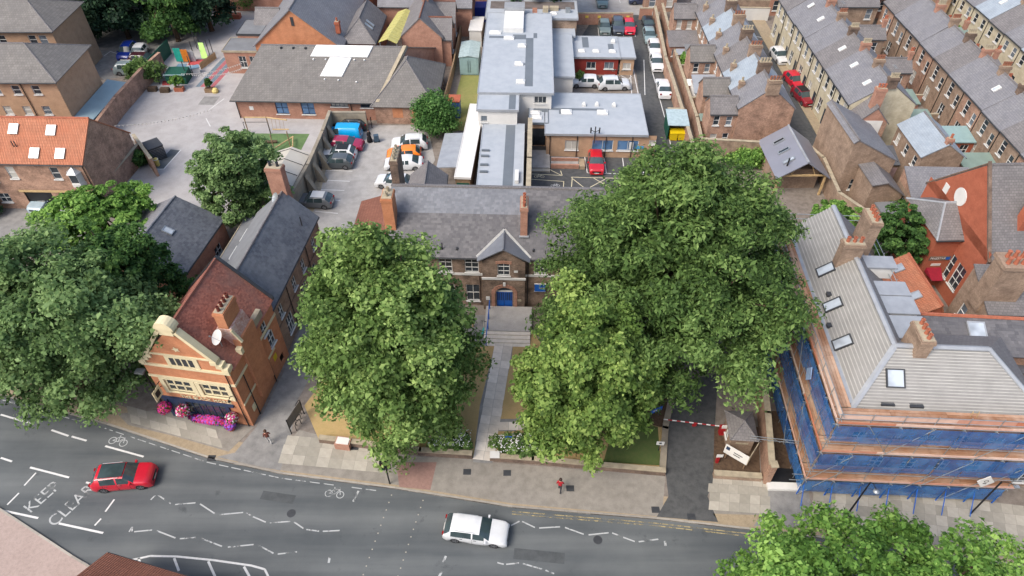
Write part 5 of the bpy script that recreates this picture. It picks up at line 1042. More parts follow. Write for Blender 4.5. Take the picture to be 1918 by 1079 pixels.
# cross houses along the top edge
tops = [(21.5,111.5,5,9,m_br_mix,m_slate),(33.5,112.5,6,7,m_br_red,m_slate2),(47.5,100.5,6,7,m_br_brown,m_slate2),(54.5,103.5,5.6,7,m_br_red,m_slate),(61,104.5,5.2,6,m_br_tan,m_slate),(74.5,103,6,8,m_br_red,m_slateblue),(41,110,5.6,7,m_br_red,m_slate)]
for i, (x, y, L_, W_, wm, rm) in enumerate(tops):
    r = house('terraced_house', ORD[i]+' cross street house from the left along the top edge', 'house', (x,y,0), 0, L_, W_, 5.6, 8.2, wm, rm, [('front',.6,3.6,.9,1.5,1,2),('front',L_-1.6,3.6,.9,1.5,1,2),('front',.6,.8,1.0,1.6,1,2),('front',L_-1.6,.8,1.0,1.6,1,2)], 'cross street houses'); chimney(r, .4, W_/2, .6, 1.2, 7.2, 9.6, 3, m_br_dark, 'y')
garden_wall('street_wall', 'pale rendered wall with bollards closing the far end of the street', [(31.5,108.6),(40.6,108.2)], 2.0, .3, m_wpaint, m_stonew)
garden_wall('garden_wall', 'dark wall with shrubs beyond the far end of the street', [(31.5,110.6),(41,110.2)], 2.4, .3, m_br_brown, m_stonew)
# ------------------------------------------------------------------ houses at the near end of the street
ea = thing('house', 'tall brown brick end house with grey slate roof sloping away', 'house', (41.2, 62.4, 0), R(92))
walls(ea, 8.0, 5.2, 0, 5.0, m_br_brown, [('left',1.2,1.2,.9,1.4,1,2)]); MB().poly([(0,4.9,5.0),(0,0,5.0),(0,4.9,7.6)]).poly([(8,0,5),(8,4.9,5),(8,4.9,7.6)]).poly([(8,5.2,5),(0,5.2,5),(0,5.2,7.3),(8,5.2,7.3)]).poly([(0,5.2,5),(0,4.9,5),(0,4.9,7.6),(0,5.2,7.3)]).poly([(8,4.9,5),(8,5.2,5),(8,5.2,7.3),(8,4.9,7.6)]).build('upper_wall', m_br_brown, ea)
gable_roof(ea, 8.0, 5.2, 5.0, 7.6, m_slate, over=.2, ry=4.9, ez2=7.35, ridgem=m_slate2)
ea2 = thing('house_extension', 'low brick extension with slate roof south of the brown end house', 'house', (37.6, 58.6, 0), R(2)); walls(ea2, 3.6, 3.6, 0, 3.2, m_br_brown, [('right',1,1,.9,1.2,1,2)]); MB().slab([(-.2,-.2,4.6),(1.4,-.2,4.9),(1.4,3.8,4.9),(-.2,3.8,4.6)],.12).slab([(1.4,-.2,4.9),(3.8,-.2,3.2),(3.8,3.8,3.2),(1.4,3.8,4.9)],.12).build('roof', m_slate2, ea2); MB().poly([(0,0,3.2),(3.6,0,3.2),(1.4,0,4.8),(0,0,4.5)]).poly([(0,3.6,3.2),(0,0,3.2),(0,0,4.5),(0,3.6,4.5)]).build('gable_wall', m_br_brown, ea2)
fa = thing('flat_roof_store', 'grey flat roofed store behind the scaffolded building', 'shed', (38.6, 55.8, 0), R(4)); walls(fa, 4.0, 2.4, 0, 2.4, m_br_brown); B(-.1,4.1,-.1,2.5,2.4,2.55).build('roof', m_felt, fa)
wp = thing('white_gable_house', 'brick house with a white painted gable patch between the slate roofs', 'house', (43.0, 69.6, 0), R(88)); walls(wp, 3.2, 3.4, 0, 5.2, m_br_mix); gable_roof(wp, 3.2, 3.4, 5.2, 7.0, m_slate2, over=.15, wallm=m_br_red); B(-.05,-.01,.6,2.9,1.6,5.4).build('painted_patch', m_wpaint, wp); chimney(wp, 1.0, 1.7, .7, 1.1, 6.4, 9.0, 3, m_br_red, 'y')
gp = thing('garden_building', 'timber framed garden building with grey standing seam roof', 'building', (34.7, 62.8, 0), R(91))
gable_roof(gp, 6.8, 5.4, 2.7, 4.6, plain('zinc_roof', S(150,152,162), .45, .3, .06, .6), over=.3, ovg=.35, ridgem=m_lead, cap=True)
for x in (0.1,6.7):
    for y in (.1,5.3): B(x-.1,x+.1,y-.1,y+.1,0,2.8).build('post', m_woodl, gp)
    MB().obox((x-.08,0,2.6),(.16,0,0),(0,5.4,0),(0,0,.18)).build('tie_beam', m_woodl, gp)
    MB().tube((x,.1,2.7),(x,2.7,4.5),.08,4).tube((x,5.3,2.7),(x,2.7,4.5),.08,4).tube((x,1.3,2.7),(x,2.0,4.0),.06,4).tube((x,4.1,2.7),(x,3.4,4.0),.06,4).build('truss', m_woodl, gp)
B(1.4,6.6,.2,5.2,0,2.6).build('room', m_br_brown, gp)
for i in range(3): skylight(gp, (1.4+1.9*i, 4.1, 2.7+1.3*.704+.16), (-1,0,0), (0,-2.7,1.9), .5, 1.3, m_galv, (m_black,m_glass,m_glassl)[2-i])
MB().tube((.8,4.4,3.3),(.8,4.4,4.5),.09,8).build('flue', m_black, gp)
garden_wall('garden_boundary_wall', 'tall brown brick wall running beside the timber garden building', [(34.3,70),(35.6,66.5),(35.2,60),(36.9,57)], 2.5, .3, m_br_brown, m_stonew)
hb = house('cottage', 'two storey brown brick cottage with pale grey slate roof', 'house', (48.2, 62.2, 0), R(90), 6.4, 4.4, 5.6, 7.1, m_br_brown, m_slateblue, [('back',.5,3.7,.8,1.2,1,2),('back',2.7,3.7,.8,1.2,1,2),('back',4.9,3.7,.8,1.2,1,2),('back',.6,.8,.9,1.4,1,2),('back',4.6,.8,.9,1.4,1,2)]); chimney(hb, .3, 2.2, .5, .6, 6.4, 7.7, 1, m_br_red)
hc = thing('cottage', 'small pink brick cottage with blue grey lean roof and white window', 'house', (41.6, 57.2, 0), R(-2)); walls(hc, 6.6, 4.0, 0, 3.4, m_br_brown, [('left',1.3,.6,1.3,2.0,2,2),('front',.4,.8,1,1.4,2,2)]); MB().slab([(-.1,-.25,3.35),(6.6,-.25,3.35),(6.6,4.0,5.1),(-.1,4.0,5.1)],.12).build('roof', m_slate, hc); MB().poly([(0,4,3.4),(0,0,3.4),(0,4,5.0)]).poly([(6.6,4,3.4),(0,4,3.4),(0,4,5.0),(6.6,4,5.0)]).build('gable_wall', m_br_mix, hc); skylight(hc, (5.0,1.2,3.4+1.2*.41+.18), (1,0,0), (0,4.25,1.75), .7, .8, m_uw, m_glassl)
gsh = thing('garden_store', 'lean brick garden store with dark door beside the cottages', 'shed', (40.8, 65.2, 0), R(2)); walls(gsh, 3.2, 2.6, 0, 2.5, m_br_brown, [('front',.4,.2,.9,1.9,1,1,m_glass,m_uw)]); MB().slab([(-.1,-.2,2.5),(3.3,-.2,2.5),(3.3,2.7,3.2),(-.1,2.7,3.2)],.1).build('roof', m_slateD, gsh); B(2.0,2.9,-.04,0,.1,2.0).build('garage_door', plain('mauve_door', S(176,150,150), .7), gsh)
ys = thing('kayak', 'yellow kayak lying in the cottage yard', 'kayak', P(1690,306), R(65)); MB().add([(-1.3,0,.25),(0,-.32,.1),(1.3,0,.25),(0,.32,.1),(0,0,.38),(0,0,0)], [[0,1,4],[1,2,4],[2,3,4],[3,0,4],[1,0,5],[2,1,5],[3,2,5],[0,3,5]]).build('hull', m_ylw, ys)
# ------------------------------------------------------------------ crimson brick hall on the right edge
rh = thing('brick_hall', 'large crimson brick gabled hall with round white window and slate roof', 'building', (41.6, 44.6, 0), R(2))
rwn = [('left',11.4-4.3,1.6,1.3,2.6,2,3),('left',11.4-2.6,1.6,1.3,2.6,2,3),('left',11.4-9.6,1.6,1.0,1.8,2,2),('left',11.4-6.6,5.2,.8,2.3,1,1,m_glassl)]
walls(rh, 16, 11.4, 0, 6.6, m_br_crim, rwn, panes=True); gable_roof(rh, 16, 11.4, 6.6, 12.8, m_slate2, over=.2, ovg=-.02, wallm=m_br_crim)
MB().add([(-.06, 6.6+.85*math.cos(t), 8.7+.85*math.sin(t)) for t in [2*math.pi*i/24 for i in range(24)]]+[(.02, 6.6+.85*math.cos(t), 8.7+.85*math.sin(t)) for t in [2*math.pi*i/24 for i in range(24)]], [list(range(24))[::-1]]+[[i,(i+1)%24,24+(i+1)%24,24+i] for i in range(24)]).build('round_window', m_wpaint, rh)
B(-.05,0,8.4,9.1,7.6,8.5).build('louvre', m_wpaint, rh); B(-.3,0,3.9,4.1,0,6.4).build('downpipe', m_black, rh)
MB().obox((-.06,-.2,6.6),(.3,0,0),(0,5.95,6.45),(0,0,.18)).obox((-.06,5.7,12.9),(.3,0,0),(0,5.9,-6.4),(0,0,.18)).build('verge_coping', m_br_dark, rh)
chimney(rh, 3.4, 2.2, 1.5, .9, 7, 13.5, 4, m_br_crim, 'x', m_br_dark)
tp = thing('porch_tower', 'crimson brick porch tower with small slate roof and lettered sign', 'building', (39.2, 48.3, 0), R(2))
walls(tp, 2.6, 5.8, 0, 6.2, m_br_crim, [('left',1.2,4.4,.6,1.0,1,2),('left',1.6,1.5,.8,1.8,2,3)]); gable_roof(tp, 2.6, 5.8, 6.2, 7.9, m_slate2, over=.3, wallm=m_br_crim, hl=1.2, ridgem=m_lead); B(-.05,0,3.6,4.3,5.2,5.9).build('alarm_box', m_wpaint, tp)
sgb = B(.2,2.2,-.05,0,3.4,3.9).build('sign_board', m_br_dark, tp); text_mesh('PINESTAR', .34, m_white, 'sign_lettering', sgb, frame4((1.0,-.06,3.65),(1,0,0),(0,0,1)), .005); B(1.75,2.15,-.06,-.052,3.5,3.8).build('emblem', m_blue, sgb)
B(.7,1.6,-.04,0,2.7,2.95).build('arrow_sign', m_white, tp)
aw2 = thing('awning', 'red fabric awning over the crimson hall entrance', 'awning', (40.0, 47.9, 0), R(2)); MB().add([(-.4,.38,2.5),(1.0,.38,2.5),(.85,-.9,1.95),(-.25,-.9,1.95),(-.4,.38,2.0),(1.0,.38,2.0)], [[0,3,2,1],[0,4,3],[1,2,5],[3,4,5,2]]).build('fabric', plain('red_fabric', S(150,22,46), .85), aw2); MB().tube((-.25,-.9,1.95),(-.25,.38,2.0),.03).tube((.85,-.9,1.95),(.85,.38,2.0),.03).build('frame', m_dark, aw2)
rh2 = thing('brick_hall_wing', 'lower crimson wing with a pale slate roof on the right edge', 'building', (43.6, 40.6, 0), R(-8)); walls(rh2, 9, 4.6, 0, 5.2, m_br_crim, [('front',1.0,3.0,1,1.5,2,2),('left',1.4,2.8,1.0,1.6,2,3)]); gable_roof(rh2, 9, 4.6, 5.2, 7.6, m_slate, over=.4, wallm=m_br_crim)
os_ = thing('stone_chimney_house', 'brown brick house carrying a broad chimney with eight red pots', 'house', (38.9, 38.6, 0), R(-3)); walls(os_, 6, 4.2, 0, 6.5, m_br_brown, [('left',1.2,3.2,.9,1.5,1,2)]); MB().slab([(-.1,-.2,6.5),(6.1,-.2,6.5),(6.1,4.3,8.0),(-.1,4.3,8.0)],.12).build('roof', m_slate2, os_)
MB().poly([(0,4.2,6.5),(0,0,6.5),(0,4.2,7.9)]).build('gable_wall', m_br_brown, os_)
mbc = MB().box(-.2,2.4,1.0,2.6,5.5,10.4).box(-.35,2.55,.85,2.75,10.4,10.75).build('chimney', m_br_brown, os_); me_ = MB().lathe((0,0,0), [(.17,0),(.13,.5),(.17,.52),(.17,.62),(.1,.62)], 10).mesh('chimney_pot'); me_.materials.append(m_terra)
for i in range(8): link('chimney_pot', me_, mbc, (.05+.29*i, 1.4+.8*(i % 2), 10.75))
# ------------------------------------------------------------------ annexes behind the scaffolded building
oa = thing('tiled_annex', 'small annex with bright orange pantile roof and two skylights', 'building', (37.7, 40.9, 0), R(92)); walls(oa, 6.6, 3.5, 0, 3.3, m_br_crim, [('front',1,1,1,1.2,2,2)]); gable_roof(oa, 6.6, 3.5, 3.3, 4.9, m_pantile, over=.2, ry=.9, wallm=m_br_crim, ridgem=m_terra)
for x in (1.9,5.4): skylight(oa, (x,2.1,4.16+.14), (-1,0,0), (0,-2.6,1.6), .8, .9, m_lead, m_glassl)
rg = thing('slate_range', 'low slate roofed range with orange ridge tiles and one big rooflight', 'building', (30.6, 33.4, 0), R(-4)); walls(rg, 14, 2.9, 0, 8.0, m_br_mix); MB().slab([(-.1,-.2,8.0),(14,-.2,8.0),(14,2.7,9.1),(-.1,2.7,9.1)],.12).build('roof', m_slate2, rg); slates(rg, (-.1,-.2,8.01),(14,-.2,8.01),(14,2.7,9.11),(-.1,2.7,9.11), m_slateT, .24, .32); ridge_cap(rg, (-.1,2.7,9.2),(9.2,2.7,9.2), m_terra, .14); skylight(rg, (4.3,1.5,8.75), (1,0,0), (0,2.9,1.1), 1.3, 1.6, m_lead, m_glassl)
# ------------------------------------------------------------------ scaffolded Georgian building
AS = R(-3)
gb_ = thing('scaffolded_building', 'three storey brick corner building with stripped battened roof under repair', 'building', (23.3, 27.7, 0), AS)
GL, GW, GD, GE, GR = 12.2, 6.4, 18.5, 9.0, 11.7
gwn = [('front',1.0+2.4*i,z,1.0,h_,2,3) for i in range(5) for z, h_ in ((1.0,1.7),(4.2,1.7),(7.0,1.2))]+[('left',1.4+2.7*i,z,1.0,1.5,2,3) for i in range(6) for z in (1.0,4.2,7.0)]
walls(gb_, GL, GW, 0, GE, m_br_mix, [w_ for w_ in gwn if w_[0] == 'front'], skip=('left',))
gl = MB(); wall_panel(gl, (0,GD,0), (0,-1,0), GD, GE, [(w_[1],w_[2],w_[3],w_[4]) for w_ in gwn if w_[0] == 'left']); wall_panel(gl, (5.4,GW,0), (0,1,0), GD-GW, GE, []); wall_panel(gl, (5.4,GD,0), (-1,0,0), 5.4, GE, []); gl.poly([(5.4,GD,GE),(0,GD,GE),(2.7,GD,GR)]); gl.build('wall', m_br_mix, gb_)
for w_ in gwn:
    if w_[0] == 'left': window(gb_, (0,GD-w_[1],w_[2]), (0,-1,0), w_[3], w_[4], 2, 3)
m_under = plain('grey_roof_underlay', S(152,151,148), .85, 0, .12, .8)
ov = .45; hr_ = 3.2
A0, A1, A2, A3 = Vector((-ov,-ov,GE)), Vector((GL+ov,-ov,GE)), Vector((GL-hr_,hr_,GR)), Vector((2.7,hr_,GR))
L0, L1 = Vector((-ov,GD,GE)), Vector((2.7,GD,GR)); E0, E1 = Vector((5.4+ov,GD,GE)), Vector((5.4+ov,GW,GE))
grf = MB().slab([A0,A1,A2,A3],.1).slab([L0,A0,A3,L1],.1).build('roof', m_under, gb_)
MB().slab([A1,Vector((GL+ov,GW+ov,GE)),A2],.1).slab([Vector((GL+ov,GW+ov,GE)),Vector((5.4,GW+ov,GE)),Vector((2.7,hr_,GR)),A2],.1).slab([Vector((5.4+ov,hr_,GE)),E0,L1,A3],.1).build('slate_slopes', m_slate2, grf)
def battens(bl, br, tr, tl, n_, mat):
    nn = (br-bl).cross(tl-bl).normalized()
    for j in range(n_):
        t = (j+.5)/n_; a, b = bl.lerp(tl,t), br.lerp(tr,t); d = (b-a); up_ = ((tl+tr)/2-(bl+br)/2).normalized()
        MB().obox(a, d, up_*.075, nn*.05).build('batten', mat, grf)
m_bat = plain('pale_batten', S(180,179,173), .8, 0, .15, 1)
battens(A0,A1,A2,A3,21,m_bat); battens(L0,A0,A3,L1,16,m_bat)
for a, b in ((A0,A3),(A1,A2),(A3,A2),(A3,L1)):
    d = (b-a).normalized(); s = d.cross(Z).normalized()*.2; MB().add([a-s+Z*.06,a+s+Z*.06,b+s+Z*.06,b-s+Z*.06,a-s-Z*.05,a+s-Z*.05,b+s-Z*.05,b-s-Z*.05,a+Z*.16,b+Z*.16], [[0,8,9,3],[8,1,2,9],[0,4,5,1,8],[3,9,2,6,7],[1,5,6,2],[4,0,3,7]]).build('lead_hip', m_lead, grf)
MB().box(-ov-.4,-ov,-ov-.4,GD,GE-.2,GE-.02).box(-ov,GL+ov,-ov-.4,-ov,GE-.2,GE-.02).build('parapet_gutter', m_stonew, gb_)
MB().box(-ov+.02,-ov+.3,.0,GD,GE+.02,GE+.3).build('lead_gutter', m_lead, gb_)
ul = Vector((3.15,0,GR-GE)).normalized()
for y, t in ((12.2,.42),(8.6,.32),(5.0,.25)): skylight(gb_, L0.lerp(L1,t)*0+Vector((-ov+3.15*t, y, GE+(GR-GE)*t+.06)), (0,-1,0), (3.15,0,GR-GE), .95, 1.4, m_dark, m_glassl)
skylight(gb_, Vector((2.6, -ov+(hr_+ov)*.5, GE+(GR-GE)*.5+.06)), (1,0,0), (0,hr_+ov,GR-GE), 1.25, 1.3, m_dark, m_glassl)
for i in range(2): B(2.55+.35*i,2.6+.35*i,0,.01,0,.01) and None
for y, t in ((9.7,.3),(6.9,.12)): B(-ov+3.15*t-.12,-ov+3.15*t+.2,y-.2,y+.2,GE+(GR-GE)*t,GE+(GR-GE)*t+.25).build('roof_vent', m_dark, gb_)
chimney(gb_, 4.3, 3.5, .9, 1.9, 10, 12.9, 4, m_br_brown, 'y'); chimney(gb_, 2.2, 12.4, 1.6, .8, 10.2, 13.0, 3, m_br_brown, 'x'); chimney(gb_, 4.4, 15.2, .9, 1.9, 9.6, 13.4, 4, m_br_brown, 'y')
for i, (y, w_) in enumerate(((12.3,1.2),(9.3,1.3),(7.4,1.6),(5.0,2.0))):
    dm = B(4.2,6.2,y,y+w_,9.4,10.5).build('dormer', m_wpaint, gb_); B(3.6,6.35,y-.1,y+w_+.1,10.5,10.62).build('dormer_roof', m_lead, dm)
for x, y in ((1.6,-.15),(3.5,-.2)): B(x,x+.9,y,y+.35,GE+.22,GE+.4).build('tool_roll', m_dark, gb_)
# scaffold
sf_ = thing('scaffold', 'tube scaffold with blue netting and timber decks wrapped round the corner building', 'scaffold', (23.3, 27.7, 0), AS)
SO, SI = -1.75, -.45            # outer and inner lines, measured from the wall
decks = (2.2, 5.9, 9.3)
m_net = N('blue_debris_net', .8, 0, .2); _a = m_net.n('ShaderNodeBsdfTransparent'); _b = m_net.n('ShaderNodeMixShader'); _b.inputs[0].default_value = .38; m_net.l(m_net.b.outputs[0], _b.inputs[1]); m_net.l(_a.outputs[0], _b.inputs[2]); m_net.l(_b.outputs[0], m_net.t.nodes['Material Output'].inputs[0]); m_net = m_net.out(m_net.ramp(m_net.noise(.9,5), S(26,84,150,.9), S(66,126,184,.9)))
m_deck = tinted('scaffold_board', S(154,112,84,.85), S(190,150,122,.85), .9, .2, S(206,184,164,.85)); m_toe = tinted('orange_toe_board', S(196,124,94,.85), S(232,208,192,.85), .8, .25)
xs_ = [SO+2.05*i for i in range(8)]; ys_ = [SO+2.1*i for i in range(10)]
ZT = 10.5
def pole(p, q, r=.028, name='scaffold_tube', m=None): return MB().tube(p, q, r, 6).build(name, m or m_galv, sf_)
for x in xs_:
    for y in (SO, SI): pole((x,y,.1),(x,y,ZT if y == SO else 9.4), name='standard')
    MB().tube((x,SO,0),(x,SO,1.1),.05,8).build('foot_sleeve', m_blue, sf_)
for y in ys_[1:]:
    for x in (SO, SI): pole((x,y,.1),(x,y,ZT if x == SO else 9.4), name='standard')
Xe, Ye = xs_[-1]+.6, ys_[-1]+.4
for z in (2.1,3.2,3.7,4.2,5.8,6.9,7.4,9.2,9.8,10.3):
    pole((SO-.25,SO+.04,z),(Xe,SO+.04,z), name='ledger'); pole((SO+.04,SO-.25,z+.05),(SO+.04,Ye,z+.05), name='ledger')
for zi in range(len(decks)):
    for x in xs_: pole((x+.06,SO-.2,decks[zi]-.06),(x+.06,SI+.1,decks[zi]-.06), name='transom')
    for y in ys_[1:]: pole((SO-.2,y+.06,decks[zi]-.06),(SI+.1,y+.06,decks[zi]-.06), name='transom')
for k_, z in enumerate(decks):
    for j in range(5):
        y = SO+.06+j*.25; x = SO+.06
        seg = 4
        for s in range(seg):
            a = SO+(Xe-SO)*s/seg; MB().box(a+.01,SO+(Xe-SO)*(s+1)/seg-.01,y,y+.225,z,z+.04,random.random()).build('deck_board', m_deck, sf_)
            b0 = SI+.06; a = b0+(Ye-b0)*s/seg; MB().box(x+j*.25,x+j*.25+.225,a+.01,b0+(Ye-b0)*(s+1)/seg-.01,z,z+.04,random.random()).build('deck_board', m_deck, sf_)
    for s in range(4):
        a, b = SO+(Xe-SO)*s/4, SO+(Xe-SO)*(s+1)/4-.02; MB().box(a,b,SO-.04,SO-.005,z+.045,z+.27,random.random()).build('toe_board', m_toe, sf_)
        a, b = SO+(Ye-SO)*s/4, SO+(Ye-SO)*(s+1)/4-.02; MB().box(SO-.04,SO-.005,a+.05,b,z+.045,z+.27,random.random()).build('toe_board', m_toe, sf_)
        if z > 9:
            a, b = SO+(Xe-SO)*s/4, SO+(Xe-SO)*(s+1)/4-.02; MB().box(a,b,SO+.045,SO+.08,z+.5,z+.95,random.random()).build('brick_guard', m_toe, sf_)
            a, b = SO+(Ye-SO)*s/4, SO+(Ye-SO)*(s+1)/4-.02; MB().box(SO+.045,SO+.08,a+.1,b,z+.5,z+.95,random.random()).build('brick_guard', m_toe, sf_)
def netp(p, d, w_, z0, z1):
    mb = MB(); nx, nz = 10, 4; rnd = random.Random(int(p[0]*100+p[1]*10+z0)); n = Vector((d[1],-d[0],0)); vv = []
    for j in range(nz+1):
        for i in range(nx+1): q_ = Vector(p)+Vector(d)*(w_*i/nx)+Z*(z0+(z1-z0)*j/nz)+n*(rnd.uniform(-.05,.12) if 0 < j < nz else 0); vv.append(q_)
    mb.add(vv, [[j*(nx+1)+i,j*(nx+1)+i+1,(j+1)*(nx+1)+i+1,(j+1)*(nx+1)+i] for j in range(nz) for i in range(nx)]); return mb.build('net_panel', m_net, sf_, smooth=True)
for (z0, z1) in ((.45,2.1),(3.55,5.75),(7.2,9.15)):
    for i in range(7): netp((SO+2.05*i,SO-.07,0), (1,0,0), 2.05, z0+(.0 if i % 3 else .15), z1)
    for i in range(9): netp((SO-.07,SO+2.1*(i+1),0), (0,-1,0), 2.1, z0+(.0 if i % 2 else .2), z1)
for x, z in ((0,2.2),(2,5.9),(4,2.2),(5,5.9),(1,9.3),(6,2.2),(3,0.2),(0,0.2),(5,.2)):
    x0 = xs_[x]; z1 = z+3.4 if z < 9 else z-3.2; pole((x0,SO-.1,z),(x0+2.05*1.1,SO-.1,z1), name='brace')
for y, z in ((1,2.2),(3,5.9),(5,2.2),(7,5.9),(2,.2)):
    pole((SO-.1,ys_[y],z),(SO-.1,ys_[y]+2.2,z+3.4), name='brace')
for x in xs_[:-1]: pole((x,SO-1.2,.02),(x+.1,SO-.03,1.6), .035, 'raking_foot', m_blue)
for (lx, lz) in ((2.6,2.25),(7.2,5.95)):
    for s in (0,.4): pole((lx+s,SO+.55,lz),(lx+s,SI-.25,lz+3.9), .025, 'ladder_stile', m_woodl)
    for q_ in range(11): t_ = (q_+.5)/11; pole((lx,SO+.55+(SI-.25-SO-.55)*t_,lz+3.9*t_),(lx+.4,SO+.55+(SI-.25-SO-.55)*t_,lz+3.9*t_), .015, 'ladder_rung', m_woodl)
for z in decks:
    for x in xs_: MB().box(x-.06,x+.06,SO-.09,SO+.03,z-.14,z-.02).build('coupler', m_galv, sf_)
for z in (9.9,10.4): pole((5.9,GW,z),(5.9,GD+.5,z), name='guard_rail'); pole((SO,GD+.4,z),(6.0,GD+.4,z), name='guard_rail')
for y in (8,11,14,17): pole((5.9,y,8.6),(5.9,y,10.6), name='standard')
for z in (2.8,3.1): pole((SO,SO+2.6,z),(SO-3.6,SO+2.9,z), name='gantry_tube')
for i in range(5): pole((SO-.7*i,SO+2.62,2.8),(SO-.7*i-.5,SO+2.7,3.1), .02, 'gantry_lacing')
for z in (1.5,2.3): pole((SO,SO+.3,z),(SO-.9,SO+.3,z), name='gantry_tube')
sgn = thing('diamond_sign', 'white diamond contractor board hung on the scaffold face', 'sign', sf_.location+Vector((10.2,-2.7,3.6)), AS); MB().add([(0,0,-.75),(.6,0,0),(0,0,.75),(-.6,0,0),(0,.05,-.75),(.6,.05,0),(0,.05,.75),(-.6,.05,0)], [[0,1,2,3],[7,6,5,4],[0,4,5,1],[1,5,6,2],[2,6,7,3],[3,7,4,0]]).build('board', m_wpaint, sgn); ring_ = MB()
for i in range(12): a, b = 2*math.pi*i/12, 2*math.pi*(i+1)/12; ring_.poly([(.1*math.cos(a),-.01,.1+.1*math.sin(a)),(.16*math.cos(a),-.01,.1+.16*math.sin(a)),(.16*math.cos(b),-.01,.1+.16*math.sin(b)),(.1*math.cos(b),-.01,.1+.1*math.sin(b))])
ring_.build('logo', m_dark, sgn); B(-.12,.12,-.012,-.002,-.25,-.15).build('logo', m_dark, sgn)
sg3 = thing('diamond_sign', 'pale diamond contractor board on the drive side of the scaffold', 'sign', sf_.location+Vector((-2.0,3.2,8.4)), AS+R(90)); MB().add([(0,0,-.75),(.5,0,0),(0,0,.75),(-.5,0,0),(0,-.05,-.75),(.5,-.05,0),(0,-.05,.75),(-.5,-.05,0)], [[3,2,1,0],[4,5,6,7],[1,5,4,0],[2,6,5,1],[3,7,6,2],[0,4,7,3]]).build('board', plain('pale_blue_board', S(150,176,214), .6), sg3)
nb = thing('neighbour_building', 'brown fronted shop building beyond the scaffold at the right edge', 'building', (36.2, 26.8, 0), AS); walls(nb, 14, 7, 0, 6.2, m_br_brown, [('front',1+2.6*i,3.6,1.1,1.6,2,2) for i in range(4)]+[('front',1+2.6*i,.6,1.8,1.9,2,1) for i in range(4)]); gable_roof(nb, 14, 7, 6.2, 9, m_slate2, over=.3, wallm=m_br_brown)
# bottom left roof
bl = thing('house', 'ribbed red pantile roof at the bottom left corner', 'house', (-13.9, 16.4, 0), R(165))
walls(bl, 13.5, 9, 0, 3.0, m_br_red); gable_roof(bl, 13.5, 9, 3.0, 5.6, m_pantile2, over=.3, wallm=m_br_red, ridgem=m_terra)
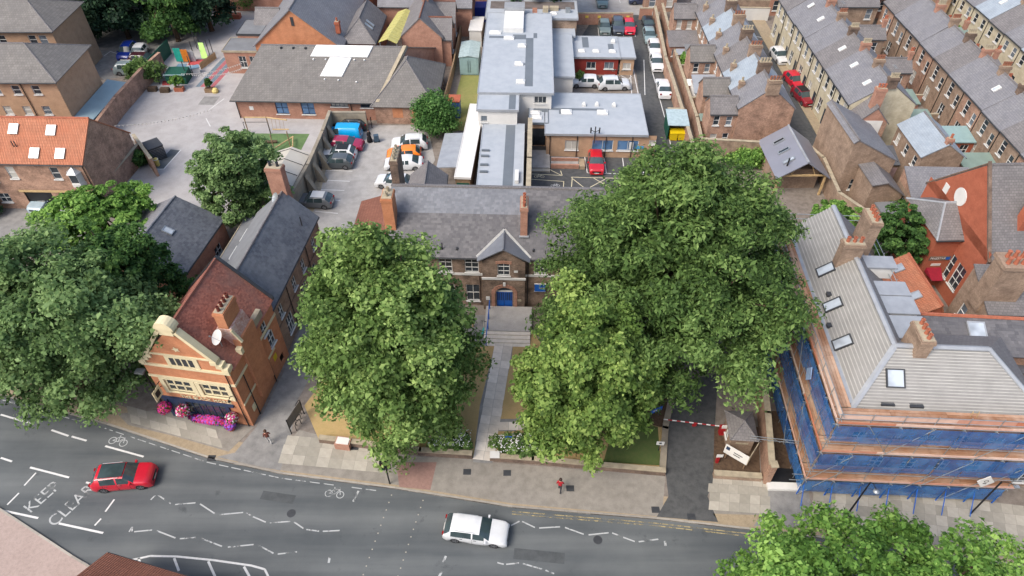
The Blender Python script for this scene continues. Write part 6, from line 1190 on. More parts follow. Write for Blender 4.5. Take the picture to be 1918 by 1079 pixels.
# ------------------------------------------------------------------ cars
STY = {   # L, W, H, hood z, belt z, x of: windscreen base, windscreen top, rear glass top, rear glass base, tail z
 'hatch': (4.1,1.78,1.47,.98,.95, .95,.25,-1.45,-1.92,.98), 'suv': (4.45,1.84,1.64,1.08,1.04, 1.05,.40,-1.65,-2.10,1.08),
 'estate': (4.65,1.82,1.50,.98,.95, 1.05,.35,-1.75,-2.22,1.0), 'saloon': (4.6,1.82,1.44,.96,.93, 1.0,.3,-1.05,-1.75,1.02), 'van': (4.4,1.85,1.86,1.12,1.10, 1.35,.85,-2.05,-2.15,1.2)}
CAR = {}
def car_meshes(style):
    if style in CAR: return CAR[style]
    L, W, Hh, hz, bz, wb, wt, rt, rb_, tz = STY[style]; h = L/2; wx = L*.30
    prof = [(h,.55),(h-.06,.74),(h-.30,hz-.12),(wb,hz),(wt,Hh-.05),(wt-.5,Hh),(rt+.4,Hh-.01),(rt,Hh-.07),(rb_,tz),(-h+.08,tz-.06),(-h,.6)]
    def top(x):
        for (xa,za),(xb,zb) in zip(prof, prof[1:]):
            if xb <= x <= xa: return za+(zb-za)*((xa-x)/(xa-xb) if xa != xb else 0)
        return .6
    xs = sorted({h, h-.05, h-.15, h-.32, wx+.36, wx+.30, wx+.18, wx, wx-.18, wx-.30, wx-.36, wb, (wb+wt)/2, wt, wt-.45, -.12, -.22, (rt-.2)/2-.3, rt+.42, rt+.3, rt, (rt+rb_)/2, rb_, -wx+.36, -wx+.30, -wx+.18, -wx, -wx-.18, -wx-.30, -wx-.36, -h+.3, -h+.12, -h+.04, -h}, reverse=True)
    xs = [x for x in xs if -h <= x <= h]; rows = []
    for x in xs:
        e = min(1.0, (h-abs(x))/.5); wd = W/2*(1-.16*(1-e)**2); t = top(x); b = .22
        for c in (wx, -wx):
            d = abs(x-c)
            if d < .36: b = max(b, math.sqrt(max(0,.37**2-d*d))+.28)
        belt = min(bz+.04*(-x/h), t-.035); gh = max(0, t-belt); k_ = min(1, gh/.45)
        ye = wd*(.965-.20*k_) if gh > .06 else wd*.93
        rows.append([(x,wd*.95,b),(x,wd*.99,max(b+.05,.42)),(x,wd,max(b+.1,.66)),(x,wd*.97,belt),(x,ye,t-.05*k_-.012),(x,ye*.86,t-.004),(x,ye*.45,t+.012),(x,0,t+.018)])
    def grid(sel):
        mb = MB(); idx = {}
        def vid(i, j, s):
            key = (i,j,s if j < 7 else 0)
            if key not in idx: p = rows[i][j]; idx[key] = len(mb.v); mb.v.append((p[0],p[1]*s,p[2]))
            return idx[key]
        for i in range(len(rows)-1):
            for j in range(7):
                for s in (1,-1):
                    if sel(i, j, s):
                        f = [vid(i,j,s),vid(i+1,j,s),vid(i+1,j+1,s),vid(i,j+1,s)]; f = f if s < 0 else f[::-1]; mb.f.append(f[::-1]); mb.t.append(.5)
        return mb
    def cls(i, j, s):
        xm = (xs[i]+xs[i+1])/2
        if j >= 4 and wt < xm < wb: return 'windscreen'
        if j >= 4 and rb_ < xm < rt: return 'rear_window'
        if j == 3 and rt+(.36 if style != 'estate' else .1) < xm < wb-.25 and not (-.22 < xm < -.12):
            if style == 'van' and xm < .2: return 'body'
            return 'side_window_l' if s > 0 else 'side_window_r'
        return 'body'
    body = grid(lambda i,j,s: cls(i,j,s) == 'body')
    for i, sgn_ in ((0,1),(len(rows)-1,-1)):
        r = rows[i]; pts = [(p[0],p[1],p[2]) for p in r]+[(p[0],-p[1],p[2]) for p in reversed(r[:-1])]
        body.poly(pts if sgn_ > 0 else pts[::-1])
    out = {'body': body.mesh('car_body')}
    for k_ in ('windscreen','rear_window','side_window_l','side_window_r'): out[k_] = grid(lambda i,j,s,k_=k_: cls(i,j,s) == k_).mesh('car_'+k_)
    for k_ in out: out[k_].polygons.foreach_set('use_smooth', [True]*len(out[k_].polygons)); out[k_].materials.append(m_cglass)
    out['under'] = B(-h+.25,h-.25,-W/2+.12,W/2-.12,.16,.5).mesh('car_underbody'); out['under'].materials.append(m_black)
    out['wheel'] = MB().tube((0,-.11,0),(0,.11,0),.325,20).mesh('wheel'); out['wheel'].materials.append(m_tyre)
    rim = MB().tube((0,-.115,0),(0,.115,0),.06,8)
    for q in range(5):
        a = 2*math.pi*q/5; d = Vector((math.cos(a),0,math.sin(a))); t_ = Vector((-d.z,0,d.x))*.045; rim.obox(d*.04-t_-Vector((0,.117,0)), d*.19, Vector((0,.234,0)), t_*2)
    for q in range(16): a, b = 2*math.pi*q/16, 2*math.pi*(q+1)/16; [rim.poly([(.2*math.cos(a),y,.2*math.sin(a)),(.235*math.cos(a),y,.235*math.sin(a)),(.235*math.cos(b),y,.235*math.sin(b)),(.2*math.cos(b),y,.2*math.sin(b))]) for y in (-.113,.113)]
    out['rim'] = rim.mesh('rim'); out['rim'].materials.append(m_rim)
    out['head'] = MB().add([(h-.10,0,.66),(h-.42,.14,.68),(h-.44,.14,.84),(h-.16,0,.80),(h-.10,-.22,.68),(h-.18,-.22,.80)], [[0,1,2,3],[4,0,3,5],[3,2,5],[1,0,4]]).mesh('headlight'); out['head'].materials.append(m_lamp)
    out['tail'] = MB().box(-h-.015,-h+.28,-.1,.14,tz-.24,tz-.06).mesh('tail_light'); out['tail'].materials.append(m_tail)
    out['mirror'] = MB().box(-.07,.07,-.1,.1,-.06,.07).mesh('wing_mirror'); out['mirror'].materials.append(m_black)
    out['plate'] = MB().box(0,.02,-.26,.26,-.055,.055).mesh('number_plate'); out['plate'].materials.append(m_wpaint)
    out['grille'] = MB().box(0,.03,-.5,.5,-.08,.1).mesh('grille'); out['grille'].materials.append(m_black)
    CAR[style] = out; return out
def car(style, colour, loc, head, label, group=None, roof=None, name='car'):
    ms = car_meshes(style); L, W, Hh, hz, bz, wb, wt, rt, rb_, tz = STY[style]; h = L/2; wx = L*.30; pm = paint(colour)
    r = thing(name, label, 'van' if style == 'van' else 'car', loc, R(head), group)
    b = link('body', ms['body'], r); b.material_slots[0].link = 'OBJECT'; b.material_slots[0].material = pm
    link('underbody', ms['under'], r); link('windscreen', ms['windscreen'], r); link('rear_window', ms['rear_window'], r); link('side_window', ms['side_window_l'], r); link('side_window', ms['side_window_r'], r)
    for sx in (1,-1):
        for sy in (1,-1): w_ = link('wheel', ms['wheel'], r, (sx*wx, sy*(W/2-.14), .325)); link('rim', ms['rim'], w_)
    for sy in (1,-1):
        o = link('headlight', ms['head'], r, (0, sy*(W/2-.28), 0)); o.scale = (1, sy, 1)
        o = link('tail_light', ms['tail'], r, (0, sy*(W/2-.3), 0)); o.scale = (1, sy, 1)
        m_ = link('wing_mirror', ms['mirror'], r, (wb-.25, sy*(W/2+.08), bz+.02)); m_.material_slots[0].link = 'OBJECT'; m_.material_slots[0].material = pm
    link('number_plate', ms['plate'], r, (h-.005,0,.42)); p = link('number_plate', ms['plate'], r, (-h-.015,0,.62)); link('grille', ms['grille'], r, (h-.02,0,.55))
    if roof: MB().poly([(wt-.05,-W*.33,Hh+.005),(wt-.05,W*.33,Hh+.005),(rt+.25,W*.33,Hh+.012),(rt+.25,-W*.33,Hh+.012)][::-1]).build('roof_panel', roof, r).location = (0,0,.018)
    if name != 'van' and group is None:
        for s in (1,-1):
            for x_ in (wb-.35,-.17,rt+.45): MB().tube((x_,s*(W/2+.002),.36),(x_,s*(W/2-.02),bz-.02),.012,4).build('door_seam', m_black, r)
            for x_ in (.05,-.95): MB().box(x_-.1,x_+.1,s*(W/2)-.01,s*(W/2)+.02,bz-.16,bz-.12).build('door_handle', m_dark, r)
        MB().tube((wb-.1,-W*.36,hz+.03),(wb-.1,W*.36,hz+.03),.025,5).build('wiper_cowl', m_black, r)
    if style in ('suv','estate'):
        for s in (1,-1): MB().tube((wt-.3,s*W*.365,Hh+.01),(rt+.3,s*W*.365,Hh+.01),.022,6).build('roof_rail', m_galv, r)
    return r
WH, SIL, GRY, BLK, RED, DRED = (.60,.61,.61,1), (.42,.45,.47,1), (.07,.08,.085,1), (.012,.012,.014,1), (.50,.012,.03,1), (.22,.01,.02,1)
def px(u, v, z=0): return P(u, v, z)
rc = px(232,912, 0); car('suv', RED, (rc.x, rc.y+.55, RZ+.01), 6, 'red crossover with panoramic glass roof driving along the main road', roof=m_cglass)
rc = px(893,1018); car('estate', WH, (rc.x-.05, rc.y+.75, RZ+.01), -8, 'white estate car driving along the main road')
G1 = 'cars in the pub car park'
for st, cl_, u, v, hd, lb, rf_ in (('suv',BLK,655,245,178,'black car behind the blue van in the car park',None),('van',(.0,.30,.62,1),645,263,178,'bright blue van in the car park',None),('hatch',(.28,.012,.05,1),650,282,-4,'crimson hatchback in front of the blue van',None),
    ('hatch',WH,636,299,178,'white hatchback with black roof next to the crimson car',m_black),('hatch',GRY,630,315,177,'dark grey hatchback nearest the empty bays',None),('hatch',(.12,.13,.14,1),590,389,176,'two tone grey hatchback by the pub rear wall',m_wpaint),
    ('suv',WH,767,281,184,'white car farthest along the right side of the car park',None),('hatch',(.80,.20,.01,1),757,300,184,'bright orange hatchback in the car park',None),('saloon',WH,757,318,182,'white saloon beside the orange hatchback',None),('hatch',WH,737,353,172,'white hatchback behind the schoolhouse chimney',None)):
    c = px(u, v); car(st, cl_, (c.x, c.y+.5, .022), hd, lb, G1, rf_, 'van' if st == 'van' else 'car')
G2 = 'cars at the health centre'
for st, cl_, u, v, hd, lb in (('hatch',(.45,.01,.02,1),1116,315,-92,'red hatchback nose out at the health centre entrance'),('hatch',WH,1096,163,178,'white hatchback with open boot by the red wall'),('suv',(.55,.57,.58,1),1150,168,2,'silver sport utility car by the red wall'),
    ('hatch',(.13,.17,.16,1),1132,60,-92,'grey green hatchback in the far bay row'),('suv',(.05,.06,.08,1),1157,58,-92,'dark blue car in the far bay row'),('hatch',RED,1178,59,-92,'red hatchback at the right of the far bay row'),('hatch',BLK,1214,55,-90,'black car at the top of the drive'),
    ('hatch',(.20,.27,.28,1),1216,76,-91,'teal grey estate parked along the drive wall'),('hatch',WH,1225,99,-92,'upper white car of the two parked nose to tail on the drive'),('hatch',WH,1229,127,-92,'lower white car of the two parked nose to tail on the drive'),('saloon',(.66,.67,.68,1),1242,175,88,'white saloon parked alone beside the drive wall'),
    ('hatch',(.10,.16,.16,1),1127,10,-90,'teal car at the top edge beyond the wall'),('saloon',(.02,.03,.07,1),1203,8,180,'navy car side on at the top edge'),('hatch',(.35,.42,.40,1),884,28,80,'pale green car beside the blue cabin')):
    c = px(u, v); car(st, cl_, (c.x, c.y+.4, .022), hd, lb, G2)
G3 = 'cars parked in the terrace street'
for st, cl_, u, v, hd, lb in (('hatch',WH,1458,114,-84,'white hatchback parked in the terrace street'),('hatch',RED,1486,161,-80,'bright red hatchback parked in the terrace street'),('hatch',DRED,1502,191,-78,'dark red hatchback with black roof in front of the bright red one')):
    c = px(u, v); car(st, cl_, (c.x+.1, c.y+.4, .022), hd, lb, G3, m_black if 'black roof' in lb else None)
G4 = 'cars by the playground'
for st, cl_, u, v, hd, lb in (('suv',(.01,.03,.22,1),240,107,-88,'deep blue car under the conifer'),('hatch',WH,261,108,-88,'white hatchback under the conifer'),('suv',(.05,.015,.02,1),272,123,0,'dark maroon car beside the green fence'),('suv',(.20,.25,.26,1),246,140,0,'grey car beside the green fence'),
    ('hatch',WH,348,40,48,'white car parked on the approach by the trees'),('hatch',WH,456,6,0,'left white car along the top edge wall'),('hatch',WH,486,5,0,'right white car along the top edge wall')):
    c = px(u, v); car(st, cl_, (c.x, c.y+.4, .022), hd, lb, G4)
c = px(80,392); car('hatch', (.30,.38,.42,1), (c.x, c.y+1.0, .022), -97, 'silver blue hatchback coming out of the mews archway', 'cars at the mews')
c = px(122,392); car('hatch', (.34,.38,.38,1), (c.x, c.y+1.4, .022), -92, 'silver grey car half hidden by the tree at the mews', 'cars at the mews')
# ------------------------------------------------------------------ trees
def leaf_mesh(name, C, rad, nclump, nleaf, size, seed, shell=.55, clr=(.16,.26), flat=1.0, bottom=-.75, mat=None, conical=False, taper=.12, thin=1.0):
    rng = np.random.default_rng(seed); C = np.array(C, float); rad = np.array(rad, float)
    cs = []; cr = []; lt = []
    if conical:
        for _ in range(nclump):
            t = rng.uniform(0,1); a = rng.uniform(0,2*np.pi); rr = (1-t)**.8*rng.uniform(.55,1.0); cs.append([rr*np.cos(a), rr*np.sin(a), t*2-1]); cr.append(rng.uniform(*clr)*(1.15-.45*t)); lt.append(0)
    else:                                     # small clumps over an uneven egg-shaped envelope, thinner layer inside
        ph = rng.uniform(0,6.28,8); m = int(nclump*2.1)
        def nz(d): return (np.sin(3.1*d[0]+ph[0])*np.sin(2.7*d[1]+ph[1])+np.sin(4.6*d[1]+ph[2])*np.sin(4.9*d[2]+ph[3])+np.sin(8.5*d[0]+ph[4]+2*d[1])*np.sin(7.1*d[2]+ph[5]+3*d[1]))/2.1
        for q in range(m):
            zc = 1-(1-bottom)*(q+.5)/m; a = q*2.39996+rng.uniform(-.25,.25); zc = np.clip(zc+rng.uniform(-.05,.05),-1,1); rr = np.sqrt(max(0,1-zc*zc)); d0 = np.array([rr*np.cos(a), rr*np.sin(a), zc]); k_ = nz(d0)
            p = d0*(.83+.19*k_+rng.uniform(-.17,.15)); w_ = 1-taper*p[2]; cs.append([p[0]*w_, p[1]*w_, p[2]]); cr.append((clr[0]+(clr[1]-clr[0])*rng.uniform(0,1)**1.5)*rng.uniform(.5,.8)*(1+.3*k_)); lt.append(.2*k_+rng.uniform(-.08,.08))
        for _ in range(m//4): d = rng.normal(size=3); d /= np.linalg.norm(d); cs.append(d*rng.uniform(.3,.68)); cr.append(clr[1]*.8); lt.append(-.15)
    cs = np.array(cs); nclump = len(cs); cr = np.array(cr)*rad.mean(); lt = np.array(lt)
    cc = C+cs*rad
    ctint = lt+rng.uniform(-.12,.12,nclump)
    wgt = cr**2; ids = rng.choice(nclump, nleaf, p=wgt/wgt.sum())
    d = rng.normal(size=(nleaf,3)); d /= np.linalg.norm(d,axis=1,keepdims=True); d[:,2] = np.where(d[:,2] < -.35, -d[:,2]*.6, d[:,2])
    rr = cr[ids]*rng.uniform(.2,1.2,nleaf)**.6; lump = 1+.22*np.sin(d[:,0]*7+ids*1.7)*np.sin(d[:,1]*6+ids*.9)*np.cos(d[:,2]*5+ids)
    pos = cc[ids]+d*(rr*lump)[:,None]*np.array([1,1,.8*flat])
    out = pos-C; out /= (np.linalg.norm(out,axis=1,keepdims=True)+1e-6)
    nrm = d*.45+out*.35+np.array([0,0,.6])+rng.normal(size=(nleaf,3))*.5; nrm /= np.linalg.norm(nrm,axis=1,keepdims=True)
    tmp = rng.normal(size=(nleaf,3)); tmp[:,2] -= .5; t = tmp-nrm*(tmp*nrm).sum(1,keepdims=True); t /= np.linalg.norm(t,axis=1,keepdims=True); b = np.cross(nrm,t)
    s = size*np.clip(np.exp(rng.normal(size=nleaf)*.38),.4,2.2)[:,None]
    v = np.stack([pos-t*s*.55, pos+b*s*.36*thin+nrm*s*.08, pos+t*s*.6-nrm*s*.12, pos-b*s*.36*thin+nrm*s*.08], 1).reshape(-1,3)
    keep = np.repeat(v.reshape(-1,4,3)[:,:,2].min(1) > .15, 4); v = v[keep]; n = len(v)//4; kk = keep.reshape(-1,4)[:,0]
    me = bpy.data.meshes.new(name); me.vertices.add(len(v)); me.vertices.foreach_set('co', v.ravel()); me.loops.add(n*4); me.loops.foreach_set('vertex_index', np.arange(n*4)); me.polygons.add(n); me.polygons.foreach_set('loop_start', np.arange(n)*4); me.polygons.foreach_set('loop_total', np.full(n,4))
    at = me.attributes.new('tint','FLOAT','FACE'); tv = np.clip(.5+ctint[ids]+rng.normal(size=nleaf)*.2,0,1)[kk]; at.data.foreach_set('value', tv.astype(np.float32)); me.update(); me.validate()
    me.materials.append(mat); return me, cc, cr
def tree(name, label, base, C, rad, nclump, nleaf, size, mat, seed, trunk=.35, cat='tree', group=None, limbs=9, **kw):
    base = Vector((base[0],base[1],0)); root = thing(name, label, cat, base, 0, group); C = Vector(C)-base
    me, cc, cr = leaf_mesh(name+'_crown', C, rad, nclump, nleaf, size, seed, mat=mat, **kw); link('crown', me, root, kind='stuff')
    rnd = random.Random(seed); tb = MB(); fork = Vector((C.x*.6, C.y*.6, max(.8, C.z-rad[2]*.55)))
    tb.tube((0,0,-.1),(0,0,.4),trunk*1.35,10,trunk); tb.tube((0,0,.4),fork,trunk,10,trunk*.75)
    tp_ = C+Vector((0,0,rad[2]*.5)); tb.tube(fork,tp_,trunk*.75,8,trunk*.15); tb.build('trunk', m_bark, root, smooth=True)
    sel = rnd.sample(range(len(cc)), min(limbs*2, len(cc)))
    for i in sel:
        e = Vector(cc[i]); st_ = fork.lerp(tp_, rnd.uniform(0,.6)); m_ = st_.lerp(e,.5)+Vector((0,0,-.08*(e-st_).length)); MB().tube(st_,m_,trunk*.34,6,trunk*.22).tube(m_,e,trunk*.22,6,.03).build('limb', m_bark, root, smooth=True)
    return root
lf_lime = leafmat('lime_leaf', S(52,74,34,0.88), S(100,128,66,1.01), S(156,180,108,1.10), .42)
lf_lime2 = leafmat('yellow_green_leaf', S(56,80,34,.85), S(104,132,64,.95), S(158,180,100,1.0), .38)
lf_oak = leafmat('deep_green_leaf', S(46,66,34,1.02), S(82,108,56,1.22), S(124,148,86,1.28), .42)
lf_oak2 = leafmat('grey_green_leaf', S(52,72,42,1.04), S(92,118,70,1.22), S(132,156,102,1.28), .42)
lf_dark = leafmat('dark_evergreen_leaf', S(20,38,28,.8), S(38,60,42,.95), S(62,88,58,1.0), .15)
lf_con = leafmat('conifer_leaf', S(40,66,36,0.92), S(66,98,50,1.09), S(100,132,68,1.15), .42)
lf_fresh = leafmat('fresh_green_leaf', S(60,92,40,0.85), S(104,144,66,1.00), S(154,188,100,1.05), .42)
lf_blue = leafmat('bluish_leaf', S(40,74,36,0.80), S(76,116,58,0.95), S(116,152,88,1.00), .42)
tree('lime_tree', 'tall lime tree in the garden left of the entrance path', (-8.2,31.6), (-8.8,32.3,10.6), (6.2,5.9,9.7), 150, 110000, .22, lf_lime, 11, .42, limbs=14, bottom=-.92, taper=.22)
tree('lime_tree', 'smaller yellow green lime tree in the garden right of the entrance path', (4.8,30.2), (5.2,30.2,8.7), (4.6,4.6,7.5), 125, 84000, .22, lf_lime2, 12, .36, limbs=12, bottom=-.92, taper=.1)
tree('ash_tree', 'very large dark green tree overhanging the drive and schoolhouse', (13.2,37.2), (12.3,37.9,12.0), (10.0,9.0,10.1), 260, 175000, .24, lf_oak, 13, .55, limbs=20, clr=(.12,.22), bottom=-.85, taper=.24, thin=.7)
tree('sycamore_tree', 'broad grey green street tree left of the pub', (-36.0,35.2), (-36.0,35.8,8.2), (9.8,6.4,7.0), 150, 95000, .24, lf_oak2, 14, .42, limbs=14, bottom=-.9)
tree('evergreen_tree', 'dense darker tree tucked between the street tree and the pub', (-32.2,41.5), (-32.4,41.4,7.4), (4.6,4.2,5.2), 70, 36000, .24, lf_con, 15, .35)
tree('courtyard_tree', 'feathery bright green tree in front of the orange roofed house', (-40.0,53.6), (-40.2,53.0,4.6), (5.8,4.0,3.2), 60, 26000, .26, lf_fresh, 16, .25, flat=.6)
tree('street_tree', 'fresh green street tree at the bottom right corner', (19.2,12.6), (19.8,13.6,9.0), (9.2,6.0,4.9), 130, 84000, .2, lf_fresh, 17, .35, clr=(.13,.22), limbs=14)
tree('birch_tree', 'rounded grey green tree at the edge of the playground', (-28.2,57.6), (-28.3,58.2,5.4), (4.5,4.1,5.9), 70, 40000, .23, lf_oak2, 18, .22)
tree('rounded_bush', 'large rounded green bush at the end of the car park', (-9.5,75.6), (-9.5,75.4,2.6), (2.4,2.1,2.9), 50, 18000, .19, lf_blue, 19, .12, 'bush', clr=(.42,.55))
tree('garden_tree', 'green tree behind the scaffolded roof', (37.4,51.2), (37.4,51.0,3.8), (2.6,3.2,3.6), 45, 16000, .24, lf_con, 20, .2)
tree('garden_tree', 'bright shrubby tree by the garden boundary behind the scaffold', (33.6,56.6), (33.4,56.0,2.2), (3.0,1.8,2.0), 30, 9000, .24, lf_fresh, 21, .12)
tree('broadleaf_tree', 'wide dark tree at the top centre beyond the flat roofs', (3.0,107.6), (3.8,107.8,8.4), (9.8,5.5,5.6), 90, 36000, .36, lf_dark, 22, .4)
# conifers in the top left
for i, (x, y, h_, r, mt, lb) in enumerate(((-50.6,101,17,4.2,lf_con,'bright green conifer standing in front of the dark trees'),(-46.6,104.5,15,4.0,lf_dark,'dark conifer right of the bright green one'),(-58.5,102,16,5.0,lf_dark,'broad dark conifer left of the bright green one'),(-65.5,103,16,5.2,lf_dark,'dark evergreen above the tan apartment blocks'),(-72.5,106,16,5.5,lf_dark,'dark evergreen behind the second apartment block'),(-80,108,16,5.5,lf_dark,'dark evergreen nearest the top left corner'),(-62,112,17,6,lf_dark,'tall dark evergreen at the back of the group'),(-54,112,16,5,lf_dark,'tall dark evergreen behind the conifers near the playground'))):
    tree('conifer_tree', lb, (x,y), (x,y,h_*.52+1.2), (r,r,h_*.52), 80, 24000, .36, mt, 40+i, .35, group='evergreens in the top left', conical=True, clr=(.2,.32), limbs=6)
for i, (x, y, z, rx, ry, rz_, mt, lb) in enumerate(((-50.8,88.6,1.7,2.4,1.5,1.4,lf_oak,'spreading olive bush by the playground fence'),(-42.5,113,3,3,2,3,lf_con,'round green tree against the top playground wall'),(-50.5,113.5,2.5,3,2,2.5,lf_fresh,'bright green shrub left of the white car'),
    (24.7,91.6,1.7,1.0,1.0,1.3,lf_fresh,'lime green bush in a terrace yard'),(44.0,112.5,2,3,1.6,2,lf_con,'dark shrubs beyond the end of the street'),(50.0,72.0,1.6,2.2,1.2,1.3,lf_con,'climber covering a yard wall between the terraces'),(64.5,98,2,1.3,1.3,1.8,lf_fresh,'bright shrub beside the far right terrace'),(41.0,57.0,1.5,1.2,1.6,1.6,lf_con,'shrub in the cottage garden'),(28.5,68.4,1.0,3.6,.8,1.0,lf_fresh,'row of shrubs below the terrace yard wall'),(-44,68.6,1.0,1.4,.8,1.0,lf_con,'green hedge behind the orange roofed house'),
    (-57.5,59.0,1.6,1.6,1.2,1.8,lf_dark,'dark shrub beside the mews wall'),(14.6,91.5,.8,2.4,.7,.6,leafmat('lavender_leaf',S(96,104,104,.8), S(120,128,124,.95), S(150,154,150,1.0)),'grey lavender bush along the red wall'),(9.4,88.0,1.0,.6,.5,.9,lf_oak,'small shrub at the corner of the red wall'),(-21.6,52.8,1.4,.8,.8,1.2,lf_fresh,'leafy climber behind the rear wing chimney'))):
    tree('garden_shrub', lb, (x,y), (x,y,z), (rx,ry,rz_), 30, 7000, .2, mt, 70+i, .08, 'shrub', limbs=3, clr=(.4,.55))
# white flowering hedges either side of the path
m_petal = plain('white_blossom', S(240,240,236), .7)
for nm, lb, a, b, sd_ in (('flowering_hedge','white flowering hedge left of the garden path',(-6.6,30.35),(-3.2,30.2),91),('flowering_hedge','white flowering hedge right of the garden path',(-1.6,29.85),(3.0,29.7),92)):
    cx_, cy_ = (a[0]+b[0])/2, (a[1]+b[1])/2; rx = (b[0]-a[0])/2
    h_ = tree(nm, lb, (cx_,cy_), (cx_,cy_,.65), (rx,.85,.7), 30, 9000, .16, lf_oak, sd_, .05, 'hedge', limbs=3, clr=(.3,.5)); rnd = random.Random(sd_); pm_ = MB()
    for i in range(330):
        x, y = rnd.uniform(-rx,rx)*(1 if rnd.random() < .6 else .7), rnd.uniform(-.8,.8); z = .72+.55*math.sqrt(max(0,1-(x/rx)**2*.6-(y/.95)**2*.5))+rnd.uniform(-.05,.12); s = rnd.uniform(.03,.06)
        pm_.add([(x-s,y,z),(x,y-s,z+.02),(x+s,y,z),(x,y+s,z+.03)], [[0,1,2,3]])
    pm_.build('blossom', m_petal, h_, kind='stuff')
# ------------------------------------------------------------------ street furniture, gate lodge, playground, people
garden_wall('garden_wall', 'low stone coped wall left of the garden path', [P(600,826),P(790,850),P(885,856)], .55, .35, m_br_dark, m_stonew)
gw2 = garden_wall('garden_wall', 'low stone coped wall right of the garden path', [P(918,860),P(1000,866),P(1245,888)], .55, .35, m_br_dark, m_stonew); B(.0,.75,-.3,.3,.62,.7).build('end_stone', m_wpaint, gw2)
garden_wall('drive_kerb_wall', 'concrete edging strip along the left side of the drive', [P(1240,888),P(1246,800),P(1258,745)], .18, .5, m_concw, None)
garden_wall('lodge_wall', 'low brick wall with stone coping in front of the gate lodge', [P(1335,892),P(1424,898)], .5, .4, m_br_brown, m_stonew)
garden_wall('drive_wall', 'tall old brick wall with pale pier right of the gate lodge', [P(1432,900),P(1425,800),P(1418,740)], 2.2, .4, m_br_mix, m_stonew, piers=[P(1434,902)])
garden_wall('yard_step', 'white painted step in front of the dark side passage', [P(1436,912),P(1500,914)], .25, .6, m_wpaint, None, 'step')
sheet('passage', [P(1432,880),P(1425,770),P(1480,770),P(1505,880)], .02, m_soil, th=.02)
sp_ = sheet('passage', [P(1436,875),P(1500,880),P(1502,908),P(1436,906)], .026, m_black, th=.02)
lg = thing('gate_lodge', 'small brick gate lodge with hipped slate roof', 'lodge', (16.95, 29.6, 0), R(-4))
walls(lg, 1.75, 2.3, 0, 2.1, m_br_brown, [('left',.9,.7,.6,1.0,1,2)]); c_ = (.875,1.0,3.0); e_ = .22
lr = MB(); q4 = [(-e_,-e_,2.1),(1.75+e_,-e_,2.1),(1.75+e_,2.3+e_,2.1),(-e_,2.3+e_,2.1)]
for i in range(4): lr.slab([q4[i],q4[(i+1)%4],c_],.08)
lrf = lr.build('roof', m_slate2, lg)
for i in range(4): ridge_cap(lrf, Vector(q4[i])+Z*.03, Vector(c_)+Z*.03, m_slate2, .07, 'hip_tiles')
B(.4,1.35,-.04,0,1.35,1.5).build('name_plate', m_stonew, lg)
bar = thing('barrier', 'red and white striped rising barrier across the drive', 'barrier', P(1350,812), R(0)); B(-.2,.2,-.2,.2,0,1.0).build('cabinet', m_red, bar)
tip = P(1243,786,1.0)-P(1350,812)*1.0; a_ = Vector((0,0,1.0)); b_ = Vector((tip.x,tip.y,1.05))
for i in range(14):
    s0, s1 = a_.lerp(b_,i/14), a_.lerp(b_,(i+1)/14); MB().tube(s0,s1,.05,8).build('boom_stripe', m_white if i % 2 else m_red, bar)
m0 = a_.lerp(b_,.48); MB().tube(m0+Vector((0,-.04,-.22)),m0+Vector((0,-.07,-.22)),.2,14).build('stop_disc', m_red, bar); B(-.22,.22,-.26,-.2,1.1,1.5).build('notice', m_wpaint, bar)
sb2 = thing('site_board', 'large white V shaped notice board beside the gate lodge', 'sign', P(1372,868), R(-38)); B(-.95,.95,-.03,.03,.75,1.85).build('board', m_wpaint, sb2); MB().tube((-.7,.06,0),(-.7,.06,1.8),.05).tube((.85,.06,0),(.85,.06,1.8),.05).build('post', m_wood, sb2); B(-.85,-.55,-.036,-.031,1.3,1.7).build('logo', m_navy, sb2); B(-.2,.35,-.036,-.031,1.1,1.2).build('lettering_line', m_dark, sb2); B(-.2,.5,-.036,-.031,1.35,1.45).build('lettering_line', m_dark, sb2)
sb3 = B(.95,1.0,-.03,1.7,.75,1.85).build('return_board', m_stonew, sb2)
ns = thing('notice_sign', 'small white notice sign at the lawn corner by the drive', 'sign', P(1233,845), R(-4)); B(-.3,.3,-.02,.02,.9,1.35).build('board', m_wpaint, ns); MB().tube((0,.05,0),(0,.05,1.3),.035).build('post', m_dark, ns); B(-.1,.1,-.026,-.021,1.05,1.25).build('logo', m_dark, ns)
nb2 = thing('notice_sign', 'blue sign board in the shaded bed beside the drive', 'sign', P(1226,782), R(24)); B(-.55,.55,-.02,.02,.8,1.3).build('board', m_blue, nb2); MB().tube((-.4,.05,0),(-.4,.05,1.3),.035).tube((.4,.05,0),(.4,.05,1.3),.035).build('post', m_dark, nb2); B(-.3,.3,-.03,-.022,1.0,1.12).build('lettering_line', m_white, nb2)
rp = thing('pay_post', 'red post with white sign in front of the gate lodge', 'sign', P(1342,866)); B(-.1,.1,-.1,.1,0,1.0).build('post', m_red, rp); B(-.25,.25,-.14,-.1,.95,1.3).build('sign_plate', m_wpaint, rp)
mt_ = thing('blue_sign', 'blue sign standing in the flowering hedge', 'sign', P(953,836), R(0)); B(-.28,.28,-.02,.02,.9,1.4).build('board', m_blue, mt_); MB().tube((0,.04,0),(0,.04,1.3),.03).build('post', m_dark, mt_)
